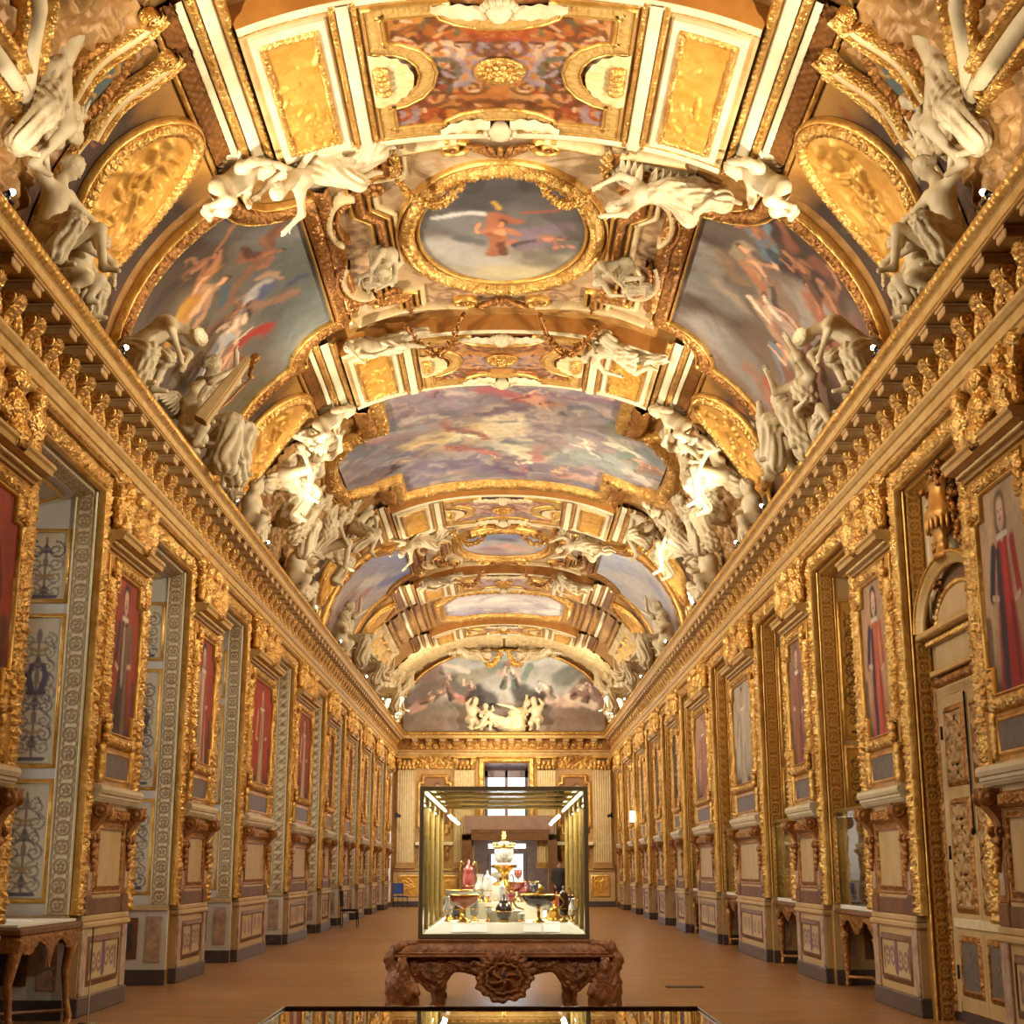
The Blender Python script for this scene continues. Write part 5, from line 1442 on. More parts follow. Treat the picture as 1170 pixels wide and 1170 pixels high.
def rib(i, yc, hw, med):
    global tn
    tn += 1
    fine = i < 2; ds = 0.03 if fine else 0.07
    y0, y1 = yc - hw, yc + hw; OFF = 0.24
    root = empty('trim_%d' % tn, (0, yc, 10.5), kind='structure'); L = (0, -yc, -10.5)
    b = MB()
    A, B, P = patch(-2.85, 2.85, y0, y1, 41, 3, OFF); b.addg(grid(P), 0, True)
    for yy_ in (y0, y1):
        a_ = np.linspace(-2.85, 2.85, 41); Q = np.stack([V(a_, yy_, OFF), V(a_, yy_ + (0.04 if yy_ == y1 else -0.04), -0.03)], 1); b.addg(grid(Q), 1, True)
    b.build('rib_band', ['cream_dark', 'soffit_gold'], root, L)
    b = MB()
    for yy_, s in ((y0, 1), (y1, -1)):
        vstrip(b, [(-2.85, yy_ + s * 0.05), (2.85, yy_ + s * 0.05)], 0.1, 0, OFF, ds=0.12, nv=5, h=0.03)
        vstrip(b, [(-2.85, yy_ + s * 0.125), (2.85, yy_ + s * 0.125)], 0.05, 1, OFF, ds=ds * 0.7, nv=5, prof='round', h=0.015, orn=orn_bead, op=0.07, oh=0.012)
    b.build('edge_moulding', ['cream', 'gold_carved'], root, L)
    b = MB()
    for s in (-1, 1):
        vstrip(b, [(s * 1.69, y0 + 0.02), (s * 1.69, y1 - 0.02)], 0.14, 0, OFF, ds=0.5, nv=5, h=0.06)
        for q in (1.57, 1.81):
            vstrip(b, [(s * q, y0 + 0.02), (s * q, y1 - 0.02)], 0.08, 1, OFF, ds=ds * 0.7, nv=6, prof='round', h=0.03, orn=orn_bead, op=0.09, oh=0.015)
    b.build('pilaster_strip', ['cream', 'gold_carved'], root, L)
    b = MB(); ya, yb = yc - hw - 0.55, yc + hw + 0.1
    for s in (-1, 1):
        vstrip(b, [(s * 2.9, ya), (s * 2.9, yb)], 0.12, 1, 0.12, ds=ds, nv=7, prof='round', h=0.07, orn=orn_egg, op=0.12, oh=0.025)
        vstrip(b, [(s * 3.04, ya), (s * 3.04, yb)], 0.16, 0, 0.08, ds=0.5, nv=5, h=0.05)
        vstrip(b, [(s * 3.18, ya), (s * 3.18, yb)], 0.12, 1, 0.05, ds=ds, nv=7, prof='round', h=0.05, orn=orn_leaf, op=0.14, oh=0.03)
        vstrip(b, [(s * 3.3, ya), (s * 3.3, yb)], 0.08, 0, 0.03, ds=0.5, nv=4, h=0.04)
        vstrip(b, [(s * 3.45, ya), (s * 3.45, yb)], 0.22, 2, 0.02, ds=ds, nv=9, orn=orn_lattice, op=0.16, oh=0.03, h=0.01)
        vstrip(b, [(s * 3.6, ya), (s * 3.6, yb)], 0.06, 1, 0.03, ds=ds * 0.7, nv=5, prof='round', h=0.03, orn=orn_bead, op=0.07, oh=0.012)
    b.build('longitudinal_moulding', ['cream', 'gold_carved', 'lattice'], root, L)

    # painted grotesque panel at the crown
    o = empty('ceiling_panel', tuple(V(0, yc)), 'painted grotesque ceiling panel with lobed key border, ' + PLACE[i], 'painting', 'grotesque panels on the vault ribs')
    Lo = tuple(-V(0, yc))
    nu, nv = (150, 110) if fine else (50, 30)
    cv = Cv(nu, nv, 2.9, 2 * hw - 0.4, [(0, (170, 108, 50)), (0.5, (180, 122, 62)), (1, (164, 100, 46))] if fine else [(0, (150, 120, 130)), (0.5, (180, 140, 120)), (1, (150, 116, 124))], seed=30 + i, warp=0.02)
    grotesque(cv, 40 + i)
    A, B = np.meshgrid(np.linspace(-1.47, 1.47, nu), np.linspace(y0 + 0.18, y1 - 0.18, nv), indexing='ij')
    c = canvas_obj('canvas', cv, V(A, B, OFF + 0.015), 'gildpaint', o); c.location = Lo
    b = MB(); path = lobed(y0 + 0.3, y1 - 0.3, 1.38, 0.55, 0.3)
    vstrip(b, path, 0.17, 0, OFF + 0.015, closed=True, ds=ds * 0.6, nv=9, orn=orn_key, op=0.13, oh=0.02, h=0.006)
    vstrip(b, path, 0.04, 1, OFF + 0.02, closed=True, ds=ds, nv=5, prof='round', h=0.035, shift=0.1)
    vstrip(b, path, 0.04, 1, OFF + 0.02, closed=True, ds=ds, nv=5, prof='round', h=0.035, shift=-0.1)
    b.build('key_border', ['key_gold', 'gold'], o, Lo)
    p, n, t = vframe(0.001, yc)
    b = MB()
    for ring in range(3):
        for k in range(12):
            an = k * PI / 6 + ring * 0.26; rr = 0.19 - 0.055 * ring
            b.addg(xf(ellipsoid((0, 0, 0), (0.075, 0.04, 0.03), 6, 10), rz=an, loc=(rr * math.cos(an), rr * math.sin(an), 0.03 + 0.03 * ring)), 0, True)
    b.addg(ellipsoid((0, 0, 0.1), (0.07, 0.07, 0.06), 8, 12), 0, True)
    b.addg(lathe([(0.27, 0), (0.3, 0.02), (0.27, 0.04), (0.0, 0.02)], 24), 0, True)
    bo = b.build('boss', 'gold_carved', o); bo.rotation_euler = (PI, 0, 0); bo.location = (0, 0, -OFF - 0.02)
    for s in (-1, 1):      # shells in the side bites
        b = MB()
        tt = np.linspace(-PI / 2, PI / 2, 41 if fine else 17); rr = np.linspace(0.02, 1, 9)
        T, R = np.meshgrid(tt, rr, indexing='ij')
        A = s * (1.5 - 0.5 * R * np.cos(T)); Bq = yc + 0.55 * R * np.sin(T)
        H = 0.035 + 0.03 * np.abs(np.cos(T * 9)) * R + 0.02 * R
        b.addg(grid(V(A, Bq, OFF + H)), 0, True)
        for k in range(5):
            p_, n_, t_ = vframe(s * 1.38, yc + (k - 2) * 0.11)
            b.addg(ellipsoid(tuple(p_ + n_ * (OFF + 0.08)), (0.1, 0.07, 0.06), 6, 10), 1, True)
        b.build('shell', ['ivory_gold', 'gold_carved'], o, Lo)
    for s in (-1, 1):      # winged shell head at each end
        ye = yc + s * (hw - 0.28)
        b = MB()
        for w in (-1, 1):
            U = np.linspace(0, 1, 20); W = np.linspace(-1, 1, 9); A, Bq = np.meshgrid(U, W, indexing='ij')
            wid = 0.14 * np.sin(PI * (0.2 + 0.75 * A)) ** 0.7
            aq = w * (0.12 + 0.62 * A); yq = ye - s * 0.1 + Bq * wid + s * 0.12 * A ** 2
            b.addg(grid(V(aq, yq, OFF + 0.05 + 0.05 * (1 - Bq ** 2) + 0.012 * np.sin(22 * A))), 0, True)
        b.addg(xf(ellipsoid((0, 0, 0), (0.14, 0.17, 0.12)), tuple(V(0, ye) + np.array([0, 0, -OFF - 0.08]))), 0, True)
        for k in range(7):
            an = -1.2 + 0.4 * k
            b.addg(ellipsoid(tuple(V(0.17 * math.sin(an), ye + s * 0.16 * math.cos(an)) + np.array([0, 0, -OFF - 0.08])), (0.05, 0.06, 0.05), 6, 8), 0, True)
        b.build('winged_mask', 'stucco', o, Lo)

    # cream-bordered gilt relief panels
    for s, nm in ((-1, 'left'), (1, 'right')):
        yp0, yp1 = y0 + 0.24, y1 - 0.24
        pc = V(s * 2.3, yc)
        o = empty('relief_panel', tuple(pc), 'gilded trophy relief panel in cream border, %s, %s side' % (PLACE[i], nm), 'relief', 'gilded relief panels on the vault ribs'); Lo = tuple(-pc)
        b = MB()
        rp = [(s * 1.93, yp0), (s * 2.73, yp0), (s * 2.73, yp1), (s * 1.93, yp1)]
        A, Bq, P = patch(s * 1.9, s * 2.76, yp0 - 0.03, yp1 + 0.03, 8, 12, OFF + 0.05); b.addg(grid(P), 0, True)
        Q = [(s * 1.9, yp0 - 0.03), (s * 2.76, yp0 - 0.03), (s * 2.76, yp1 + 0.03), (s * 1.9, yp1 + 0.03), (s * 1.9, yp0 - 0.03)]
        q = resample(Q, 0.2, False); b.addg(grid(np.stack([V(q[:, 0], q[:, 1], OFF + 0.05), V(q[:, 0], q[:, 1], OFF)], 1)), 0, False)
        b.build('border', 'cream', o, Lo)
        b = MB()
        rp = [(s * 2.03, yp0 + 0.16), (s * 2.63, yp0 + 0.16), (s * 2.63, yp1 - 0.16), (s * 2.03, yp1 - 0.16)]
        vstrip(b, rp, 0.09, 0, OFF + 0.05, closed=True, ds=ds * 0.6, nv=7, prof='round', h=0.03, orn=orn_leaf, op=0.07, oh=0.02)
        b.build('moulding', 'gold_carved', o, Lo)
        n_ = (44, 90) if fine else (16, 30)
        A, Bq = np.meshgrid(np.linspace(s * 2.06, s * 2.6, n_[0]), np.linspace(yp0 + 0.2, yp1 - 0.2, n_[1]), indexing='ij')
        H = relief_h(A, Bq, 5 + i + (s > 0) * 3, 12, 0.26, 0.045, s * 2.33, yc, 0.22, hw - 0.5)
        b = MB(); b.addg(grid(V(A, Bq, OFF + 0.055 + H)), 0, True); b.build('relief', 'relief_gold', o, Lo)

    if not med: return
    for s, nm in ((-1, 'left'), (1, 'right')):
        # painted ground with fruit and flowers behind the medallion
        nu, nv = (90, 90) if fine else (30, 30)
        cv = Cv(nu, nv, 3.0, 3.0, [(0, (104, 66, 30)), (0.4, (62, 40, 24)), (0.8, (56, 37, 24)), (0.93, (150, 104, 44)), (1, (166, 118, 52))], seed=60 + i, warp=0.1)
        r = random.Random(70 + i + (s > 0))
        for k in range(60):
            u, v = r.uniform(0.02, 0.98), r.uniform(0.05, 0.86)
            cv.stroke(u, v, u + r.uniform(-.05, .05), v + r.uniform(-.05, .05), r.uniform(.03, .09), r.choice([(140, 54, 34), (196, 170, 130), (80, 70, 40), (160, 96, 50), (60, 50, 34), (110, 60, 36)]), 0.5, 0.7)
        A, Bq = np.meshgrid(np.linspace(-1, 1, nu), np.linspace(0, 1, nv), indexing='ij')
        aq = s * (6.6 - 2.95 * Bq); yq = yc + A * 1.62
        canvas_obj('painted_spandrel', cv, V(aq, yq, 0.0), 'fresco', CEIL)
        cy = yc + 0.25; ca = s * 4.72
        pc = V(ca, cy)
        o = empty('medallion', tuple(pc), 'oval gilt relief medallion on painted flower ground, %s, %s side' % (PLACE[i], nm), 'medallion', 'oval gilded medallions at the feet of the ribs'); Lo = tuple(-pc)
        nt, nr = (110, 44) if fine else (40, 14)
        T, R = np.meshgrid(np.linspace(0, 2 * PI, nt), np.linspace(0.0, 1, nr), indexing='ij')
        A = ca + 0.98 * R * np.cos(T); Bq = cy + 0.72 * R * np.sin(T)
        H = relief_h(A, Bq, 15 + i * 2 + (s > 0), 14, 0.36, 0.06, ca, cy, 0.75, 0.5) * sst(1.0, 0.85, R)
        b = MB(); b.addg(grid(V(A, Bq, 0.1 + H)), 0, True); b.build('relief_disc', 'relief_gold', o, Lo)
        b = MB(); el = [(ca + 1.04 * math.cos(t), cy + 0.78 * math.sin(t)) for t in np.linspace(0, 2 * PI, 72, endpoint=False)]
        vstrip(b, el, 0.18, 0, 0.06, closed=True, ds=ds * 0.6, nv=9, prof='round', h=0.09, orn=orn_leaf, op=0.1, oh=0.03)
        el2 = [(ca + 1.14 * math.cos(t), cy + 0.88 * math.sin(t)) for t in np.linspace(0, 2 * PI, 72, endpoint=False)]
        vstrip(b, el2, 0.06, 1, 0.04, closed=True, ds=ds, nv=5, prof='round', h=0.06)
        b.build('frame', ['gold_carved', 'gold'], o, Lo)
        # shield hanging below
        b = MB()
        p_, n_, t_ = vframe(s * 6.0, cy + 0.1)
        U, W = np.meshgrid(np.linspace(0, 1, 12), np.linspace(-1, 1, 9), indexing='ij')
        wid = 0.22 * (1 - U ** 2.2) + 0.02
        b.addg(grid(V(s * (5.85 + 0.42 * U), cy + W * wid, 0.1 + 0.05 * (1 - W ** 2))), 0, True)
        sh_o = b.build('shield', 'slate', o, Lo)
        b = MB()
        pth = [(s * 5.85, cy - 0.24), (s * 6.05, cy - 0.24), (s * 6.3, cy), (s * 6.05, cy + 0.24), (s * 5.85, cy + 0.24)]
        vstrip(b, pth, 0.07, 0, 0.1, closed=True, ds=0.04, nv=5, prof='round', h=0.06); sf = b.build('shield_frame', 'gold', sh_o)
for i, (yc, hw, med) in enumerate(RIBS): rib(i, yc, hw, med)

# ------------------------------------------------------------------ side paintings
def side_edges(av, yc, W):
    """near and far edge of the side painting at |a|"""
    r = 0.95; y0 = np.full_like(av, W)
    d = av - 2.62
    notch = np.where(d < r, np.sqrt(np.clip(r * r - d * d, 0, None)), 0)
    return W - notch

def side_painting(s, yc, W, key, stops, seed, label, fine, clouds=()):
    na, ny = (130, 150) if fine else (46, 56)
    av = np.linspace(6.35, 2.72, na)
    w = side_edges(av, yc, W)
    T = np.linspace(-1, 1, ny)
    A = s * np.repeat(av[:, None], ny, 1); Bq = yc + w[:, None] * T[None]
    pc = V(s * 4.5, yc); Lo = tuple(-pc)
    o = empty('ceiling_painting', tuple(pc), label, 'painting', 'large side paintings of the vault')
    # the canvas is laid out in metres so strokes keep their place
    cv = paint(key, na, ny, 3.63, 2 * W, stops, seed, axis=0, clouds=clouds)
    # strokes were measured on a=5.9..2.7 and the full width: resample to the tapering rows
    cvf = cv.c.copy()
    U = np.linspace(0, 1, ny)
    for k in range(na):
        q = 0.5 + (T * w[k] / W) * 0.5
        for ch in range(3): cvf[k, :, ch] = np.interp(q, U, cv.c[k, :, ch])
    cv.c = cvf
    cv.brush(0.22, 5, 1, 1)
    c = canvas_obj('canvas', cv, V(A, Bq, 0.02), 'canvas', o); c.location = Lo
    b = MB()
    arcn = [(2.62 + 0.95 * math.sin(t), 0.95 * math.cos(t)) for t in np.linspace(PI / 2, 0.0, 9)]
    path = [(s * 6.4, yc - W)] + [(s * p, yc - W + q) for p, q in arcn] + [(s * p, yc + W - q) for p, q in arcn[::-1]] + [(s * 6.4, yc + W)]
    vstrip(b, path, 0.24, 0, 0.02, ds=0.025 if fine else 0.07, nv=11 if fine else 6, prof='round', h=0.1, orn=orn_scroll, op=0.24, oh=0.035)
    sh = 0.16 
    for q in (0.15, -0.15):
        vstrip(b, path, 0.05, 1, 0.02, ds=0.03 if fine else 0.1, nv=5, prof='round', h=0.07, shift=q, orn=orn_bead, op=0.08, oh=0.012)
    b.build('frame', ['gold_dark', 'gold'], o, Lo)
    return o

def remap(lst, u_from=(5.9, 2.7), u_to=(6.35, 2.72)):
    out = []
    for (u0, v0, u1, v1, r, c) in lst:
        f = lambda u: (u_to[0] - (u_from[0] + (u_from[1] - u_from[0]) * u)) / (u_to[0] - u_to[1])
        out.append((f(u0), v0, f(u1), v1, r, c))
    return out
STROKES['LU'] = [(a, b_, c, d, r * 0.62, tuple(min(235, int(q * 1.2 + 10)) for q in col)) for (a, b_, c, d, r, col) in STROKES['LU']]
STROKES['PLm'] = remap(STROKES['PL']); STROKES['PRm'] = remap(STROKES['PR'])
STROKES['PFL'] = [(0.2, 0.3, 0.5, 0.4, 0.5, (140, 110, 96)), (0.2, 0.7, 0.5, 0.6, 0.5, (156, 110, 96)), (0.6, 0.4, 0.7, 0.6, 0.3, (190, 180, 160)), (0.3, 0.5, 0.4, 0.55, 0.25, (150, 76, 60)), (0.75, 0.7, 0.9, 0.8, 0.4, (104, 112, 150))]
STROKES['PFR'] = [(0.2, 0.4, 0.45, 0.6, 0.5, (170, 140, 120)), (0.6, 0.5, 0.8, 0.7, 0.5, (200, 190, 180)), (0.15, 0.7, 0.3, 0.8, 0.3, (150, 90, 80)), (0.3, 0.3, 0.5, 0.25, 0.4, (150, 150, 160)), (0.15, 0.25, 0.25, 0.4, 0.3, (120, 96, 80))]
side_painting(-1, 19.75, 3.05, 'PLm', [(0, (84, 64, 44)), (0.45, (112, 96, 74)), (1, (112, 118, 116))], 11, 'large left side ceiling painting of robed figures under gray sky, nearer bay', True, [((150, 140, 124), 1.0, 0.5, 0.72, 0.5), ((66, 50, 38), 1.2, 0.55, 0.7, 0.5)])
side_painting(1, 19.75, 3.05, 'PRm', [(0, (110, 70, 50)), (0.4, (128, 104, 84)), (1, (96, 84, 74))], 12, 'large right side ceiling painting of figures in smoky clouds, nearer bay', True, [((176, 166, 150), 1.0, 0.5, 0.72, 0.55), ((70, 50, 40), 1.3, 0.55, 0.7, 0.5)])
side_painting(-1, 40.2, 2.9, 'PFL', [(0, (150, 120, 96)), (0.5, (160, 146, 136)), (1, (120, 128, 160))], 13, 'left side ceiling painting of blue sky and rosy clouds, farther bay', False, [((190, 170, 150), 1.0, 0.5, 0.7, 0.5)])
side_painting(1, 40.2, 2.9, 'PFR', [(0, (160, 130, 110)), (0.5, (180, 170, 160)), (1, (176, 184, 200))], 14, 'right side ceiling painting of pale clouds and blue sky, farther bay', False, [((206, 196, 180), 1.0, 0.5, 0.7, 0.5)])

# carved stucco grounds between the compartments
def relief_ground(a0, a1, y0, y1, fine, nm='carved_ground', mat='ivory_gold'):
    na = int(abs(a1 - a0) / (0.035 if fine else 0.07)); ny = int((y1 - y0) / (0.035 if fine else 0.07))
    A, B = np.meshgrid(np.linspace(a0, a1, na), np.linspace(y0, y1, ny), indexing='ij')
    H = 0.07 * orn_scroll(B, ((np.abs(A) / 0.55) % 1.0) * 2 - 1, 0.55) + 0.05 * sst(0.5, 0.7, fbm(A, B, 3.0, 4, 12))
    b = MB(); b.addg(grid(V(A, B, 0.0 + H)), 0, True)
    b.build(nm, mat, CEIL)
for s in (-1, 1):
    relief_ground(s * 3.66, s * 6.6, 25.9, 33.7, True, mat='ochre_relief')
    relief_ground(s * 3.66, s * 6.6, 10.6, 13.05, True, mat='ochre_relief')
    relief_ground(s * 4.2, s * 6.6, 46.3, 53.0, False)
    relief_ground(s * 0.05, s * 6.6, 55.5, 60.0, False)
# white and gilt frames of the bay over the camera, with scrolled ends
b = MB()
for s in (-1, 1):
    path = [(s * 3.9, 9.6), (s * 4.58, 11.4), (s * 5.14, 12.1), (s * 5.2, 10.9), (s * 5.3, 9.6)]
    vstrip(b, path, 0.2, 0, 0.06, ds=0.1, nv=6, prof='round', h=0.1)
    vstrip(b, path, 0.14, 1, 0.05, ds=0.02, nv=8, prof='round', h=0.08, orn=orn_leaf, op=0.1, oh=0.03, shift=0.17)
    vstrip(b, path, 0.14, 1, 0.05, ds=0.02, nv=8, prof='round', h=0.08, orn=orn_foliage, op=0.14, oh=0.03, shift=-0.17)
    for (yy_, off_) in ((12.55, 0.0), (13.3, 0.05)):
        wave = [(s * (3.5 + 1.25 * t), yy_ + 0.05 * math.sin(7 * t) + 0.16 * t) for t in np.linspace(0, 1, 30)]
        vstrip(b, wave, 0.16, 2, 0.06, ds=0.05, nv=6, prof='round', h=0.1)
        vstrip(b, wave, 0.06, 1, 0.06, ds=0.03, nv=5, prof='round', h=0.12, shift=0.1)
        vstrip(b, wave, 0.06, 1, 0.06, ds=0.03, nv=5, prof='round', h=0.12, shift=-0.1)
        sp = [(s * 3.62 + 0.14 * (1 - t / 10) * math.cos(t), yy_ - 0.08 + 0.14 * (1 - t / 10) * math.sin(t)) for t in np.linspace(0, 9, 36)]
        vstrip(b, sp, 0.045, 1, 0.1, ds=0.03, nv=5, prof='round', h=0.1)
    straight = [(s * 3.6, 13.5), (s * 6.4, 13.45)]
    vstrip(b, straight, 0.12, 2, 0.05, ds=0.1, nv=6, prof='ogee', h=0.08)
    vstrip(b, straight, 0.05, 1, 0.05, ds=0.03, nv=5, prof='round', h=0.08, shift=0.09, orn=orn_bead, op=0.06, oh=0.01)
b.build('first_bay_mouldings', ['cream', 'gold_carved', 'ivory_gold'], CEIL)

# ------------------------------------------------------------------ crown of the oval bays
M['pale_scroll'] = M['fresco']
def swag(b, p0, p1, sag, off, n=22, r=0.045, mat=0, leaf=True):
    """leafy garland between two points of the vault"""
    t = np.linspace(0, 1, n)
    a = p0[0] + (p1[0] - p0[0]) * t; y = p0[1] + (p1[1] - p0[1]) * t
    h = off + sag * 4 * t * (1 - t) * 0.35; y = y + sag * 4 * t * (1 - t)
    P = V(a, y, h); rr = r * (0.6 + 0.7 * np.sin(PI * t))
    b.addg(tube(P, rr * 0.7, 7), mat, True)
    rg = random.Random(int(100 * abs(p0[0]) + 10 * p0[1]))
    for k in range(n - 1):
        for q in range(4):
            an = rg.uniform(0, 2 * PI); d = np.array([math.cos(an), 0.3 * math.sin(an), math.sin(an)]) * rr[k]
            b.addg(xf(ellipsoid((0, 0, 0), (r * 1.2, r * 0.55, r * 0.4), 5, 7), tuple(P[k] * 0.5 + P[k + 1] * 0.5 + d), rz=rg.uniform(0, 3), ry=rg.uniform(0, 3)), mat, True)

def rosette(b, a, y, R, off, mat=0):
    p, n, t = vframe(a, y); c = p + n * off
    u = np.array([0, 1.0, 0])
    for k in range(8):
        an = k * PI / 4
        q = c + (t * math.cos(an) + u * math.sin(an)) * R * 0.6
        b.addg(ellipsoid(tuple(q), (R * 0.34, R * 0.34, R * 0.26), 6, 8), mat, True)
    b.addg(ellipsoid(tuple(c + n * R * 0.2), (R * 0.34,) * 3, 6, 10), mat, True)

def oval_bay(yc, W, key, stops, seed, label, fine, clouds, idx):
    global tn
    tn += 1
    ds = 0.025 if fine else 0.07
    root = empty('trim_%d' % tn, (0, yc, 10.5), kind='structure'); L = (0, -yc, -10.5)
    # pale ground with scrollwork
    nu, nv = (120, 140) if fine else (40, 40)
    cv = Cv(nu, nv, 5.0, 2 * W, [(0, (190, 158, 116)), (1, (196, 162, 118))], seed=seed + 3, warp=0.02)
    r = random.Random(seed)
    for k in range(26):
        u, v = r.uniform(.03, .48), r.uniform(.04, .96); R = r.uniform(.2, .45); c = r.choice([(134, 96, 84), (120, 88, 70), (150, 104, 70), (216, 192, 156)]); sg = r.choice((-1, 1)); a = r.uniform(0, 6)
        cv.spiral(u, v, R, c, 1.6, sg, 0.18, a, 0.8); cv.spiral(1 - u, v, R, c, 1.6, -sg, 0.18, PI - a, 0.8)
    cv.brush(0.25, 6)
    A, Bq = np.meshgrid(np.linspace(-2.55, 2.55, nu), np.linspace(yc - W, yc + W, nv), indexing='ij')
    c = canvas_obj('crown_ground', cv, V(A, Bq, 0.0), 'gildpaint', root); c.location = L
    b = MB()
    for s in (-1, 1):
        q = W / 3.05
        inner = [(s * 1.5, yc - 2.75 * q), (s * 1.5, yc - 2.15 * q), (s * 1.95, yc - 2.15 * q), (s * 1.95, yc - 1.1 * q), (s * 1.72, yc - 0.75 * q), (s * 1.72, yc + 0.75 * q), (s * 1.95, yc + 1.1 * q), (s * 1.95, yc + 2.15 * q), (s * 1.5, yc + 2.15 * q), (s * 1.5, yc + 2.75 * q)]
        vstrip(b, inner, 0.15, 0, 0.01, ds=ds, nv=8, prof='round', h=0.1, orn=orn_bead, op=0.12, oh=0.03)
        vstrip(b, inner, 0.07, 1, 0.01, ds=ds, nv=5, prof='round', h=0.08, shift=0.13)
        vstrip(b, inner, 0.07, 1, 0.01, ds=ds, nv=5, prof='round', h=0.08, shift=-0.13)
        vstrip(b, inner, 0.09, 2, 0.01, ds=ds, nv=5, prof='round', h=0.06, shift=-0.23)
        # white scrolled brackets framing the shell niches
        for e in (-1, 1):
            arcp = [(s * (2.12 + 0.32 * math.cos(t)), yc + e * (0.95 + 0.75 * math.sin(t))) for t in np.linspace(-0.9, 1.9, 16)]
            vstrip(b, arcp, 0.13, 2, 0.02, ds=ds * 1.5, nv=6, prof='round', h=0.15)
            vstrip(b, arcp, 0.08, 0, 0.02, ds=ds, nv=6, prof='round', h=0.13, shift=0.12, orn=orn_dentil, op=0.09, oh=0.03)
        vstrip(b, [(s * 2.42, yc - W + 0.9), (s * 2.42, yc + W - 0.9)], 0.26, 0, 0.01, ds=ds, nv=9, prof='round', h=0.1, orn=orn_foliage, op=0.2, oh=0.05)
    for e in (-1, 1):
        for (a0, a1) in ((-2.4, -0.55), (0.55, 2.4)):
            arcp = [(a0 + (a1 - a0) * t, yc + e * (W - 0.22 - 0.16 * math.sin(PI * t))) for t in np.linspace(0, 1, 14)]
            vstrip(b, arcp, 0.1, 2, 0.02, ds=ds * 1.5, nv=6, prof='round', h=0.1)
            vstrip(b, arcp, 0.06, 1, 0.02, ds=ds, nv=5, prof='round', h=0.07, shift=0.09)
        for s in (-1, 1):
            # spiral volutes
            sp = [(s * 0.62 + s * (0.26 * (1 - t / 11.0)) * math.cos(t + 1.2), yc + e * (W - 0.42) + e * (0.2 * (1 - t / 11.0)) * math.sin(t + 1.2)) for t in np.linspace(0, 9, 40)]
            vstrip(b, sp, 0.06, 1, 0.02, ds=0.04, nv=5, prof='round', h=0.09)
            rosette(b, s * 0.62, yc + e * (W - 0.42), 0.09, 0.08, 0)
            rosette(b, s * 1.72, yc + e * 1.78 * W / 3.05, 0.17, 0.1, 0)
        for k in range(9):
            an = (k - 4) * 0.32
            p_ = V(0.32 * math.sin(an), yc + e * (W - 0.34 + 0.2 * (1 - math.cos(an)) - 0.14), 0.1)
            b.addg(xf(ellipsoid((0, 0, 0), (0.05, 0.16, 0.06), 6, 9), tuple(p_), rz=-an * e), 0, True)
    b.build('crown_mouldings', ['gold_dark', 'gold', 'ivory_gold'], root, L)

    pc = V(0.02, yc); Lo = tuple(-pc)
    o = empty('oval_painting', tuple(pc), label, 'painting')
    ra, ry = 1.2, 1.84 * W / 3.05
    nt, nr = (120, 70) if fine else (60, 16)
    n = 120 if fine else 44
    # square canvas clipped to the oval: polar rows sampled from the painted square
    cv = paint(key, n, n, 2 * ra, 2 * ry, stops, seed, clouds=clouds)
    cv.brush(0.18, 5)
    T, R = np.meshgrid(np.linspace(0, 2 * PI, nt), np.linspace(0, 1, nr), indexing='ij')
    iu = np.clip(((0.5 + 0.5 * R * np.cos(T)) * (n - 1)), 0, n - 1.001); iv = np.clip(((0.5 + 0.5 * R * np.sin(T)) * (n - 1)), 0, n - 1.001)
    i0 = iu.astype(int); j0 = iv.astype(int); fu = (iu - i0)[..., None]; fv = (iv - j0)[..., None]
    col = (cv.c[i0, j0] * (1 - fu) + cv.c[i0 + 1, j0] * fu) * (1 - fv) + (cv.c[i0, j0 + 1] * (1 - fu) + cv.c[i0 + 1, j0 + 1] * fu) * fv
    b = MB(); V_, F_ = grid(V(0.02 + ra * R * np.cos(T), yc + ry * R * np.sin(T), 0.03)); b.add(V_, F_, 0, True, np.clip(col, 0, .99).reshape(-1, 3)); b.build('canvas', 'canvas', o, Lo)
    b = MB()
    el = lambda k: [(0.02 + (ra + k) * math.cos(t), yc + (ry + k) * math.sin(t)) for t in np.linspace(0, 2 * PI, 90, endpoint=False)]
    vstrip(b, el(0.19), 0.24, 0, 0.02, closed=True, ds=ds, nv=11 if fine else 6, prof='round', h=0.13, orn=orn_leaf, op=0.2, oh=0.06)
    vstrip(b, el(0.035), 0.07, 1, 0.02, closed=True, ds=ds, nv=6, prof='round', h=0.07)
    vstrip(b, el(0.34), 0.06, 1, 0.02, closed=True, ds=ds, nv=5, prof='round', h=0.07)
    b.build('frame', ['gold_carved', 'gold'], o, Lo)
    for s in (-1, 1):
        q = W / 3.05
        b = MB(); swag(b, (s * 1.4, yc - 2.2 * q), (s * 0.5, yc - 1.95 * q), 0.42, 0.2); swag(b, (s * 1.38, yc - 2.75 * q), (s * 1.4, yc - 2.2 * q), 0.0, 0.15, 12); b.build('garland', 'gold_carved', o, Lo)
        b = MB(); swag(b, (s * 1.65, yc + 2.75 * q), (s * 0.62, yc + 2.6 * q), 0.9, 0.25); b.build('garland', 'gold_dark', o, Lo)
    return o
oval_bay(19.4, 3.0, 'PO', [(0, (70, 66, 64)), (0.45, (104, 98, 92)), (1, (170, 156, 128))], 21, 'oval ceiling painting of a winged figure on dark clouds, nearer bay', True, [((60, 56, 54), 1.4, 0.5, 0.7, 0.5)], 0)
STROKES['POf'] = [(0.2, 0.3, 0.7, 0.25, 0.3, (120, 128, 160)), (0.5, 0.6, 0.7, 0.7, 0.3, (196, 150, 120)), (0.3, 0.7, 0.4, 0.75, 0.3, (150, 110, 110)), (0.5, 0.35, 0.6, 0.4, 0.2, (90, 84, 90))]
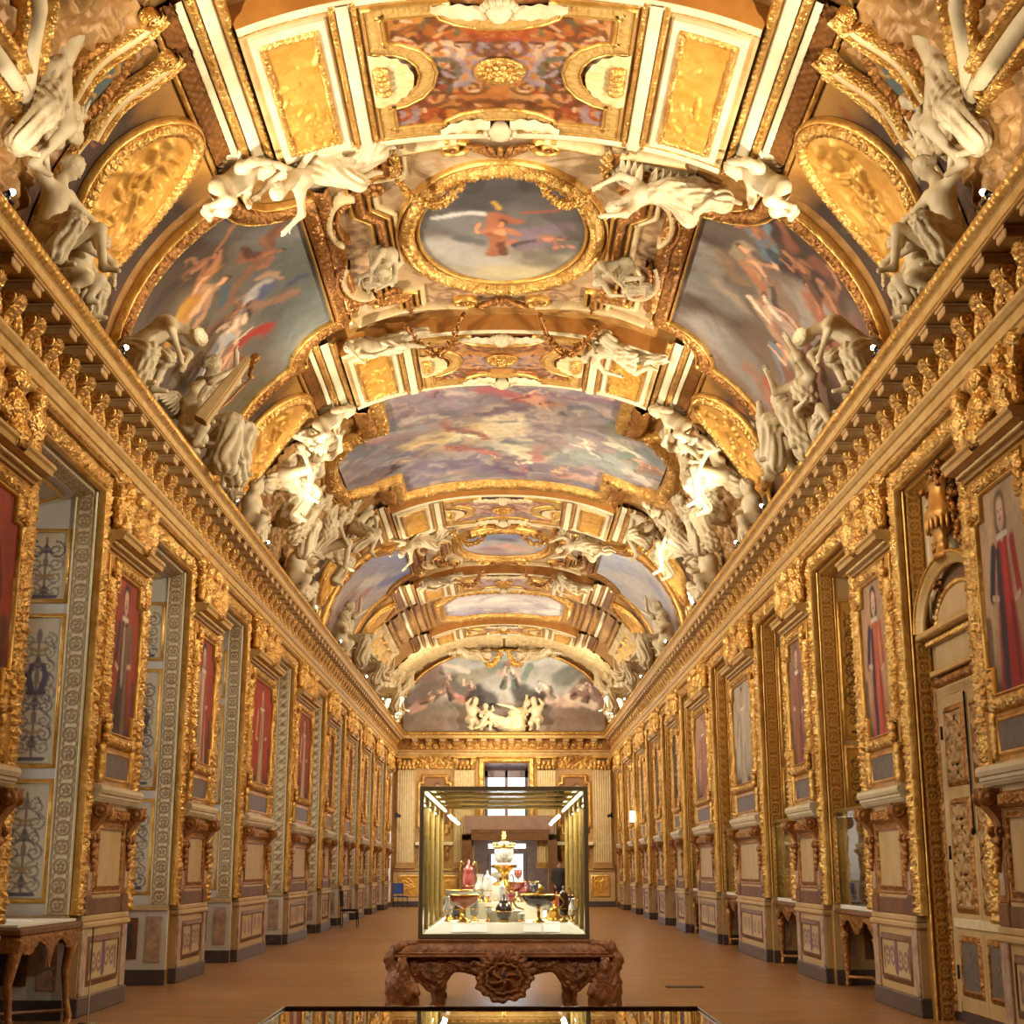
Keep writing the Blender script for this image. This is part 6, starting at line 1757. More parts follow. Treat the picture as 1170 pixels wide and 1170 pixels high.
oval_bay(40.2, 2.85, 'POf', [(0, (124, 130, 156)), (0.6, (170, 160, 150)), (1, (150, 120, 110))], 22, 'oval ceiling painting of blue sky and clouds, farther bay', False, [((190, 180, 170), 1.4, 0.5, 0.7, 0.5)], 1)

# ------------------------------------------------------------------ central painting, cross shaped
def central():
    yc, hy = 29.6, 3.75
    pc = V(0, yc); Lo = tuple(-pc)
    o = empty('ceiling_painting', tuple(pc), 'great central ceiling painting of a glowing sky with swirling figures and clouds', 'painting')
    nu, nv = 190, 150
    cv = paint('PC', nu, nv, 7.2, 7.3, [(0, (120, 96, 110)), (0.4, (150, 130, 130)), (1, (110, 104, 130))], 31, clouds=[((190, 170, 150), 0.8, 0.5, 0.7, 0.5), ((96, 90, 112), 0.9, 0.5, 0.68, 0.55), ((160, 96, 80), 1.5, 0.58, 0.7, 0.5)])
    cv.clouds((214, 194, 166), 1.8, 0.58, 0.75, 0.5, 7); cv.clouds((110, 100, 120), 2.6, 0.56, 0.7, 0.5, 9); cv.clouds((190, 150, 120), 3.4, 0.58, 0.7, 0.45, 11); cv.clouds((140, 150, 150), 2.2, 0.58, 0.72, 0.4, 13); cv.brush(0.35, 3)
    av = np.linspace(-3.6, 3.6, nu)
    lo = np.where(np.abs(av) > 2.33, yc - 1.75 + 0.5 * sst(3.0, 3.6, np.abs(av)), yc - hy); hi = np.where(np.abs(av) > 2.33, yc + 1.95 - 0.5 * sst(3.0, 3.6, np.abs(av)), yc + hy - 0.1)
    T = np.linspace(0, 1, nv)
    Bq = lo[:, None] + (hi - lo)[:, None] * T[None]; A = np.repeat(av[:, None], nv, 1)
    cv.c = (0.3 * cv.c.mean(-1, keepdims=True) + 0.7 * cv.c) * np.array([1.06, 1.02, 0.92])
    q = (Bq - (yc - hy)) / (2 * hy)
    c2 = cv.c.copy(); U = np.linspace(0, 1, nv)
    for k in range(nu):
        for ch in range(3): c2[k, :, ch] = np.interp(q[k], U, cv.c[k, :, ch])
    # the two wings join the centre at a step, so build three sheets
    b = MB()
    for m in (np.abs(av) <= 2.33, av < -2.33, av > 2.33):
        Am = A[m].copy()
        if m[0] or m[-1]: Am[-1 if m[0] else 0] = -2.3 if m[0] else 2.3
        else: Am[0] = -2.33; Am[-1] = 2.33
        V_, F_ = grid(V(Am, Bq[m], 0.02 if not (m[0] or m[-1]) else 0.018)); b.add(V_, F_, 0, True, np.clip(c2[m], 0, .99).reshape(-1, 3))
    b.build('canvas', 'canvas', o, Lo)
    b = MB()
    path = [(-2.33, yc - hy), (2.33, yc - hy), (2.33, yc - 1.75), (3.1, yc - 1.7), (3.6, yc - 1.2), (3.75, yc), (3.6, yc + 1.4), (3.1, yc + 1.9), (2.33, yc + 1.95), (2.33, yc + hy - 0.1), (-2.33, yc + hy - 0.1), (-2.33, yc + 1.95), (-3.1, yc + 1.9), (-3.6, yc + 1.4), (-3.75, yc), (-3.6, yc - 1.2), (-3.1, yc - 1.7), (-2.33, yc - 1.75)]
    vstrip(b, path, 0.36, 0, 0.02, closed=True, ds=0.04, nv=10, prof='round', h=0.16, orn=orn_scroll, op=0.3, oh=0.05, shift=-0.16)
    vstrip(b, path, 0.07, 1, 0.02, closed=True, ds=0.05, nv=5, prof='round', h=0.1, shift=-0.36)
    b.build('frame', ['gold_carved', 'gold'], o, Lo)
    for s in (-1, 1):
        for (ya, yb) in ((26.0, 27.6), (31.7, 33.0)):
            b = MB(); vstrip(b, [(s * 2.75, ya), (s * 2.75, yb)], 0.4, 0, 0.02, ds=0.05, nv=9, prof='round', h=0.2, orn=orn_foliage, op=0.3, oh=0.08)
            b.build('corner_scroll', 'gold_dark', o, Lo)
central()

# ------------------------------------------------------------------ octagon bays
def octa(yc, hy, label, seed, stops, fine=False):
    global tn
    pc = V(0, yc); Lo = tuple(-pc)
    o = empty('ceiling_painting', tuple(pc), label, 'painting')
    na, ny = 70, 34
    cv = Cv(na, ny, 4.2, 2 * hy, stops, seed=seed, warp=0.15)
    cv.clouds((230, 220, 200), 1.2, 0.48, 0.66, 0.7, 3); cv.clouds((130, 110, 120), 1.5, 0.55, 0.7, 0.6, 5); cv.brush(0.25, 4)
    av = np.linspace(-2.1, 2.1, na); w = hy - np.clip(np.abs(av) - 1.5, 0, 9) * 1.5
    T = np.linspace(-1, 1, ny); A = np.repeat(av[:, None], ny, 1); Bq = yc + w[:, None] * T
    c = canvas_obj('canvas', cv, V(A, Bq, 0.02), 'canvas', o); c.location = Lo
    b = MB(); e = hy - 0.9
    path = [(-1.5, yc - hy), (1.5, yc - hy), (2.1, yc - e), (2.1, yc + e), (1.5, yc + hy), (-1.5, yc + hy), (-2.1, yc + e), (-2.1, yc - e)]
    vstrip(b, path, 0.34, 0, 0.02, closed=True, ds=0.06, nv=7, prof='round', h=0.15, orn=orn_egg, op=0.24, oh=0.05, shift=-0.16)
    b.build('frame', 'gold_carved', o, Lo)
    tn += 1
    root = empty('trim_%d' % tn, (0, yc, 10.5), kind='structure'); L = (0, -yc, -10.5)
    b = MB()
    for s in (-1, 1):
        for (q, w_, m, h_) in ((2.6, 0.14, 1, 0.05), (2.78, 0.1, 1, 0.05), (3.0, 0.2, 3, 0.02), (3.25, 0.16, 1, 0.06), (3.5, 0.12, 0, 0.03), (3.8, 0.3, 3, 0.02), (4.1, 0.14, 1, 0.05)):
            vstrip(b, [(s * q, yc - hy - 0.3), (s * q, yc + hy + 0.3)], w_, m, 0.02, ds=0.07, nv=7, prof='round', h=h_, orn=orn_foliage if m != 0 else None, op=0.3, oh=0.05)
    b.build('bay_mouldings', ['cream', 'gold_carved', 'ivory_gold', 'ochre_relief'], root, L)
    for s in (-1, 1):
        for k in range(3):
            y_ = yc - hy * 0.66 + k * hy * 0.66
            b = MB(); rp = [(s * 4.5, y_ - 0.55), (s * 5.6, y_ - 0.55), (s * 5.6, y_ + 0.55), (s * 4.5, y_ + 0.55)]
            vstrip(b, rp, 0.14, 0, 0.02, closed=True, ds=0.06, nv=6, prof='round', h=0.08, orn=orn_leaf, op=0.14, oh=0.03)
            A, Bq, P = patch(s * 4.55, s * 5.55, y_ - 0.5, y_ + 0.5, 6, 6, 0.03); b.addg(grid(P), 1, True)
            b.build('bay_panel', ['gold', 'cream'], root, L)
octa(49.6, 2.3, 'pale clouded octagonal ceiling painting in egg moulding, farthest bay', 41, [(0, (150, 130, 136)), (0.5, (206, 196, 180)), (1, (150, 140, 160))])

# cartouches of the bay nearest the camera
for s, nm in ((-1, 'left'), (1, 'right')):
    pc = V(s * 4.55, 12.8); Lo = tuple(-pc)
    o = empty('oval_cartouche', tuple(pc), 'blue-gray oval cartouche with gilt scrolls and rope frame, high on the %s' % nm, 'cartouche', 'oval cartouches of the first bay')
    T, R = np.meshgrid(np.linspace(0, 2 * PI, 40), np.linspace(0, 1, 8), indexing='ij')
    b = MB(); b.addg(grid(V(s * 4.55 + 0.56 * R * np.cos(T), 12.8 + 0.3 * R * np.sin(T), 0.06)), 0, True); b.build('disc', 'teal', o, Lo)
    el = lambda k: [(s * 4.55 + (0.56 + k) * math.cos(t), 12.8 + (0.3 + k) * math.sin(t)) for t in np.linspace(0, 2 * PI, 60, endpoint=False)]
    b = MB(); vstrip(b, el(0.07), 0.13, 0, 0.04, closed=True, ds=0.02, nv=8, prof='round', h=0.06, orn=orn_leaf, op=0.09, oh=0.03); b.build('frame', 'gold_dark', o, Lo)
    b = MB()
    for e in (-1, 1):
        for m in (-1, 1):
            sp = [(s * 4.55 + e * 0.2 + 0.13 * (1 - t / 9) * math.cos(t) * m, 12.8 + 0.11 * (1 - t / 9) * math.sin(t)) for t in np.linspace(0, 7, 26)]
            b.addg(tube(V(np.array(sp)[:, 0], np.array(sp)[:, 1], 0.075), 0.012, 6), 0, True)
    b.build('gilt_monogram', 'gold', o, Lo)
M['end_gold'] = mat_basic('dull_gold_paint', (184, 142, 82), 0.45, 0.3, (168, 124, 66), 4)
M['pale_gold'] = mat_basic('pale_gilded_paint', (212, 186, 134), 0.45, 0.15, (198, 168, 112), 5)
M['carved_cream'] = mat_basic('ochre_carved_panel', (186, 148, 92), 0.5, 0.15, (160, 118, 66), 12)
M['agate_amber'] = mat_basic('amber_agate', (186, 84, 26), 0.2, 0.0, (146, 58, 18), 14, spec=0.8, coat=0.6)
M['agate_dark'] = mat_basic('dark_agate', (40, 32, 34), 0.18, 0.0, (70, 44, 38), 16, spec=0.8, coat=0.6)
M['agate_red'] = mat_basic('red_jasper', (136, 44, 40), 0.22, 0.0, (170, 84, 76), 14, spec=0.8, coat=0.6)
M['agate_green'] = mat_basic('gray_green_jade', (96, 104, 92), 0.22, 0.0, (128, 132, 118), 12, spec=0.8, coat=0.6)
M['crystal'] = mat_basic('clear_rock_crystal', (226, 226, 214), 0.12, 0.0, (190, 186, 170), 10, spec=0.9, coat=0.8)
M['lapis'] = mat_basic('dark_lapis', (46, 44, 66), 0.2, 0.0, (66, 58, 80), 16, spec=0.8, coat=0.6)
M['mount'] = mat_basic('gilt_mount', (206, 160, 74), 0.25, 0.9)
M['led'] = mat_emit('warm_led_strip', (255, 236, 200), 1.5)
M['riser'] = mat_basic('cream_display_block', (232, 222, 196), 0.6)
M['cloth_brown'] = mat_basic('brown_velvet', (92, 66, 40), 0.9, 0.0, (80, 56, 34), 20)
M['led2'] = mat_emit('bright_lamp', (255, 250, 235), 6)
# ------------------------------------------------------------------ end wall
def end_wall():
    o = empty('wall_end', (0, YE, 0), kind='structure'); L = (0, -YE, 0)
    dx0, dx1, dz = -1.3, 1.75, 2.62       # doorway
    wx0, wx1, wz0, wz1 = -0.82, 1.0, 3.0, 5.72   # window above
    b = MB()
    def q(x0, x1, z0, z1, m=0): b.add(np.array([(x0, YE, z0), (x1, YE, z0), (x1, YE, z1), (x0, YE, z1)]), np.array([[0, 1, 2, 3]]), m)
    q(-4.9, dx0, 0, dz); q(dx1, 4.9, 0, dz); q(-4.9, 4.9, dz, wz0); q(-4.9, wx0, wz0, wz1); q(wx1, 4.9, wz0, wz1); q(-4.9, 4.9, wz1, 7.0); q(-4.9, 4.9, 7.0, 10.7)
    # window reveals
    for (x, n) in ((wx0, 1), (wx1, 1)):
        b.add(np.array([(x, YE, wz0), (x, YE + 1.0, wz0), (x, YE + 1.0, wz1), (x, YE, wz1)]), np.array([[0, 1, 2, 3]]), 1)
    b.add(np.array([(wx0, YE, wz1), (wx1, YE, wz1), (wx1, YE + 1.0, wz1 - 0.25), (wx0, YE + 1.0, wz1 - 0.25)]), np.array([[0, 1, 2, 3]]), 1)
    b.add(np.array([(wx0, YE, wz0), (wx1, YE, wz0), (wx1, YE + 1.0, wz0), (wx0, YE + 1.0, wz0)]), np.array([[0, 1, 2, 3]]), 1)
    b.build('wall_face', ['end_gold', 'violet_stone'], o, L)
    pl = lambda p, q_, h: np.stack([p, np.full_like(p, YE) - h, q_], -1)
    pilx = [(-4.4, -3.66), (-2.05, -1.22), (1.35, 2.12), (3.66, 4.4)]
    for (x0, x1) in pilx:
        b = MB(); w = x1 - x0; nf = 7
        U = np.linspace(0, 1, nf * 6 + 1); prof = -0.025 * np.sqrt(np.clip(1 - (((U * nf) % 1) * 2 - 1) ** 2, 0, 1)) * (((U * nf) % 1 > 0.12) & ((U * nf) % 1 < 0.88))
        A, B = np.meshgrid(x0 + 0.04 + (w - 0.08) * U, np.array([1.75, 5.42]), indexing='ij')
        b.addg(grid(pl(A, B, 0.14 + prof[:, None] + 0 * A)), 0, False)
        b.add(*box(x0, x1, YE - 0.11, YE, 1.6, 5.45), 0)
        for (e, z0, z1) in ((0.06, 1.5, 1.58), (0.03, 1.58, 1.68), (0.015, 1.68, 1.75)):
            b.add(*box(x0 - e, x1 + e, YE - 0.16 - e, YE, z0, z1, 0.012), 1)
        b.build('pilaster', ['pale_gold', 'end_gold'], o, L)
        b = MB()
        for r, (z, n, h) in enumerate(((5.52, 5, 0.2), (5.68, 4, 0.24))):
            for k in range(n):
                x = x0 + w * (k + 0.5) / n
                b.addg(ellipsoid((x, YE - 0.15 - 0.03 * r, z + 0.04), (w / n * 0.5, 0.08, h * 0.62), 7, 9), 0, True)
        for s in (-1, 1):
            xc = (x0 + x1) / 2 + s * w * 0.42
            b.addg(xf(lathe([(0, 0), (0.11, 0), (0.11, 0.03), (0.07, 0.06), (0.045, 0.03), (0, 0.07)], 14), (xc, YE - 0.16, 5.84), rx=PI / 2), 0, True)
        b.add(*box(x0 - 0.06, x1 + 0.06, YE - 0.24, YE, 5.92, 6.0, 0.01), 1)
        b.build('capital', ['gold_carved', 'gold'], o, L)
    # carved frieze panels between the capitals
    for (x0, x1, sd) in ((-3.64, -2.08, 1), (2.14, 3.64, 2)):
        b = MB(); n = 70
        A, B = np.meshgrid(np.linspace(x0, x1, n), np.linspace(5.5, 6.05, 34), indexing='ij')
        H = relief_h(A, B, sd, 8, 0.16, 0.1, (x0 + x1) / 2, 5.78, 0.7, 0.2) + 0.03 * orn_scroll(A - x0, (B - 5.78) * 3.6, 0.5)
        b.addg(grid(pl(A, B, H + 0.02)), 0, True); b.build('frieze_relief', 'gold_carved', o, L)
    # dado
    for (x0, x1) in ((-4.5, dx0 - 0.35), (dx1 + 0.4, 4.5)):
        b = MB()
        b.add(*box(x0, x1, YE - 0.1, YE, 0.0, 0.22, 0.01), 2); b.add(*box(x0, x1, YE - 0.06, YE, 0.22, 1.4), 0); b.add(*box(x0, x1, YE - 0.13, YE, 1.4, 1.5, 0.02), 1)
        b.build('dado', ['cream_dark', 'cream_gold', 'grey_marble'], o, L)
        for k in range(2):
            wd = (x1 - x0) / 2; xa, xb = x0 + wd * k + 0.22, x0 + wd * (k + 1) - 0.22
            b = MB(); pstrip(b, rect_path(xa, xb, 0.4, 1.22), 0.08, lambda p, q_, h: pl(p, q_, h + 0.06), 0, closed=True, ds=0.3, nv=5, prof='ogee', h=0.03)
            A, B = np.meshgrid(np.linspace(xa + .06, xb - .06, 40), np.linspace(0.46, 1.16, 26), indexing='ij')
            b.addg(grid(pl(A, B, 0.065 + relief_h(A, B, 7 + k, 6, .14, .04, (xa + xb) / 2, .8, .3, .2))), 1, True)
            b.build('dado_panel', ['gold', 'relief_gold'], o, L)
    # opening frames
    b = MB()
    pstrip(b, [(wx0 - 0.13, wz0), (wx0 - 0.13, wz1 + 0.13), (wx1 + 0.13, wz1 + 0.13), (wx1 + 0.13, wz0)], 0.24, pl, 0, ds=0.06, nv=8, prof='round', h=0.06, orn=orn_foliage, op=0.2, oh=0.04)
    b.build('window_surround', 'gold', o, L)
    # frames of the two end portraits
    for (x0, x1, nm, im) in ((-3.5, -2.2, 'left', 0), (2.24, 3.52, 'right', 1)):
        p = empty('framed_portrait', ((x0 + x1) / 2, YE, 0), 'gilt eared frame with dim brown portrait on the end wall, %s of the window' % nm, 'portrait'); Lp = (-(x0 + x1) / 2, -YE, 0)
        b = MB(); path = notch_path(x0, x1, 2.9, 5.2, 0.16, 0.28)
        pstrip(b, path, 0.16, pl, 0, closed=True, ds=0.06, nv=6, prof='round', h=0.07, orn=orn_foliage, op=0.15, oh=0.03); b.build('frame', 'gold_carved', p, Lp)
        nu, nv = 24, 40; cv = Cv(nu, nv, x1 - x0, 2.3, [(0, (110, 70, 44)), (1, (150, 106, 66))], seed=3 + im); cv.fig(0.5, 0.05, 1.9, (0, 1), (180, 140, 110), (110, 70, 50))
        A, B = np.meshgrid(np.linspace(x0, x1, nu), np.linspace(2.9, 5.2, nv), indexing='ij'); c = canvas_obj('canvas', cv, pl(A, B, np.full_like(A, 0.01)), 'tapestry', p); c.location = Lp
        b = MB(); b.add(*box(x0 - 0.12, x1 + 0.12, YE - 0.25, YE, 2.42, 2.56, 0.02), 0)
        for s in (x0 + 0.12, x1 - 0.12):
            b.addg(ellipsoid((s, YE - 0.12, 2.3), (0.09, 0.1, 0.13)), 1, True); b.addg(ellipsoid((s, YE - 0.08, 2.0), (0.07, 0.06, 0.2)), 1, True)
        b.add(*box(x0 + 0.25, x1 - 0.25, YE - 0.05, YE, 1.62, 2.3, 0.01), 2)
        b.build('shelf', ['cream', 'bronze', 'cream_dark'], o, L)
    # upper window
    w = empty('window_20', (0, YE + 0.95, 0), kind='structure'); Lw = (0, -YE - 0.95, 0)
    b = MB()
    for (x0, x1, z0, z1) in ((wx0, wx0 + 0.14, wz0, wz1 - 0.2), (wx1 - 0.14, wx1, wz0, wz1 - 0.2), ((wx0 + wx1) / 2 - 0.06, (wx0 + wx1) / 2 + 0.06, wz0, wz1 - 0.2), (wx0, wx1, 5.2, 5.5), (wx0, wx1, 4.1, 4.16), (wx0, wx1, wz0, wz0 + 0.1)):
        b.add(*box(x0, x1, YE + 0.9, YE + 1.0, z0, z1, 0.01), 0)
    b.build('window_frame', 'violet_stone', w, Lw)
    b = MB(); b.add(*box(wx0, wx1, YE + 0.95, YE + 0.96, wz0, wz1 - 0.2), 0); b.build('window_pane', 'window_glass', w, Lw)
    # portal: brown vestibule in front of the doorway and a boarded panel over it
    d = empty('door_1', (0.25, YE, 0), kind='structure'); Ld = (-0.25, -YE, 0)
    b = MB()
    for (x0, x1, z0, z1) in ((-1.72, -1.32, 0, 2.86), (1.78, 2.16, 0, 2.86), (-1.72, 2.16, 2.6, 2.86)):
        b.add(*box(x0, x1, YE - 0.5, YE + 0.05, z0, z1, 0.02), 0)
    b.build('portal_frame', 'brown_wood', d, Ld)
    b = MB(); b.add(*box(-1.6, 2.05, YE - 0.42, YE, 2.86, 3.6, 0.02), 0); b.add(*box(-1.35, 1.85, YE - 0.44, YE - 0.4, 2.9, 3.05, 0.01), 1); b.build('lintel_board', ['portal', 'brown_wood'], d, Ld)
    # room beyond
    b = MB()
    b.add(*box(-1.9, -1.75, YE, YE + 8.5, 0, 3.4), 0); b.add(*box(2.15, 2.3, YE, YE + 8.5, 0, 3.4), 0); b.add(*box(-1.9, 2.3, YE + 0.02, YE + 8.5, 3.4, 3.5), 0)
    for (x0, x1, z0, z1) in ((-1.9, -0.75, 0, 3.4), (1.0, 2.3, 0, 3.4), (-0.75, 1.0, 0, 0.75), (-0.75, 1.0, 2.15, 2.4), (-0.75, 1.0, 2.62, 3.4)):
        b.add(*box(x0, x1, YE + 8.4, YE + 8.6, z0, z1), 1)
    b.build('room_beyond', ['vest', 'violet_stone'], d, Ld)
    b = MB(); b.add(*box(-0.75, 1.0, YE + 8.48, YE + 8.49, 0.75, 2.62), 0); b.build('window_pane', 'window_glass', d, Ld)
    b = MB()
    for (x0, x1, z0, z1) in ((-0.75, -0.6, 0.75, 2.15), (0.86, 1.0, 0.75, 2.15)): b.add(*box(x0, x1, YE + 8.3, YE + 8.42, z0, z1, 0.01), 0)
    b.build('window_frame', 'violet_stone', d, Ld)
    return o
end_wall()

# lunette painting in the end arch
def lunette():
    n, m = 170, 84
    pc = (0, YE - 0.15, 8.6); Lo = (0, -YE + 0.15, -8.6)
    o = empty('lunette_painting', pc, 'arched lunette painting of bathing figures, dark rocks and pale sky on the end wall', 'painting')
    cv = paint('LU', n, m, 8.4, 3.4, [(0, (150, 112, 72)), (0.22, (140, 116, 86)), (0.45, (178, 172, 154)), (1, (196, 192, 176))], 51, soft=0.4, warp=0.07, clouds=[((150, 144, 130), 0.7, 0.5, 0.7, 0.4)])
    cv.brush(0.2, 4); cv.c = np.clip((0.45 * cv.c.mean(-1, keepdims=True) + 0.55 * cv.c) * 1.15, 0, 0.9)
    # region under the arch: columns from the cornice to the vault line
    xs = np.linspace(-4.2, 4.2, n)
    top = 7.0 + 3.42 * (1 - (np.abs(xs) / 4.45) ** VP) ** (1 / VP)
    T = np.linspace(0, 1, m)
    Z = 7.06 + (top[:, None] - 7.06) * T[None]
    c2 = cv.c.copy(); U = np.linspace(0, 1, m)
    for k in range(n):
        q = (Z[k] - 7.2) / 3.2
        for ch in range(3): c2[k, :, ch] = np.interp(q, U, cv.c[k, :, ch])
    cv.c = c2
    P = np.stack([np.repeat(xs[:, None], m, 1), np.full_like(Z, YE - 0.12), Z], -1)
    c = canvas_obj('canvas', cv, P, 'canvas', o); c.location = Lo
    b = MB(); s = np.linspace(-1, 1, 60); ax = s * 4.25; tz = 7.0 + 3.44 * (1 - (np.abs(ax) / 4.47) ** VP) ** (1 / VP)
    b.addg(tube(np.stack([ax, np.full(60, YE - 0.14), tz], 1), 0.08, 8), 0, True); b.build('frame', 'gold_carved', o, Lo)
lunette()

# ------------------------------------------------------------------ back wall behind the camera
b = MB(); b.add(*box(-5.8, 5.8, YB - 0.2, YB, 0, 10.8)); o = b.build('wall_back', 'gold_smooth'); tag(o, kind='structure')

# ------------------------------------------------------------------ the door bay on the right
def door_bay():
    o0, o1 = BAYS[0]; X = HW + 0.3; yc = (o0 + o1) / 2; hw = (o1 - o0) / 2
    pl = lambda p, q, h: np.stack([X - h, p, q], -1)
    d = empty('door_2', (X, yc, 0), kind='structure'); Ld = (-X, -yc, 0)
    b = MB()
    b.add(*box(X - 0.02, X + 0.05, o0, o1, 0.0, 0.2), 1)
    pstrip(b, [(o0 + 0.1, 0.1), (o0 + 0.1, 3.5), (o1 - 0.1, 3.5), (o1 - 0.1, 0.1)], 0.12, pl, 0, ds=0.025, nv=7, prof='round', h=0.05, orn=orn_egg, op=0.07, oh=0.02)
    pstrip(b, [(o0 + 0.22, 0.1), (o0 + 0.22, 3.38), (o1 - 0.22, 3.38), (o1 - 0.22, 0.1)], 0.1, pl, 2, ds=0.5, nv=6, prof='ogee', h=0.04)
    b.build('door_frame', ['gold_dark', 'grey_marble', 'cream_dark'], d, Ld)
    for k, (ya, yb) in enumerate(((o0 + 0.28, yc - 0.006), (yc + 0.006, o1 - 0.28))):
        b = MB(); b.add(*box(X - 0.03, X + 0.0, ya, yb, 0.12, 3.32, 0.006), 0)
        lf = b.build('door_leaf', ['cream_dark'], d, Ld)
        for q, (z0, z1) in enumerate(((0.3, 0.84), (1.12, 2.22), (2.4, 3.18))):
            b = MB(); pp = lambda p, q_, h: pl(p, q_, h + 0.03)
            pstrip(b, rect_path(ya + 0.12, yb - 0.12, z0, z1), 0.06, pp, 0, closed=True, ds=0.03, nv=7, prof='ogee', h=0.025, orn=orn_egg, op=0.05, oh=0.008)
            nu, nv = 40, int((z1 - z0) * 80)
            A, B = np.meshgrid(np.linspace(ya + 0.16, yb - 0.16, nu), np.linspace(z0 + 0.04, z1 - 0.04, nv), indexing='ij')
            ym = (ya + yb) / 2
            H = 0.03 * orn_scroll(B, (np.abs(A - ym)) / (yb - ya - 0.3) * 3.6 - 0.9, 0.28) if q else 0.006 + 0.1 * np.clip(relief_h(A, B, 3, 5, .1, .1, ym, (z0 + z1) / 2, .2, .2), 0, 1)
            b.addg(grid(pp(A, B, H)), 1 if q else 2, True)
            b.build('door_panel', ['gold_dark', 'carved_cream', 'slate'], lf)
        for z in (0.5, 1.7, 2.95):
            b = MB(); b.addg(xf(lathe([(0, -0.07), (0.014, -0.07), (0.014, 0.07), (0, 0.07)], 10), (X - 0.045, ya if k == 0 else yb, z)), 0, True); b.build('hinge', 'black', lf)
        b = MB(); b.add(*box(X - 0.06, X - 0.028, ya, yb, 0.94, 1.04, 0.012), 0); b.build('rail', 'cream', lf)
    b = MB(); b.addg(tube([(X - 0.05, yc, 1.9), (X - 0.05, yc, 3.3)], 0.012, 8), 0, True); b.addg(ellipsoid((X - 0.06, yc, 1.9), (0.025, 0.02, 0.04)), 0, True); b.build('bolt_rod', 'black', d, Ld)
    # overdoor: entablature with pediment, urn with flowers
    b = MB()
    b.add(*box(X - 0.1, X + 0.05, o0 + 0.18, o1 - 0.18, 3.56, 3.62, 0.01), 1); b.add(*box(X - 0.04, X + 0.05, o0 + 0.25, o1 - 0.25, 3.62, 3.9), 0)
    pstrip(b, [(o0 + 0.12, 3.93), (o1 - 0.12, 3.93)], 0.07, lambda p, q, h: pl(p, q, h + 0.08), 2, ds=0.012, nv=4, orn=orn_dentil, op=0.07, oh=0.03, h=0.0)
    b.add(*box(X - 0.2, X + 0.05, o0 + 0.06, o1 - 0.06, 3.97, 4.04, 0.015), 1)
    arcp = [(yc - hw * 0.92 * math.cos(t), 4.05 + 0.62 * math.sin(t)) for t in np.linspace(0, PI, 25)]
    pstrip(b, arcp, 0.12, lambda p, q, h: pl(p, q, h + 0.13), 1, ds=0.04, nv=6, prof='ogee', h=0.06)
    pstrip(b, arcp, 0.05, lambda p, q, h: pl(p, q, h + 0.17), 2, ds=0.02, nv=5, prof='round', h=0.03, orn=orn_bead, op=0.06, oh=0.012, shift=0.06)
    arci = [(yc - hw * 0.66 * math.cos(t), 4.06 + 0.38 * math.sin(t)) for t in np.linspace(0, PI, 25)]
    pstrip(b, arci, 0.09, lambda p, q, h: pl(p, q, h + 0.02), 2, ds=0.02, nv=6, prof='round', h=0.04, orn=orn_leaf, op=0.08, oh=0.02)
    v, f = prism([(p, q) for p, q in arcp], 'x', X - 0.02, X + 0.03); b.add(v, f, 3)
    v, f = prism([(p, q) for p, q in arci], 'x', X - 0.05, X - 0.02); b.add(v, f, 0)
    b.build('pediment', ['cream_dark', 'cream_gold', 'gold', 'brown_wood'], d, Ld)
    u = MB()
    u.addg(xf(lathe([(0, 0), (0.17, 0), (0.17, 0.05), (0.12, 0.08), (0.09, 0.18), (0.12, 0.2), (0.1, 0.22), (0.2, 0.32), (0.27, 0.46), (0.25, 0.52), (0.2, 0.56), (0.16, 0.74), (0.18, 0.8), (0.14, 0.82), (0, 0.82)], 28), (X - 0.16, yc, 4.68), sc=(0.55, 1, 1)), 0, True)
    for k in range(16):
        an = 2 * PI * k / 16
        u.addg(ellipsoid((X - 0.16 + 0.13 * math.cos(an), yc + 0.235 * math.sin(an), 5.05), (0.025, 0.035, 0.09), 6, 8), 0, True)
    ue = u.build('urn', 'gold_smooth', d, Ld)
    g = MB(); rg = random.Random(3)
    for k in range(60):
        g.addg(ellipsoid((X - 0.16 + rg.gauss(0, .05), yc + rg.gauss(0, .11), 5.56 + rg.gauss(0, .06)), (0.035, rg.uniform(.03, .05), rg.uniform(.03, .05)), 5, 7), 0, True)
    for s in (-1, 1):
        for k in range(26):
            t = k / 25; y = yc + s * (0.15 + 0.42 * t); z = 5.4 - 0.5 * math.sin(PI * min(1, t * 1.3)) * 0.4 - 0.9 * t ** 1.5
            for q in range(3):
                g.addg(ellipsoid((X - 0.09 + rg.gauss(0, .02), y + rg.gauss(0, .03), z + rg.gauss(0, .03)), (0.03, rg.uniform(.025, .045), rg.uniform(.025, .045)), 5, 7), 0, True)
    g.build('flower_garland', 'gold_dark', ue)
    b = MB(); pstrip(b, rect_path(o0 + 0.16, o1 - 0.16, 4.2, 5.5), 0.07, pl, 0, closed=True, ds=0.5, nv=6, prof='ogee', h=0.03); b.build('overdoor_panel', 'cream', d, Ld)
door_bay()

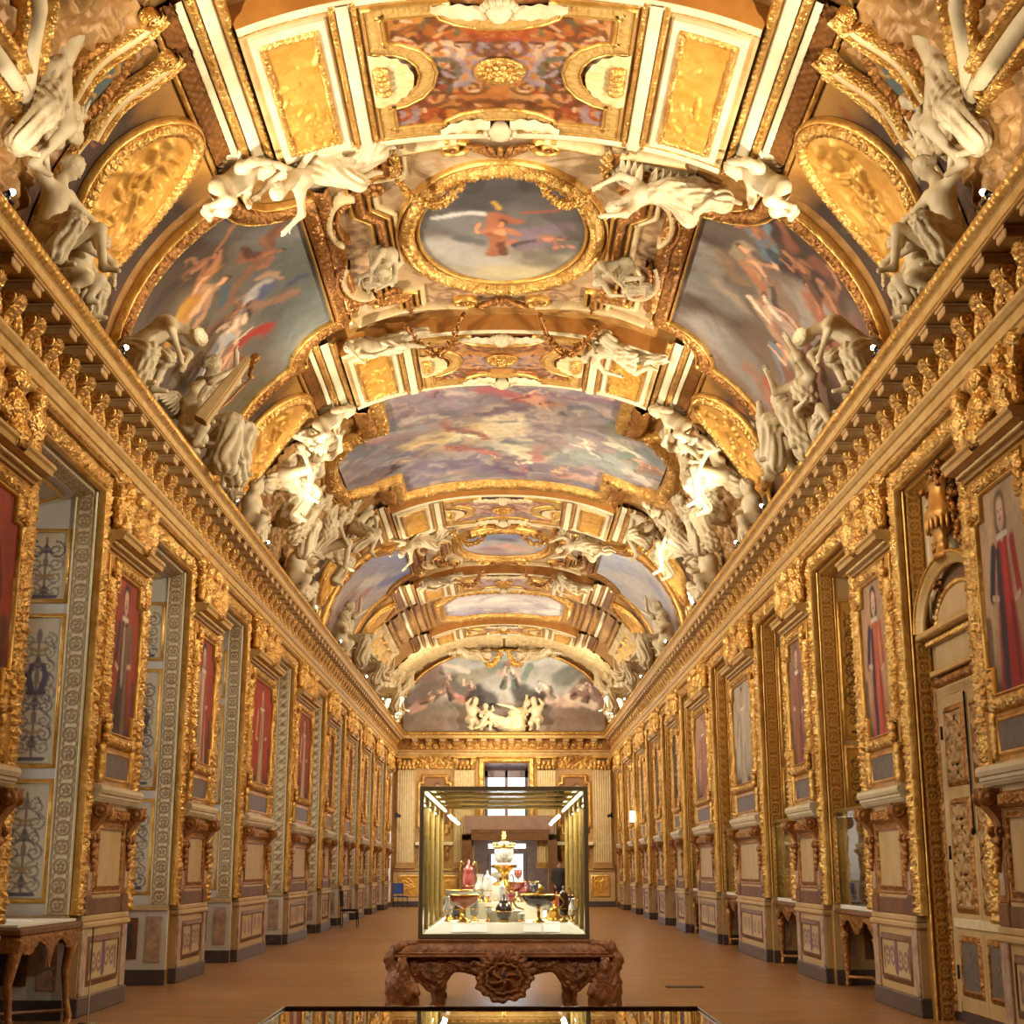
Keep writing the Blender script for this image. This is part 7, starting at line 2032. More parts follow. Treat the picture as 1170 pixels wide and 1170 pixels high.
# ------------------------------------------------------------------ wall showcases in the right niches and consoles
def vessel_profile(kind):
    P = {
     'tazza': [(0, 0), (.06, 0), (.062, .008), (.03, .02), (.012, .05), (.012, .1), (.02, .115), (.06, .13), (.11, .17), (.125, .21), (.128, .222), (.12, .222), (.1, .175), (0, .14)],
     'wide': [(0, 0), (.055, 0), (.056, .01), (.03, .02), (.012, .045), (.016, .08), (.011, .11), (.03, .125), (.1, .15), (.148, .2), (.155, .235), (.15, .235), (.13, .19), (0, .14)],
     'vase': [(0, 0), (.05, 0), (.055, .015), (.045, .03), (.075, .06), (.09, .11), (.085, .15), (.06, .185), (.04, .2), (.05, .215), (.035, .225), (.03, .25), (.012, .26), (.018, .275), (0, .29)],
     'ewer': [(0, 0), (.05, 0), (.05, .012), (.02, .03), (.016, .06), (.05, .09), (.07, .15), (.062, .2), (.035, .24), (.03, .28), (.045, .32), (.05, .33), (.0, .31)],
     'tall': [(0, 0), (.055, 0), (.055, .02), (.025, .035), (.02, .06), (.05, .08), (.062, .16), (.062, .28), (.05, .31), (.06, .33), (.03, .36), (.01, .38), (.02, .41), (0, .43)],
     'goblet': [(0, 0), (.045, 0), (.045, .01), (.012, .03), (.01, .09), (.03, .1), (.05, .14), (.055, .2), (.05, .2), (.04, .15), (0, .11)],
     'box': [(0, 0), (.07, 0), (.07, .02), (.06, .03), (.06, .1), (.065, .11), (.04, .14), (.012, .15), (.015, .17), (0, .18)]}
    return P[kind]


def vessel(kind, loc, sc, body, label, handles=0, lid=None, group='hardstone vessels in the glass case', name='hardstone_vessel', rz=0.0):
    o = empty(name, loc, label, 'vessel', group, rot=(0, 0, rz)); o.scale = (sc,) * 3
    pr = vessel_profile(kind); zs = [p[1] for p in pr]; zm = max(zs)
    foot = [p for p in pr if p[1] <= zm * 0.36 and p is not pr[-1]]
    k = len([1 for p in pr[:len(pr)] if True])
    nf = {'tazza': 6, 'wide': 7, 'vase': 3, 'ewer': 5, 'tall': 5, 'goblet': 4, 'box': 3}[kind]
    b = MB(); b.addg(lathe(pr[:nf + 1], 24), 0, True); b.build('foot', 'mount', o)
    b = MB(); b.addg(lathe(pr[nf:], 32), 0, True); bw = b.build('bowl', body, o)
    rmax = max(p[0] for p in pr); ztop = pr[-3][1]
    ri = max(range(len(pr)), key=lambda q: pr[q][0])
    b = MB(); t = np.linspace(0, 2 * PI, 40, endpoint=False)
    b.addg(tube(np.stack([(pr[ri][0] + .001) * np.cos(t), (pr[ri][0] + .001) * np.sin(t), np.full(40, pr[ri][1])], 1), 0.005, 6, closed=True), 0, True)
    b.build('rim_band', 'mount', bw)
    for s in ((1,) if handles == 1 else ((-1, 1) if handles == 2 else ())):
        h = [(s * (rmax * 0.75), 0, zm * 0.88), (s * (rmax * 1.2), 0, zm * 0.95), (s * (rmax * 1.45), 0, zm * 0.76), (s * (rmax * 1.25), 0, zm * 0.55), (s * (rmax * 0.8), 0, zm * 0.45)]
        hp = np.array(h); tt = np.linspace(0, 4, 18); hp = np.stack([np.interp(tt, range(5), hp[:, c]) for c in range(3)], 1)
        b = MB(); b.addg(tube(hp, 0.008, 7), 0, True); b.build('handle', 'mount', bw)
    return o

def niche_case(i):
    o0, o1 = BAYS[i]; y0, y1 = o0 + 0.35, o1 - 0.12; yc = (y0 + y1) / 2
    x0, x1 = HW + 0.12, HW + 0.78
    wh = ['second arch niche', 'third arch niche', 'fourth arch niche', 'fifth arch niche', 'sixth niche'][i - 1]
    o = empty('console_table', (x1, yc, 0), 'gilded console table with carved apron and tapering legs, right wall %s' % wh, 'table', 'gilded consoles in the right niches'); L = (-x1, -yc, 0)
    b = MB(); b.add(*box(x0 - 0.04, x1 + 0.1, y0 - 0.04, y1 + 0.04, 0.94, 1.0, 0.015), 0); b.build('top', 'brown_wood', o, L)
    b = MB(); n = 40
    A, B = np.meshgrid(np.linspace(y0, y1, n), np.linspace(0, 1, 9), indexing='ij'); low = 0.78 - 0.08 * np.cos((A - yc) / (y1 - y0) * 4 * PI)
    Z = 0.94 + (low - 0.94) * B
    b.addg(grid(np.stack([x0 + 0.01 - 0.03 * orn_scroll(A, B * 2 - 1, 0.16), A, Z], -1)), 0, True)
    b.addg(grid(np.stack([x0 + 0.03 + 0 * A, A, Z], -1), flip=True), 0, True)
    for yy_ in (y0, y1):
        b.add(*box(x0, x1, yy_ - 0.015, yy_ + 0.015, 0.8, 0.94), 0)
    b.build('apron', 'gold_dark', o, L)
    for yy_ in (y0 + 0.08, y1 - 0.08):
        for xx in (x0 + 0.06, x1 - 0.06):
            b = MB(); b.addg(xf(lathe([(0, 0.0), (.04, 0), (.045, .04), (.03, .07), (.035, .12), (.065, .62), (.08, .68), (.05, .7), (.085, .76), (.09, .84), (.06, .9), (.05, .94), (0, .94)], 14), (xx, yy_, 0.0)), 0, True)
            b.build('leg', 'gold_dark', o, L)
    b = MB(); b.addg(tube([(x0 + .06, y0 + .08, .12), (x0 + .2, yc, .16), (x0 + .06, y1 - .08, .12)], .022, 7), 0, True); b.build('stretcher', 'gold_dark', o, L)
    c = empty('glass_cabinet', (x1, yc, 1.0), 'glass cabinet with white floor on gilded console, right wall %s' % wh, 'showcase', 'glass cases in the right niches'); L = (-x1, -yc, -1.0)
    b = MB(); b.add(*box(x0 + 0.02, x1 + 0.08, y0 + .02, y1 - .02, 1.003, 1.06, .006), 0); b.build('deck', 'deck', c, L)
    b = MB()
    for xx in (x0 + .02, x1 + .06):
        for yy_ in (y0 + .02, y1 - .04): b.add(*box(xx, xx + .02, yy_, yy_ + .02, 1.06, 2.28), 0)
    b.add(*box(x0 + .02, x1 + .08, y0 + .02, y1 - .02, 2.28, 2.33, .006), 0); b.build('case_frame', 'brass', c, L)
    b = MB()
    b.add(*box(x0 + .025, x0 + .03, y0 + .04, y1 - .04, 1.06, 2.28), 0)
    b.add(*box(x0 + .04, x1 + .06, y0 + .025, y0 + .03, 1.06, 2.28), 0); b.add(*box(x0 + .04, x1 + .06, y1 - .03, y1 - .025, 1.06, 2.28), 0); b.build('glass', 'glass', c, L)
    b = MB(); b.add(*box(x1 + .06, x1 + .08, y0 + .06, y1 - .06, 1.06, 2.2), 0); b.build('back_panel', 'gold_dark', c, L)
    rg = random.Random(i)
    ks = ['tall', 'goblet', 'vase', 'ewer']; bod = ['agate_dark', 'crystal', 'agate_red', 'agate_green']
    for k in range(4):
        y = y0 + 0.25 + (y1 - y0 - 0.5) * k / 3
        j = (k + i) % 4
        vessel(ks[j], (x0 + 0.28 + 0.12 * (k % 2), y, 1.06), 1.5 if i < 3 else 1.4, bod[j], '%s %s, %s in glass showcase of the right wall %s' % (['dark agate', 'crystal', 'red jasper', 'gray jade'][j], ['lidded cup', 'goblet', 'lidded vase', 'ewer'][j], ['nearest', 'second', 'third', 'farthest'][k], wh), group='vessels in the wall showcases')
for i in range(1, 5): niche_case(i)

# dark console table with display top in the first window recess on the left
def left_console():
    o0, o1 = BAYS[0]; y0, y1 = o0 + 0.2, o1 - 0.12; x0, x1 = -(HW + 0.98), -(HW - 0.12); yc = (y0 + y1) / 2
    o = empty('console_table', ((x0 + x1) / 2, yc, 0), 'dark console table with gilt pendant apron and white display top, left window recess', 'table'); L = (-(x0 + x1) / 2, -yc, 0)
    b = MB(); b.add(*box(x0, x1, y0, y1, 0.93, 1.0, 0.015), 0); b.build('top', 'brown_wood', o, L)
    b = MB(); b.add(*box(x0 + .06, x1 - .06, y0 + .06, y1 - .06, 1.002, 1.03, .005), 0); b.build('display_board', 'deck', o, L)
    b = MB(); n = 60
    A, B = np.meshgrid(np.linspace(y0 + .03, y1 - .03, n), np.linspace(0, 1, 9), indexing='ij'); low = 0.8 - 0.16 * sst(0.12, 0.0, np.abs(A - yc)) - 0.05 * np.cos((A - yc) / (y1 - y0) * 6 * PI)
    for xo, fl_ in ((x1 - .03, 1), (x1 - .06, -1)):
        b.addg(grid(np.stack([xo + (0.02 * orn_foliage(A, B * 2 - 1, 0.15) if fl_ > 0 else 0 * A), A, 0.93 + (low - 0.93) * B], -1)), 0, True)
    A, B = np.meshgrid(np.linspace(x0 + .05, x1 - .03, 30), np.linspace(0, 1, 9), indexing='ij')
    xm = (x0 + x1) / 2; low = 0.78 - 0.16 * sst(0.1, 0, np.abs(A - xm))
    for yo in (y0 + .04, y1 - .04): b.addg(grid(np.stack([A, yo - 0.02 * orn_foliage(A, B * 2 - 1, 0.15), 0.93 + (low - 0.93) * B], -1)), 0, True)
    b.build('apron', 'bronze', o, L)
    for yy_ in (y0 + .1, y1 - .1):
        for xx in (x0 + .1, x1 - .1):
            b = MB(); pth = [(xx, yy_, .93), (xx + .02, yy_, .8), (xx - .03, yy_, .5), (xx + .0, yy_, .2), (xx + .03, yy_, .06), (xx + .02, yy_, .0)]
            b.addg(tube(pth, [.06, .07, .045, .035, .045, .04], 10), 0, True); b.build('leg', 'bronze', o, L)
    b = MB()
    b.addg(tube([(x1 - .1, y0 + .1, .12), (xm, yc, .16), (x1 - .1, y1 - .1, .12)], .02, 7), 0, True); b.build('stretcher', 'brown_wood', o, L)
    b = MB(); b.add(*box(x0 + .2, x1 - .2, yc - .2, yc - .04, 1.031, 1.045, .002), 0); tag(b.build('label_card', 'cardlabel', None), 'pale card lying on the white top of the left console', 'card')
left_console()
# thin stanchion rail beside it
b = MB(); b.addg(tube([(-4.2, 15.55, 0.02), (-4.2, 15.55, 0.95)], .008, 8), 0, True); b.addg(lathe([(0, 0), (.1, 0), (.1, .012), (.0, .02)], 20), 0, True)
v_ = b.v[-1]; v_ += np.array([-4.2, 15.55, 0.0])
o = b.build('stanchion_post', 'steel'); tag(o, 'thin metal barrier post in front of the left console table', 'post')

# ------------------------------------------------------------------ the long glass case on its carved table
def long_case():
    y0, y1 = 14.0, 18.7; x0, x1 = -0.75, 0.85; zt = 0.9; xc = (x0 + x1) / 2
    t = empty('carved_table', (xc, (y0 + y1) / 2, 0), 'carved walnut table with cartouche apron and figure corners under the glass case', 'table'); L = (-xc, -(y0 + y1) / 2, 0)
    b = MB()
    ex, ey = 0.2, 0.1
    for (e, z0, z1, m) in ((0.2, 0.745, 0.765, 0), (0.17, 0.765, 0.79, 0), (0.05, 0.87, 0.9, 0)):
        b.add(*box(x0 - e, x1 + e, y0 - e * 0.7, y1 + e * 0.7, z0, z1, 0.006), m)
    # gadrooned slope
    n = 200; U = np.linspace(0, 1, n); W = np.linspace(0, 1, 8)
    A, B = np.meshgrid(U, W, indexing='ij')
    for (p0, p1, ax) in (((x0, y0), (x1, y0), 'f'), ((x1, y0), (x1, y1), 'r'), ((x0, y1), (x0, y0), 'l')):
        ex_ = 0.05 + (0.15 - 0.05) * (1 - B) + 0.02 * np.sin(PI * B) 
        H = 0.012 * orn_leaf(A * np.hypot(p1[0] - p0[0], p1[1] - p0[1]), B * 2 - 1, 0.07)
        e = ex_ + H
        if ax == 'f': P = np.stack([x0 - ex_ + (x1 - x0 + 2 * ex_) * A, y0 - e * 0.7, 0.79 + 0.08 * B], -1)
        elif ax == 'r': P = np.stack([x1 + e, y0 - ex_ * .7 + (y1 - y0 + 1.4 * ex_) * A, 0.79 + 0.08 * B], -1)
        else: P = np.stack([x0 - e, y1 + ex_ * .7 - (y1 - y0 + 1.4 * ex_) * A, 0.79 + 0.08 * B], -1)
        b.addg(grid(P), 0, True)
    b.build('table_top', 'table_wood', t, L)
    # apron front: foliage frieze with scalloped lower edge
    b = MB(); n = 150
    A, B = np.meshgrid(np.linspace(x0 - .1, x1 + .1, n), np.linspace(0, 1, 26), indexing='ij')
    low = 0.56 - 0.05 * np.cos((A - xc) * 7.2) - 0.12 * sst(0.18, 0.05, np.abs(np.abs(A - xc) - 0.62))
    Z = 0.745 + (low - 0.745) * B
    H = 0.04 * orn_foliage(np.abs(A - xc), B * 2 - 1, 0.22) + 0.03 * np.sin(PI * B)
    b.addg(grid(np.stack([A, y0 - 0.04 - H, Z], -1)), 0, True); b.addg(grid(np.stack([A, y0 + 0.02 + 0 * A, Z], -1), flip=True), 0, True)
    for s in (x0 - .08, x1 + .08):
        b.add(*box(s - .02, s + .02, y0, y1, .56, .745), 0)
    b.build('apron', 'table_wood', t, L)
    # central cartouche
    b = MB(); zc = 0.56
    T, R = np.meshgrid(np.linspace(0, 2 * PI, 90), np.linspace(0, 1, 26), indexing='ij')
    rad = 0.26 + 0.012 * np.cos(16 * T) + 0.012 * np.cos(7 * T)
    H = 0.05 + 0.05 * np.sqrt(np.clip(1 - ((R - 0.86) / 0.14) ** 2, 0, 1)) * (0.8 + 0.2 * np.cos(30 * T)) + 0.04 * np.sqrt(np.clip(1 - ((R - 0.6) / 0.08) ** 2, 0, 1)) + 0.06 * sst(0.55, 0.1, R) + 0.03 * (R > .15) * (R < .5) * np.cos(6 * T + 9 * R)
    H = H * sst(1.0, 0.97, R) 
    b.addg(grid(np.stack([xc + rad * 1.02 * R * np.cos(T), y0 - 0.06 - H, zc + rad * 0.84 * R * np.sin(T)], -1)), 0, True)
    for k in range(11):
        an = PI * (0.1 + 0.8 * k / 10)
        b.addg(xf(ellipsoid((0, 0, 0), (0.035, 0.03, 0.07), 6, 9), (xc + 0.25 * math.cos(an), y0 - 0.12, zc + 0.2 * math.sin(an)), ry=PI / 2 - an), 0, True)
    ct = b.build('cartouche', 'table_wood', t, L)
    b = MB(); b.addg(ellipsoid((xc, y0 - 0.17, zc + 0.03), (0.025, 0.012, 0.03)), 0, True); b.build('jewel', 'lapis', ct)
    # corner volute figures
    for s in (-1, 1):
        xx = (x0 if s < 0 else x1) + s * 0.15
        b = MB()
        def f(P, s=s, xx=xx):
            Q = (P - np.array([xx, y0, 0])) * np.array([s, 1, 1])
            d = d_caps(Q, (-0.12, -0.02, 0.86), (0.03, -0.04, 0.84), .04, .05)
            d = smin(d, d_caps(Q, (0.03, -0.04, 0.84), (0.1, -0.04, 0.72), .05, .055), .04)
            d = smin(d, d_caps(Q, (0.1, -0.04, 0.72), (0.06, -0.06, 0.6), .055, .06), .04)
            d = smin(d, d_ell(Q, (-0.02, -0.12, 0.66), (.06, .07, .08)), .03)           # head
            d = smin(d, d_caps(Q, (-0.02, -0.1, 0.56), (-0.04, -0.08, 0.42), .09, .11), .04)  # chest
            d = smin(d, d_caps(Q, (-0.1, -0.1, 0.54), (-0.16, -0.16, 0.44), .04, .035), .03)
            d = smin(d, d_caps(Q, (0.05, -0.1, 0.5), (0.04, -0.1, 0.28), .09, .08), .04)
            d = smin(d, d_caps(Q, (-0.12, -0.06, 0.36), (-0.12, -0.06, 0.0), .06, .045), .04)
            d = smin(d, d_caps(Q, (0.04, -0.1, 0.28), (0.02, -0.1, 0.02), .08, .1), .05)
            return d + 0.008 * np.sin(60 * Q[:, 2] + 4 * np.sin(40 * Q[:, 0])) * np.cos(45 * Q[:, 0])
        Vv, Ff = surfnet(f, (xx - 0.32, y0 - 0.32, -0.02), (xx + 0.32, y0 + 0.2, 0.96), 0.014)
        b.add(Vv, Ff, 0, True); b.build('corner_figure', 'table_wood', t, L)
    for (lx, ly) in ((x0 + 0.2, y0 + .12), (x1 - 0.2, y0 + .12), (x0 + .05, y1 - .1), (x1 - .05, y1 - .1), (x0 + .05, (y0 + y1) / 2), (x1 - .05, (y0 + y1) / 2)):
        b = MB(); b.addg(xf(lathe([(0, 0), (.05, 0), (.05, .05), (.03, .08), (.035, .14), (.055, .45), (.07, .5), (.045, .53), (.075, .58), (.075, .745), (0, .745)], 14), (lx, ly, 0)), 0, True); b.build('leg', 'table_wood', t, L)
    b = MB(); b.add(*box(x0 + .1, x1 - .1, y0 + .1, y0 + .2, .1, .17, .01), 0); b.add(*box(x0 + .02, x0 + .1, y0 + .1, y1 - .1, .1, .17, .01), 0); b.add(*box(x1 - .1, x1 - .02, y0 + .1, y1 - .1, .1, .17, .01), 0); b.build('stretcher', 'table_wood', t, L)

    c = empty('glass_showcase', (xc, (y0 + y1) / 2, zt), 'long glass showcase with brass frames holding jewelled vessels, on the carved table', 'showcase'); L = (-xc, -(y0 + y1) / 2, -zt)
    zb, z1_ = zt + 0.003, 2.3
    b = MB(); b.add(*box(x0, x1, y0, y1, zb, zb + 0.045, .004), 0); b.build('base_frame', 'steel', c, L)
    ys = [y0, y0 + 1.15, y0 + 2.25, y0 + 3.45, y1 - 0.03]
    for k, yy_ in enumerate(ys):
        w = 0.042 if k == 0 else 0.035
        b = MB()
        b.add(*box(x0, x0 + w, yy_, yy_ + 0.03, zb + .045, z1_, .003), 0); b.add(*box(x1 - w, x1, yy_, yy_ + 0.03, zb + .045, z1_, .003), 0); b.add(*box(x0 + w, x1 - w, yy_, yy_ + .03, z1_ - w, z1_, .003), 0)
        b.build('brass_frame', 'steel' if k == 0 else 'brass', c, L)
    b = MB()
    for xx in (x0, x1 - .03): b.add(*box(xx, xx + .03, y0 + .03, y1 - .03, z1_ - .035, z1_, .003), 0)
    b.build('top_rail', 'brass', c, L)
    b = MB()
    for xx in (x0 + .045, x1 - .075): b.add(*box(xx, xx + .03, y0 + .1, y1 - .1, z1_ - .075, z1_ - .045, .004), 0)
    b.build('light_rail', 'led', c, L)
    b = MB(); b.add(*box(x0 + .045, x1 - .045, y0 + .01, y0 + .016, zb + .05, z1_ - .045), 0); b.build('front_glass', 'glass', c, L)
    b = MB(); b.add(*box(x0 + .008, x0 + .014, y0 + .03, y1 - .03, zb + .05, z1_ - .035), 0); b.add(*box(x1 - .014, x1 - .008, y0 + .03, y1 - .03, zb + .05, z1_ - .035), 0); b.build('side_glass', 'glass', c, L)
    b = MB(); b.add(*box(x0 + .03, x1 - .03, y0 + .03, y1 - .03, z1_ - .02, z1_ - .014), 0); b.build('top_glass', 'glass', c, L)
    b = MB(); b.add(*box(x0 + .045, x1 - .045, y1 - .02, y1 - .014, zb + .05, z1_ - .045), 0); b.build('back_glass', 'glass', c, L)
    # white display deck with sloped skirts
    b = MB(); zd = 1.035
    v = np.array([(x0 + .05, y0 + .06, zb + .046), (x1 - .05, y0 + .06, zb + .046), (x1 - .05, y1 - .06, zb + .046), (x0 + .05, y1 - .06, zb + .046), (x0 + .2, y0 + .2, zd), (x1 - .2, y0 + .2, zd), (x1 - .2, y1 - .2, zd), (x0 + .2, y1 - .2, zd)])
    b.add(v, np.array([[0, 1, 5, 4], [1, 2, 6, 5], [2, 3, 7, 6], [3, 0, 4, 7], [4, 5, 6, 7]]), 0)
    b.build('display_deck', 'deck', c, L)
    for k, (bx0, bx1, by0, bz) in enumerate(((-0.12, 0.24, y0 + .62, 1.14), (-0.35, 0.45, y0 + 1.3, 1.2), (-0.16, 0.26, y0 + 1.75, 1.36))):
        b = MB(); b.add(*box(bx0, bx1, by0, by0 + 0.42, zd + .001, bz, .004), 0); b.build('riser', 'riser', c, L)
    for k, (cx, cw) in enumerate(((-0.27, 0.33), (0.32, 0.17), (0.5, 0.16))):
        b = MB(); vv = []
        n0 = np.array([0, .14, zd - zb - .046]); n0 /= np.linalg.norm(n0)
        for (u, q) in ((-cw / 2, .12), (cw / 2, .12), (cw / 2, .9), (-cw / 2, .9)):
            vv.append((cx + u, y0 + .06 + .14 * q - .006, zb + .046 + (zd - zb - .046) * q + .003))
        b.add(np.array(vv), np.array([[0, 1, 2, 3]]), 0); b.build('label_panel', 'cardlabel', c, L)
    return zd
ZD = long_case()
Y0 = 14.0
VS = [('tazza', (-0.33, Y0 + .42, ZD), 1.15, 'agate_amber', 'amber brown agate bowl on gilt stem, front left in the glass case', 0),
 ('vase', (0.05, Y0 + .48, ZD), 0.92, 'agate_dark', 'round dark vase with pointed white collar and black stopper, front centre of case', 0),
 ('wide', (0.385, Y0 + .42, ZD), 1.1, 'agate_dark', 'wide dark red agate cup on tall stem, front right of centre in case', 2),
 ('ewer', (-0.5, Y0 + .6, ZD), 0.72, 'crystal', 'small clear ewer with curled handle at the far left front of case', 1),
 ('tall', (0.63, Y0 + .52, ZD), 0.8, 'agate_dark', 'tall dark lidded ewer with gilt mounts, right front of case', 1),
 ('box', (0.55, Y0 + .78, ZD), 0.9, 'mount', 'squat gilt casket behind the tall dark ewer in case', 0),
 ('ewer', (0.76 - .04, Y0 + .75, ZD), 0.66, 'crystal', 'clear jug with looped handle at the far right of case', 1),
 ('tall', (-0.24, Y0 + .8, ZD), 0.72, 'agate_green', 'gray green jade lidded cup behind the amber bowl', 0),
 ('goblet', (-0.5, Y0 + 1.05, ZD), 1.0, 'agate_green', 'small gray jade goblet behind the clear ewer at left of case', 0),
 ('tazza', (-0.38, Y0 + 1.15, ZD), 1.3, 'crystal', 'broad crystal tazza in the second row at left of case', 0),
 ('goblet', (0.12, Y0 + .8, 1.14), 0.85, 'agate_red', 'red jasper goblet on the low block behind the round dark vase', 0),
 ('tall', (0.03, Y0 + .85, 1.14), 0.66, 'crystal', 'slim crystal lidded cup on the low block left of the red goblet', 0),
 ('goblet', (0.36, Y0 + 1.42, 1.2), 1.0, 'lapis', 'dark lapis goblet on the wide block behind the red cup', 0),
 ('box', (0.4, Y0 + 1.6, 1.2), 1.2, 'mount', 'yellow gilt casket on the right end of the wide block', 0),
 ('ewer', (-0.2, Y0 + 1.45, 1.2), 0.85, 'crystal', 'jewelled crystal ewer on the left of the wide block', 1),
 ('tall', (-0.32, Y0 + 1.55, 1.2), 1.0, 'agate_red', 'red and white lidded vase with round finial on the left end of the wide block', 2),
 ('tazza', (0.16, Y0 + 1.5, 1.2), 0.9, 'agate_red', 'red striped agate tazza on the wide block near the centre', 0),
 ('vase', (0.26, Y0 + 1.5, 1.2), 0.8, 'agate_red', 'pinkish red agate vase right of the crystal helmet', 0),
 ('wide', (0.62, Y0 + 1.3, ZD), 1.0, 'lapis', 'dark shallow cup on stem at the right rear of case', 0),
 ('goblet', (-0.1, Y0 + .6, ZD), 0.7, 'crystal', 'small clear goblet left of the round dark vase', 0),
 ('box', (0.22, Y0 + .62, ZD), 0.6, 'crystal', 'tiny clear casket right of the round dark vase', 0),
 ('tall', (-0.12, Y0 + 1.35, 1.2), 0.75, 'crystal', 'slim crystal cup on the wide block near its left middle', 0),
 ('ewer', (0.06, Y0 + 1.34, 1.2), 0.9, 'mount', 'gilt ewer in the middle of the wide block', 1),
 ('tazza', (-0.02, Y0 + 1.9, 1.361), 0.6, 'crystal', 'little crystal tazza beside the foot of the topmost reliquary', 0),
 ('goblet', (0.2, Y0 + 1.86, 1.361), 0.8, 'agate_red', 'red goblet right of the topmost reliquary', 0),
 ('goblet', (0.5, Y0 + 1.32, ZD), 1.0, 'crystal', 'clear goblet at the right end behind the wide block front', 0),
 ('vase', (-0.45, Y0 + 1.4, ZD), 0.9, 'lapis', 'dark blue lidded vase at the left rear of case', 0),
 ('tall', (0.58, Y0 + 1.05, ZD), 0.66, 'agate_amber', 'amber lidded cup in the second row at right of case', 0)]
for (k, loc, sc, bd, lb, hd) in VS: vessel(k, loc, sc, bd, lb, hd)
# white collar of the dark vase and the crowning piece
def helmet_piece():
    o = empty('jewelled_reliquary', (0.05, Y0 + 1.95, 1.361), 'tall pale jewelled reliquary with crowned crystal head, topmost piece in the case', 'vessel')
    b = MB(); b.addg(lathe([(0, 0), (.12, 0), (.13, .02), (.06, .05), (.05, .12), (.08, .16), (.14, .2), (.15, .22), (0, .22)], 28), 0, True); b.build('foot', 'mount', o)
    b = MB(); b.addg(xf(lathe([(0, 0), (.07, 0), (.1, .05), (.105, .12), (.09, .19), (.05, .225), (0, .23)], 28), (0, 0, .235)), 0, True)
    b.addg(ellipsoid((0, -.085, .34), (.05, .04, .07)), 0, True); b.addg(ellipsoid((0, -.12, .335), (.012, .015, .02)), 0, True); b.build('crystal_head', 'crystal', o)
    b = MB(); t = np.linspace(0, 2 * PI, 30, endpoint=False)
    b.addg(tube(np.stack([.108 * np.cos(t), .108 * np.sin(t), np.full(30, .4)], 1), .012, 7, closed=True), 0, True)
    for k in range(8): b.addg(ellipsoid((.108 * math.cos(k * PI / 4), .108 * math.sin(k * PI / 4), .425), (.014, .014, .03), 6, 8), 0, True)
    b.addg(xf(lathe([(0, 0), (.04, 0), (.02, .03), (.03, .06), (.012, .08), (.02, .1), (0, .12)], 14), (0, 0, .46)), 0, True); b.build('crown', 'mount', o)
    for k in range(6):
        b = MB(); an = k * PI / 3 - PI / 2; b.addg(ellipsoid((.14 * math.cos(an), .14 * math.sin(an), .2), (.02, .02, .02), 6, 8), 0, True); b.build('jewel', 'lapis' if k % 2 else 'agate_red', o)
helmet_piece()

# ------------------------------------------------------------------ foreground glass-topped table case
def front_case():
    y0, y1, x0, x1, z = 3.4, 6.26, -0.85, 0.87, 1.0
    o = empty('table_showcase', ((x0 + x1) / 2, (y0 + y1) / 2, 0), 'low glass-topped table case in the near foreground', 'showcase'); L = (-(x0 + x1) / 2, -(y0 + y1) / 2, 0)
    b = MB(); b.add(*box(x0, x1, y0, y1, .97, .985, .003), 0); b.build('glass_top', 'top_glass', o, L)
    b = MB()
    for (a, b_, c, d) in ((x0, x0 + .014, y0, y1), (x1 - .014, x1, y0, y1), (x0, x1, y0, y0 + .014), (x0, x1, y1 - .014, y1)): b.add(*box(a, b_, c, d, .72, .995, .003), 0)
    b.build('brass_frame', 'brass', o, L)
    b = MB(); b.add(*box(x0 + .03, x1 - .03, y0 + .03, y1 - .03, .72, .76), 0); b.build('lining', 'cloth_brown', o, L)
    b = MB(); b.add(*box(x0 - .05, x1 + .05, y0 - .05, y1 + .02, .62, .72, .02), 0); b.build('table_frame', 'table_wood', o, L)
    for lx in (x0 + .08, x1 - .08):
        for ly in (y0 + .08, y1 - .12):
            b = MB(); b.addg(xf(lathe([(0, 0), (.05, 0), (.05, .05), (.03, .08), (.06, .5), (.045, .53), (.075, .62), (0, .62)], 14), (lx, ly, 0)), 0, True); b.build('leg', 'table_wood', o, L)
front_case()

# ------------------------------------------------------------------ small things in the hall
def chair(loc, rz, seat, label):
    o = empty('visitor_chair', loc, label, 'chair', rot=(0, 0, rz))
    b = MB(); b.add(*box(-.22, .22, -.22, .22, .43, .48, .015), 0); b.build('seat', seat, o)
    b = MB(); A, B = np.meshgrid(np.linspace(-.22, .22, 9), np.linspace(.55, .95, 7), indexing='ij')
    for q in (0, .025): b.addg(grid(np.stack([A, .22 + .05 * (B - .5) - .04 * (A / .22) ** 2 + q, B], -1)), 0, True)
    b.build('backrest', seat, o)
    for sx_ in (-1, 1):
        b = MB(); b.addg(tube([(sx_ * .2, .2, 0), (sx_ * .2, .21, .45), (sx_ * .2, .24, .92)], .012, 8), 0, True); b.build('leg', 'black', o)
        b = MB(); b.addg(tube([(sx_ * .2, -.22, 0), (sx_ * .2, -.2, .44)], .012, 8), 0, True); b.build('leg', 'black', o)
chair((-4.02, 57.9, 0), 0.5, 'blue_plastic', 'blue chair with black legs by the left end of the far wall')
chair((-4.05, 38.6 + 0.9, 0), PI / 2, 'cloth_black', 'dark chair with thin legs against the left wall between windows')

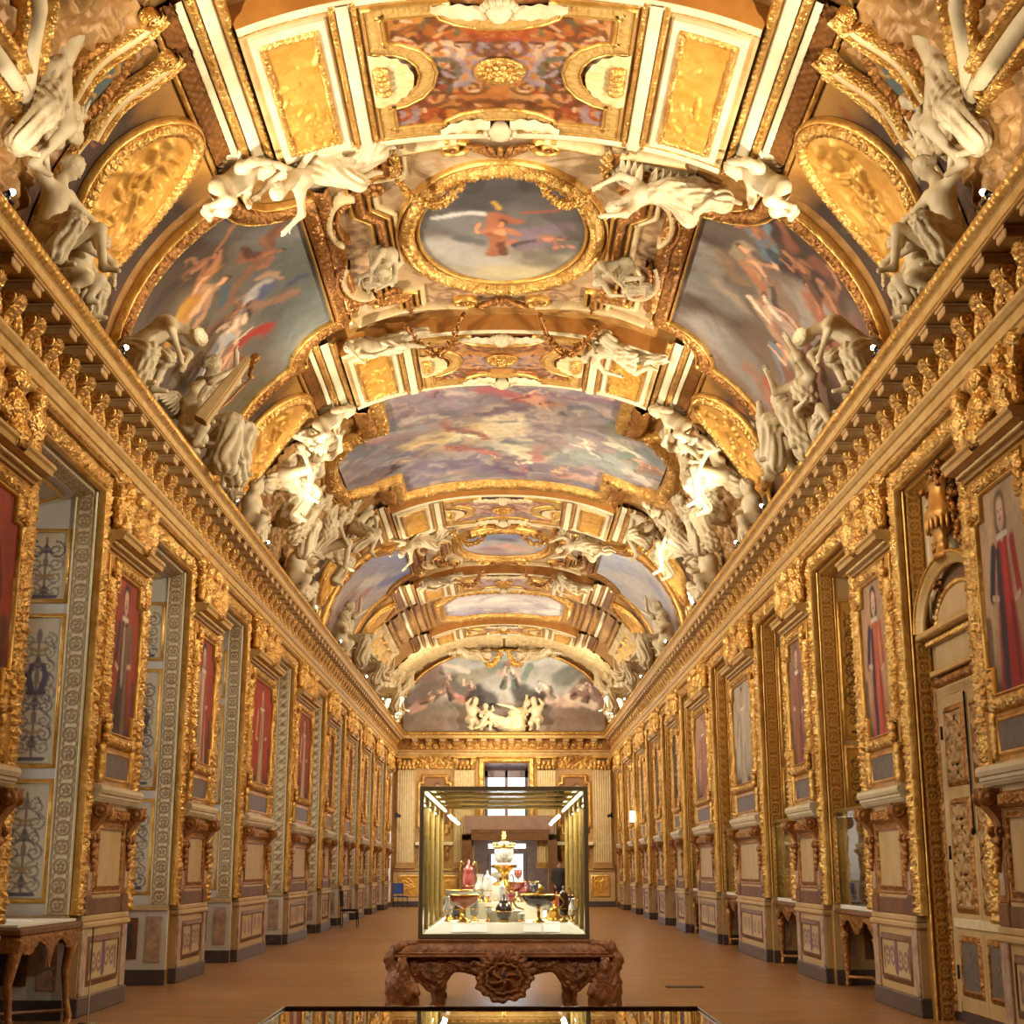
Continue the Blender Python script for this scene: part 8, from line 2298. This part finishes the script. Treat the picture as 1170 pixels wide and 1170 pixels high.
def guard():
    J = dict(pelvis=(0, 0, .93), chest=(0, .01, 1.32), neck=(0, 0, 1.52), head=(0, -.01, 1.61), face=(0.2, -1, 0),
        shL=(-.18, 0, 1.42), elL=(-.24, .02, 1.14), haL=(-.2, -.08, .9), shR=(.18, 0, 1.42), elR=(.25, .02, 1.14), haR=(.22, -.06, .9),
        hipL=(-.09, 0, .9), knL=(-.1, -.01, .5), anL=(-.11, .02, .08), toL=(-.13, -.14, .04), hipR=(.09, 0, .9), knR=(.11, -.01, .5), anR=(.12, .02, .08), toR=(.15, -.14, .04))
    f, hair = body_sdf(dict(J)); lo, hi = bounds([v for k, v in J.items() if k != 'face'], .2)
    Vb, Fb = surfnet(f, lo, hi, .018)
    o = empty('person', (2.12, 57.6, 0), 'person in dark suit standing by the portal beyond the glass case', 'person', rot=(0, 0, 0.3))
    b = MB(); b.add(Vb, Fb, 0, True); b.build('body', 'skin', o)
    hd = np.array(J['head']); Vh, Fh = surfnet(hair, hd - .25, hd + .25, .016); b = MB(); b.add(Vh, Fh, 0, True); b.build('hair', 'hair', o)
    jk = [(J['pelvis'], J['chest'], .19, .2), (J['chest'], (0, 0, 1.46), .19, .1)]
    for k in 'LR': jk += [(J['chest'], J['sh' + k], .16, .1), (J['sh' + k], J['el' + k], .092, .078), (J['el' + k], tuple(np.array(J['el' + k]) * .2 + np.array(J['ha' + k]) * .8), .078, .06)]
    jk += [(J['pelvis'], (0, 0, .82), .2, .2)]
    d = drape_sdf(jk, 1, .006, 20, .05); Vd, Fd = surfnet(d, (-.5, -.4, .6), (.5, .4, 1.62), .018); b = MB(); b.add(Vd, Fd, 0, True); b.build('jacket', 'cloth_black', o)
    tr = []
    for k in 'LR': tr += [(J['hip' + k], J['kn' + k], .13, .1), (J['kn' + k], J['an' + k], .1, .075)]
    d = drape_sdf(tr, 2, .006, 20, .03); Vd, Fd = surfnet(d, (-.4, -.3, .0), (.4, .3, 1.1), .018); b = MB(); b.add(Vd, Fd, 0, True); b.build('trousers', 'cloth_black', o)
    for s in (-1, 1):
        b = MB(); b.addg(ellipsoid((s * .135, -.06, .045), (.055, .14, .045), 8, 12), 0, True); b.build('shoe', 'black', o)
guard()

# floor grilles
for k, (x, y) in enumerate(((2.45, 20.2), (2.8, 14.8))):
    b = MB(); b.add(*box(x - .25, x + .25, y - .12, y + .12, 0.0, .006), 0)
    for q in range(9): b.add(*box(x - .23 + q * .055, x - .21 + q * .055, y - .1, y + .1, .006, .01), 0)
    tag(b.build('floor_grille', 'black'), 'small dark grille in the parquet, %s on the right side' % ('farther one' if k == 0 else 'nearer one'), 'grille')
# wall cameras and the lit sign
for s, nm in ((-1, 'left'), (1, 'right')):
    b = MB(); b.addg(tube([(s * 4.35, 59.6, 3.62), (s * 4.28, 59.5, 3.6)], .03, 8), 0, True); b.addg(tube([(s * 4.3, 59.6, 3.6), (s * 4.2, 59.3, 3.55)], .06, 10), 0, True)
    b.add(*box(s * 4.35 - .05, s * 4.35 + .05, 59.55, 59.7, 3.5, 3.7, .01), 0)
    tag(b.build('security_camera', 'black'), 'small dark camera on the %s wall near the far end' % nm, 'camera')
b = MB(); b.add(*box(4.28, 4.44, 50.0, 50.12, 3.05, 3.4, .01), 0); o = b.build('wall_light', 'led2'); tag(o, 'small bright square lamp on the far right wall', 'lamp')
# ------------------------------------------------------------------ stucco figures of the vault
G = 'stucco figures of the vault'
def on_cornice(pose, side, y, sc, label, x=4.35, z=7.0, rz=0.0, mirror=False, wings=False, rx=0.0, name='stucco_figure'):
    return statue(pose, fmat((side * x, y, z), (PI / 2 if side < 0 else -PI / 2) + rz, sc, mirror, rx), label, 'statue', G, wings, name)
def on_vault(pose, a, y, off, sc, label, roll=0.0, mirror=False, wings=False, lean=0.0, name='stucco_figure', drop=0.0):
    return statue(pose, vmat(a, y, off, sc, roll, mirror, lean, drop), label, 'statue', G, wings, name)

for s, nm in ((-1, 'left'), (1, 'right')):
    m = s > 0
    # group in the near corner by the blue cartouche
    on_vault('stand', s * 5.75, 12.25, 0.3, 1.05, 'large draped stucco figure with bright upper body in the near %s corner' % nm, lean=0.3, mirror=m)
    on_cornice('atlas', s, 12.95, 0.95, 'seated stucco figure with raised arms under the near %s corner group' % nm, mirror=m, rz=0.2 * s)
    on_cornice('bend', s, 13.7, 0.8, 'bending stucco figure with bowed head beside the nearest %s medallion' % nm, x=4.4, mirror=m)
    on_cornice('putto', s, 13.4, 0.8, 'small stucco child leaning below the nearest %s medallion' % nm, x=4.2, mirror=not m, name='stucco_child')
    # bright putti at the feet of the mouldings
    for yb, w in ((15.2, 'nearest'), (24.7, 'second')):
        on_vault('putto', s * 4.05, yb + 0.65, 0.3, 0.95, 'brightly lit winged stucco child above the %s %s medallion' % (w, nm), wings=True, mirror=m, name='stucco_child')
    # rib ends beside the oval bay
    on_vault('fly', s * 2.3, 16.5, 0.4, 0.95, 'winged stucco figure sprawled over the near %s end of the first arch' % nm, roll=-PI / 2, wings=True, mirror=m)
    on_vault('recline', s * 2.1, 22.7, 0.4, 0.85, 'reclining stucco figure at the far %s end of the nearer oval bay' % nm, roll=-PI / 2, mirror=m)
    on_vault('fly', s * 2.3, 37.2, 0.4, 0.9, 'winged stucco figure over the near %s end of the farther oval bay' % nm, roll=-PI / 2, wings=True, mirror=m)
    on_vault('recline', s * 2.1, 43.1, 0.4, 0.8, 'reclining stucco figure at the far %s end of the farther oval bay' % nm, roll=-PI / 2, mirror=m)
    # winged genii on the edge of the oval frames
    on_vault('bend', s * 2.25, 19.6, 0.25, 0.75, 'small stucco figure crouching in the %s niche beside the nearer oval painting' % nm, roll=-PI / 2 * 0.3, mirror=m)
    # single busts and groups on the cornice under the near side paintings
    on_cornice('bend', s, 16.4, 1.0, 'stucco figure bent double at the near foot of the %s side painting' % nm, x=4.3, mirror=not m, rz=0.5 * s)
    # heaps of giants carrying the corners of the central painting
    for k, (a, y, ps, sc, lab) in enumerate(((5.5, 26.3, 'atlas', 1.3, 'straining stucco giant, first of the near pair'), (4.9, 27.2, 'stand', 1.25, 'stretching stucco giant, second of the near pair'), (5.9, 28.0, 'muse', 1.2, 'seated stucco figure below the near giants'),
                                             (5.3, 31.6, 'stand', 1.25, 'stretching stucco giant, first of the far pair'), (5.5, 32.7, 'atlas', 1.3, 'straining stucco giant, second of the far pair'), (4.4, 33.6, 'atlas', 1.15, 'crouched stucco giant highest of the far group'), (4.35, 26.4, 'recline', 1.15, 'lolling stucco figure highest of the near group'))):
        on_vault(ps, s * a, y, 0.3, sc, lab + ' under the %s corner of the central painting' % nm, mirror=(k % 2 == 0) != m, lean=0.25, roll=0.15 * (-1) ** k)
    on_cornice('putto', s, 24.2, 1.0, 'small stucco child on the cornice below the second %s medallion' % nm, mirror=m, name='stucco_child')
    on_cornice('putto', s, 29.7, 1.15, 'stucco child standing on the cornice midway below the central painting, %s' % nm, mirror=m, name='stucco_child')
    on_cornice('recline', s, 30.6, 1.2, 'reclining stucco figure on the cornice below the central painting, %s' % nm, mirror=m)
    on_cornice('muse', s, 39.6, 1.2, 'seated draped stucco muse under the farther %s side painting' % nm, mirror=m)
    on_cornice('putto', s, 38.2, 1.1, 'stucco child beside the muse under the farther %s side painting' % nm, mirror=not m, name='stucco_child')
    for k, (y, ps) in enumerate(((45.0, 'atlas'), (47.2, 'putto'), (51.8, 'muse'), (53.8, 'atlas'), (56.5, 'putto'), (58.2, 'stand'))):
        on_cornice(ps, s, y, 1.2, 'far stucco %s on the %s cornice, %s of six beyond the farther oval bay' % ({'atlas': 'giant', 'putto': 'child', 'muse': 'muse', 'stand': 'herm'}[ps], nm, ['first', 'second', 'third', 'fourth', 'fifth', 'last'][k]), mirror=m)
    # end bay
    on_vault('stand', s * 5.2, 59.3, 0.3, 1.2, 'tall bright stucco herm at the %s edge of the lunette' % nm, lean=0.3, mirror=m)
    statue('fly', fmat((s * 1.5, 59.3, 9.75), 0.0, 1.15, s > 0), 'winged stucco genius flanking the top of the lunette, %s' % nm, 'statue', G, True, 'stucco_figure')

# heaps of fruit, shells and arms that fill the gaps between the figures
def trophy_mesh(seed):
    r = random.Random(seed); parts = []
    for k in range(34):
        t = r.random(); parts.append(((r.uniform(-.5, .5) * (1 - .5 * t), r.uniform(-.15, .12), t * .9), r.uniform(.05, .13)))
    segs = [((r.uniform(-.5, .5), -.1, r.uniform(0, .7)), (r.uniform(-.5, .5), -.12, r.uniform(.2, 1.0)), r.uniform(.03, .06)) for k in range(7)]
    def f(P):
        d = d_ell(P, (0, .1, .35), (.5, .18, .5))
        for c, q in parts: d = smin(d, d_ell(P, c, (q, q * .8, q)), .02)
        for a, b_, q in segs: d = smin(d, d_caps(P, a, b_, q, q * .6), .015)
        return d + .008 * np.sin(60 * P[:, 0] + 4 * np.sin(40 * P[:, 2])) * np.cos(52 * P[:, 2])
    Vv, Ff = surfnet(f, (-.75, -.4, -.15), (.75, .35, 1.15), .022)
    b = MB(); b.add(Vv, Ff, 0, True); return b.mesh('trophy', ['stucco'])
TROPHY = [trophy_mesh(3), trophy_mesh(8)]
for s, nm in ((-1, 'left'), (1, 'right')):
    for k, (a, y, sc, wh) in enumerate(((6.2, 13.9, .8, 'below the nearest medallion'), (5.2, 12.9, .8, 'among the near corner figures'), (6.3, 26.9, 1.0, 'at the foot of the near giants'), (5.0, 28.6, 1.0, 'beyond the near giants'), (4.0, 27.2, .9, 'above the near giants'),
                                        (4.6, 30.2, 1.0, 'under the middle of the central painting'), (6.2, 32.0, 1.0, 'at the foot of the far giants'), (4.2, 32.4, .9, 'above the far giants'), (6.2, 18.0, .8, 'behind the bending figure of the nearer bay'), (3.9, 34.3, .9, 'over the third arch foot'),
                                        (6.1, 46.0, 1.1, 'past the farther oval bay'), (6.1, 50.0, 1.1, 'below the farthest octagon painting'), (5.2, 57.3, 1.1, 'close to the lunette'))):
        o = link('stucco_trophy', TROPHY[k % 2]); o.matrix_world = vmat(s * a, y, 0.08, sc, 0.3 * (-1) ** k, s > 0, 0.2)
        tag(o, 'stucco heap of fruit and arms %s, %s side' % (wh, nm), 'ornament', 'stucco trophies of the vault')

# the muse with a harp and her companions
on_cornice('muse', -1, 19.8, 1.2, 'white draped stucco muse holding a tall harp under the left side painting', x=4.25, rz=-0.2)
on_cornice('bend', -1, 21.0, 0.9, 'draped stucco figure crouched beyond the harp muse', x=4.35, rz=-0.3)
on_cornice('putto', -1, 18.7, 0.9, 'winged stucco child before the harp muse', x=4.2, wings=True, name='stucco_child')
on_cornice('muse', 1, 19.3, 1.15, 'white draped stucco woman seated under the right side painting', x=4.3, rz=0.3)
on_cornice('putto', 1, 20.3, 1.2, 'stucco child turning toward the seated woman under the right side painting', x=4.15, rz=0.6, name='stucco_child')
on_cornice('recline', 1, 18.5, 0.9, 'stucco youth lying beside the seated woman under the right side painting', x=4.3, rz=0.2)
# harp
h = empty('stucco_harp', (-3.98, 18.3, 7.3), 'tall tilted harp with gilt carved head beside the left stucco muse', 'harp', rot=(-0.28, 0.5, 0.0))
b = MB()
for (hw_, dd_) in ((1.0, 0.06), (0.72, 0.085)):
    v, f = prism([(-.1 * hw_, 0), (.1 * hw_, 0), (.085 * hw_, .6), (.05 * hw_, 1.16), (-.03 * hw_, 1.16), (-.075 * hw_, .6)], 'y', -dd_, dd_); b.add(v, f, 0)
b.build('soundbox', 'cream_dark', h)
b = MB(); b.addg(tube([(.07, 0, 1.12), (.05, .12, 1.2), (.04, .3, 1.12), (.04, .42, 1.16)], [.04, .035, .03, .045], 9), 0, True); b.addg(ellipsoid((.07, 0, 1.22), (.07, .06, .09)), 0, True); hn = b.build('carved_head', 'gold_dark', h)
b = MB(); b.addg(tube([(.04, .41, 1.15), (.04, .28, .55), (.02, .04, .06)], .018, 8), 0, True); b.build('pillar', 'bronze', h)
for k in range(7):
    t = 0.12 + 0.8 * k / 6
    b = MB(); b.addg(tube([(0.03 + .07 * t, .03, .12 + .9 * t), (.05, .06 + .3 * t, .55 + .58 * t)], .003, 5), 0, True); b.build('string', 'gold', h)

# lunette base group and crowning garlands
for k, (ps, x, sc, rz, mir, lab, nm) in enumerate((('recline', 0.0, 1.5, 0.0, True, 'large reclining stucco nymph with a tall urn at the centre of the lunette base', 'stucco_figure'), ('putto', -1.35, 1.25, 0.7, False, 'stucco child left of the reclining nymph at the lunette base', 'stucco_child'),
        ('putto', 1.35, 1.25, -0.5, True, 'stucco child right of the reclining nymph at the lunette base', 'stucco_child'), ('putto', -0.75, 1.0, 0.4, True, 'smaller stucco child close at the feet of the lunette nymph', 'stucco_child'))):
    statue(ps, fmat((x, YE - 0.45, 7.02), rz, sc, mir), lab, 'statue', G, False, nm)
b = MB(); b.addg(xf(lathe([(0, 0), (.3, 0), (.34, .1), (.3, .5), (.4, .75), (.3, .9), (.25, .95), (0, .95)], 22), (0.55, YE - 0.4, 7.02)), 0, True); b.addg(tube([(0.85, YE - .5, 7.5), (0.95, YE - .55, 8.5)], .06, 8), 0, True)
tag(b.build('stucco_urn', 'ivory_gold'), 'squat pale urn with an upright staff beside the lunette nymph', 'urn')
for s in (-1, 1):
    b = MB(); P = [(s * (0.15 + 0.75 * t), 59.3, 10.25 - 0.55 * 4 * t * (1 - t) - 0.1 * t) for t in np.linspace(0, 1, 22)]
    rg = random.Random(4); b.addg(tube(P, .06, 7), 0, True)
    for p in P:
        for q in range(4): b.addg(ellipsoid((p[0] + rg.gauss(0, .05), p[1] + rg.gauss(0, .04), p[2] + rg.gauss(0, .05)), (.06, .05, .06), 5, 7), 0, True)
    tag(b.build('gilded_garland', 'gold'), 'gilded flower garland hanging over the top of the lunette, %s half' % ('left' if s < 0 else 'right'), 'garland')

# ------------------------------------------------------------------ lamps on the cornice
def lamp(side, y, power, ta, ty, cone=100, k=0, col=(1.0, 0.90, 0.74), bright=True):
    x = side * 4.16; z = 7.03
    o = empty('cornice_spotlight', (x, y, z), 'small bright spotlight on the %s cornice, number %s along it' % ('left' if side < 0 else 'right', ['one', 'two', 'three', 'four', 'five', 'six', 'seven', 'eight', 'nine', 'ten', 'eleven', 'twelve'][k]), 'spotlight', 'spotlights along the cornice')
    b = MB(); b.addg(xf(lathe([(0, 0), (.05, 0), (.05, .02), (.015, .03), (.015, .06), (0, .06)], 14)), 0, True); b.build('base', 'black', o)
    tgt = V(ta, ty) - np.array([x, y, z + .1]); d = tgt / np.linalg.norm(tgt)
    c0 = np.array([0, 0, .1])
    b = MB(); b.addg(tube([c0 - d * .05, c0 + d * .02], .026, 12), 0, True); b.build('housing', 'black', o)
    b = MB(); b.addg(ellipsoid(tuple(c0 + d * .024), (.03, .03, .03), 8, 12), 0, True); b.build('bulb', 'lamp', o)
    L = bpy.data.lights.new('cornice_light', 'SPOT'); L.energy = power; L.color = col; L.spot_size = math.radians(cone); L.spot_blend = 0.7; L.shadow_soft_size = 0.06
    lo = bpy.data.objects.new('cornice_light', L); COLL.objects.link(lo)
    lo.location = tuple(np.array([x, y, z]) + c0 + d * 0.12); lo.rotation_euler = Vector(d).to_track_quat('-Z', 'Y').to_euler()
    W = bpy.data.lights.new('cornice_wash', 'SPOT'); W.energy = power * WASH * (0.4 if y < 16 else 1.0); W.color = col; W.spot_size = math.radians(125); W.spot_blend = 0.8; W.shadow_soft_size = 0.08
    wo = bpy.data.objects.new('cornice_wash', W); COLL.objects.link(wo)
    wo.location = lo.location; wd = Vector((-side * 8.6, 1.5, -2.6)); wo.rotation_euler = wd.to_track_quat('-Z', 'Y').to_euler()
    return o

PW, WASH = 1.35, 0.6
SPOTS = [  # side, y, power, target a, target y, cone
 (-1, 11.3, 700, 2.0, 13.5, 110), (1, 11.3, 700, -2.0, 13.5, 110),
 (-1, 15.1, 520, 1.5, 16.5, 110), (1, 15.1, 520, -1.5, 16.5, 110),
 (-1, 21.9, 560, 1.8, 22.5, 115), (1, 22.3, 560, -1.8, 22.5, 115),
 (-1, 24.95, 440, 1.0, 28.0, 110), (1, 24.95, 440, -1.0, 28.5, 110),
 (-1, 31.5, 520, 3.6, 33.5, 100), (1, 31.0, 420, -1.0, 32.0, 110),
 (-1, 36.5, 420, 2.0, 38.0, 110), (1, 36.5, 420, -1.5, 38.0, 110),
 (-1, 43.5, 460, 2.0, 44.5, 115), (1, 43.5, 460, -2.0, 44.5, 115),
 (-1, 49.5, 460, 1.5, 51.0, 115), (1, 49.5, 460, -1.5, 51.0, 115),
 (-1, 55.5, 420, 1.5, 57.5, 120), (1, 55.5, 420, -1.5, 57.5, 120),
 (-1, 52.6, 500, 0.0, 66.0, 70), (1, 52.6, 500, 0.0, 66.0, 70)]
cnt = {-1: 0, 1: 0}
for (s, y, p, ta, ty, cn) in SPOTS:
    lamp(s, y, p * PW, ta, ty, cn, cnt[s]); cnt[s] += 1

# accent beams of the same lamps on the figures close by
def accent(side, y, ta, ty, power, cone):
    p0 = np.array([side * 4.08, y, 7.2]); d = V(ta, ty) - p0; d /= np.linalg.norm(d)
    L = bpy.data.lights.new('accent_light', 'SPOT'); L.energy = power; L.color = (1.0, 0.9, 0.74); L.spot_size = math.radians(cone); L.spot_blend = 0.6; L.shadow_soft_size = 0.05
    lo = bpy.data.objects.new('accent_light', L); COLL.objects.link(lo); lo.location = tuple(p0); lo.rotation_euler = Vector(d).to_track_quat('-Z', 'Y').to_euler()
for s in (-1, 1):
    accent(s, 11.3, s * 5.0, 12.3, 60, 60); accent(s, 15.1, s * 3.9, 15.6, 150, 34); accent(s, 24.95, s * 3.9, 25.2, 150, 34)
accent(1, 31.0, 4.4, 33.4, 260, 60); accent(1, 36.5, 4.2, 35.4, 200, 60)

def fill_beam(p0, tgt, power, cone):  # extra spot without a lamp body, added for brightness
    p0 = np.array(p0, float); d = np.array(tgt, float) - p0
    L = bpy.data.lights.new('cornice_light', 'SPOT'); L.energy = power; L.color = (1.0, 0.9, 0.74); L.spot_size = math.radians(cone); L.spot_blend = 0.7; L.shadow_soft_size = 0.08
    lo = bpy.data.objects.new('cornice_light', L); COLL.objects.link(lo); lo.location = tuple(p0); lo.rotation_euler = Vector(d).to_track_quat('-Z', 'Y').to_euler()
for s in (-1, 1):
    fill_beam((s * 4.05, 52.6, 7.2), (0, 60.5, 3.6), 900, 75)      # added spots to brighten the end wall
    fill_beam((s * 4.05, 5.5, 7.2), (0, 15.0, 0.8), 420, 60)       # assumed unseen lamps, added to brighten the table and case fronts

def area(loc, rot, sx_, sy_, power, col, name='area_light'):
    L = bpy.data.lights.new(name, 'AREA'); L.shape = 'RECTANGLE'; L.size = sx_; L.size_y = sy_; L.energy = power; L.color = col
    o = bpy.data.objects.new(name, L); COLL.objects.link(o); o.location = loc; o.rotation_euler = rot
    return o
# daylight through the left windows
for i in range(len(BAYS) - 1):
    o0, o1 = BAYS[i]
    area((-(HW + DEPTH_L + 0.12), (o0 + o1) / 2, 3.2), (0, -PI / 2, 0), 4.0, o1 - o0 - 0.5, 55, (1.0, 0.96, 0.90), 'window_daylight')
# end windows
area((0.1, YE + 1.3, 4.4), (-PI / 2, 0, 0), 1.7, 2.4, 90, (0.85, 0.9, 1.0), 'window_daylight')
area((0.12, YE + 8.8, 1.6), (-PI / 2, 0, 0), 1.7, 1.8, 60, (0.9, 0.94, 1.0), 'window_daylight')
area((0.2, YE + 4.5, 3.3), (0, 0, 0), 1.5, 4.0, 120, (1.0, 0.92, 0.85), 'room_fill')  # unseen area lamp added to brighten the room past the doorway
# lamps inside the showcases
for (x, s) in ((-0.66, 1), (0.76, -1)):
    area((x, 16.3, 2.2), (0, 0.5 * -s, 0), 0.05, 4.3, 60, (1.0, 0.92, 0.78), 'case_light')
for i in range(1, 5):
    o0, o1 = BAYS[i]
    area((HW + 0.45, (o0 + o1) / 2 + 0.1, 2.26), (0, 0, 0), 0.3, 1.2, 10, (1.0, 0.88, 0.68), 'case_light')

# ------------------------------------------------------------------ sky, camera, exposure
w = bpy.data.worlds.new('World'); scene.world = w; w.use_nodes = True
bg = w.node_tree.nodes['Background']; bg.inputs['Color'].default_value = (0.86, 0.92, 1.0, 1); bg.inputs['Strength'].default_value = 2.2

cam = bpy.data.cameras.new('Camera'); co = bpy.data.objects.new('Camera', cam); COLL.objects.link(co)
co.location = (0.07, 0.0, 1.55)
cam.sensor_width = 36.0; cam.lens = 1650.0 / 1170.0 * 36.0
cam.shift_x = 7.0 / 1170.0
cam.clip_end = 300
co.rotation_euler = (PI / 2 + math.atan(406.0 / 1650.0), 0, 0)
scene.camera = co
vs = scene.view_settings
vs.view_transform = 'Standard'; vs.look = 'None'; vs.gamma = 1.0; vs.use_curve_mapping = False
vs.exposure = 0.6
cy = scene.cycles
cy.max_bounces = 7; cy.diffuse_bounces = 4; cy.glossy_bounces = 3; cy.transmission_bounces = 6; cy.transparent_max_bounces = 12
cy.sample_clamp_indirect = 6.0; cy.caustics_reflective = False; cy.caustics_refractive = False
cy.use_denoising = True; cy.use_adaptive_sampling = True; cy.adaptive_threshold = 0.02
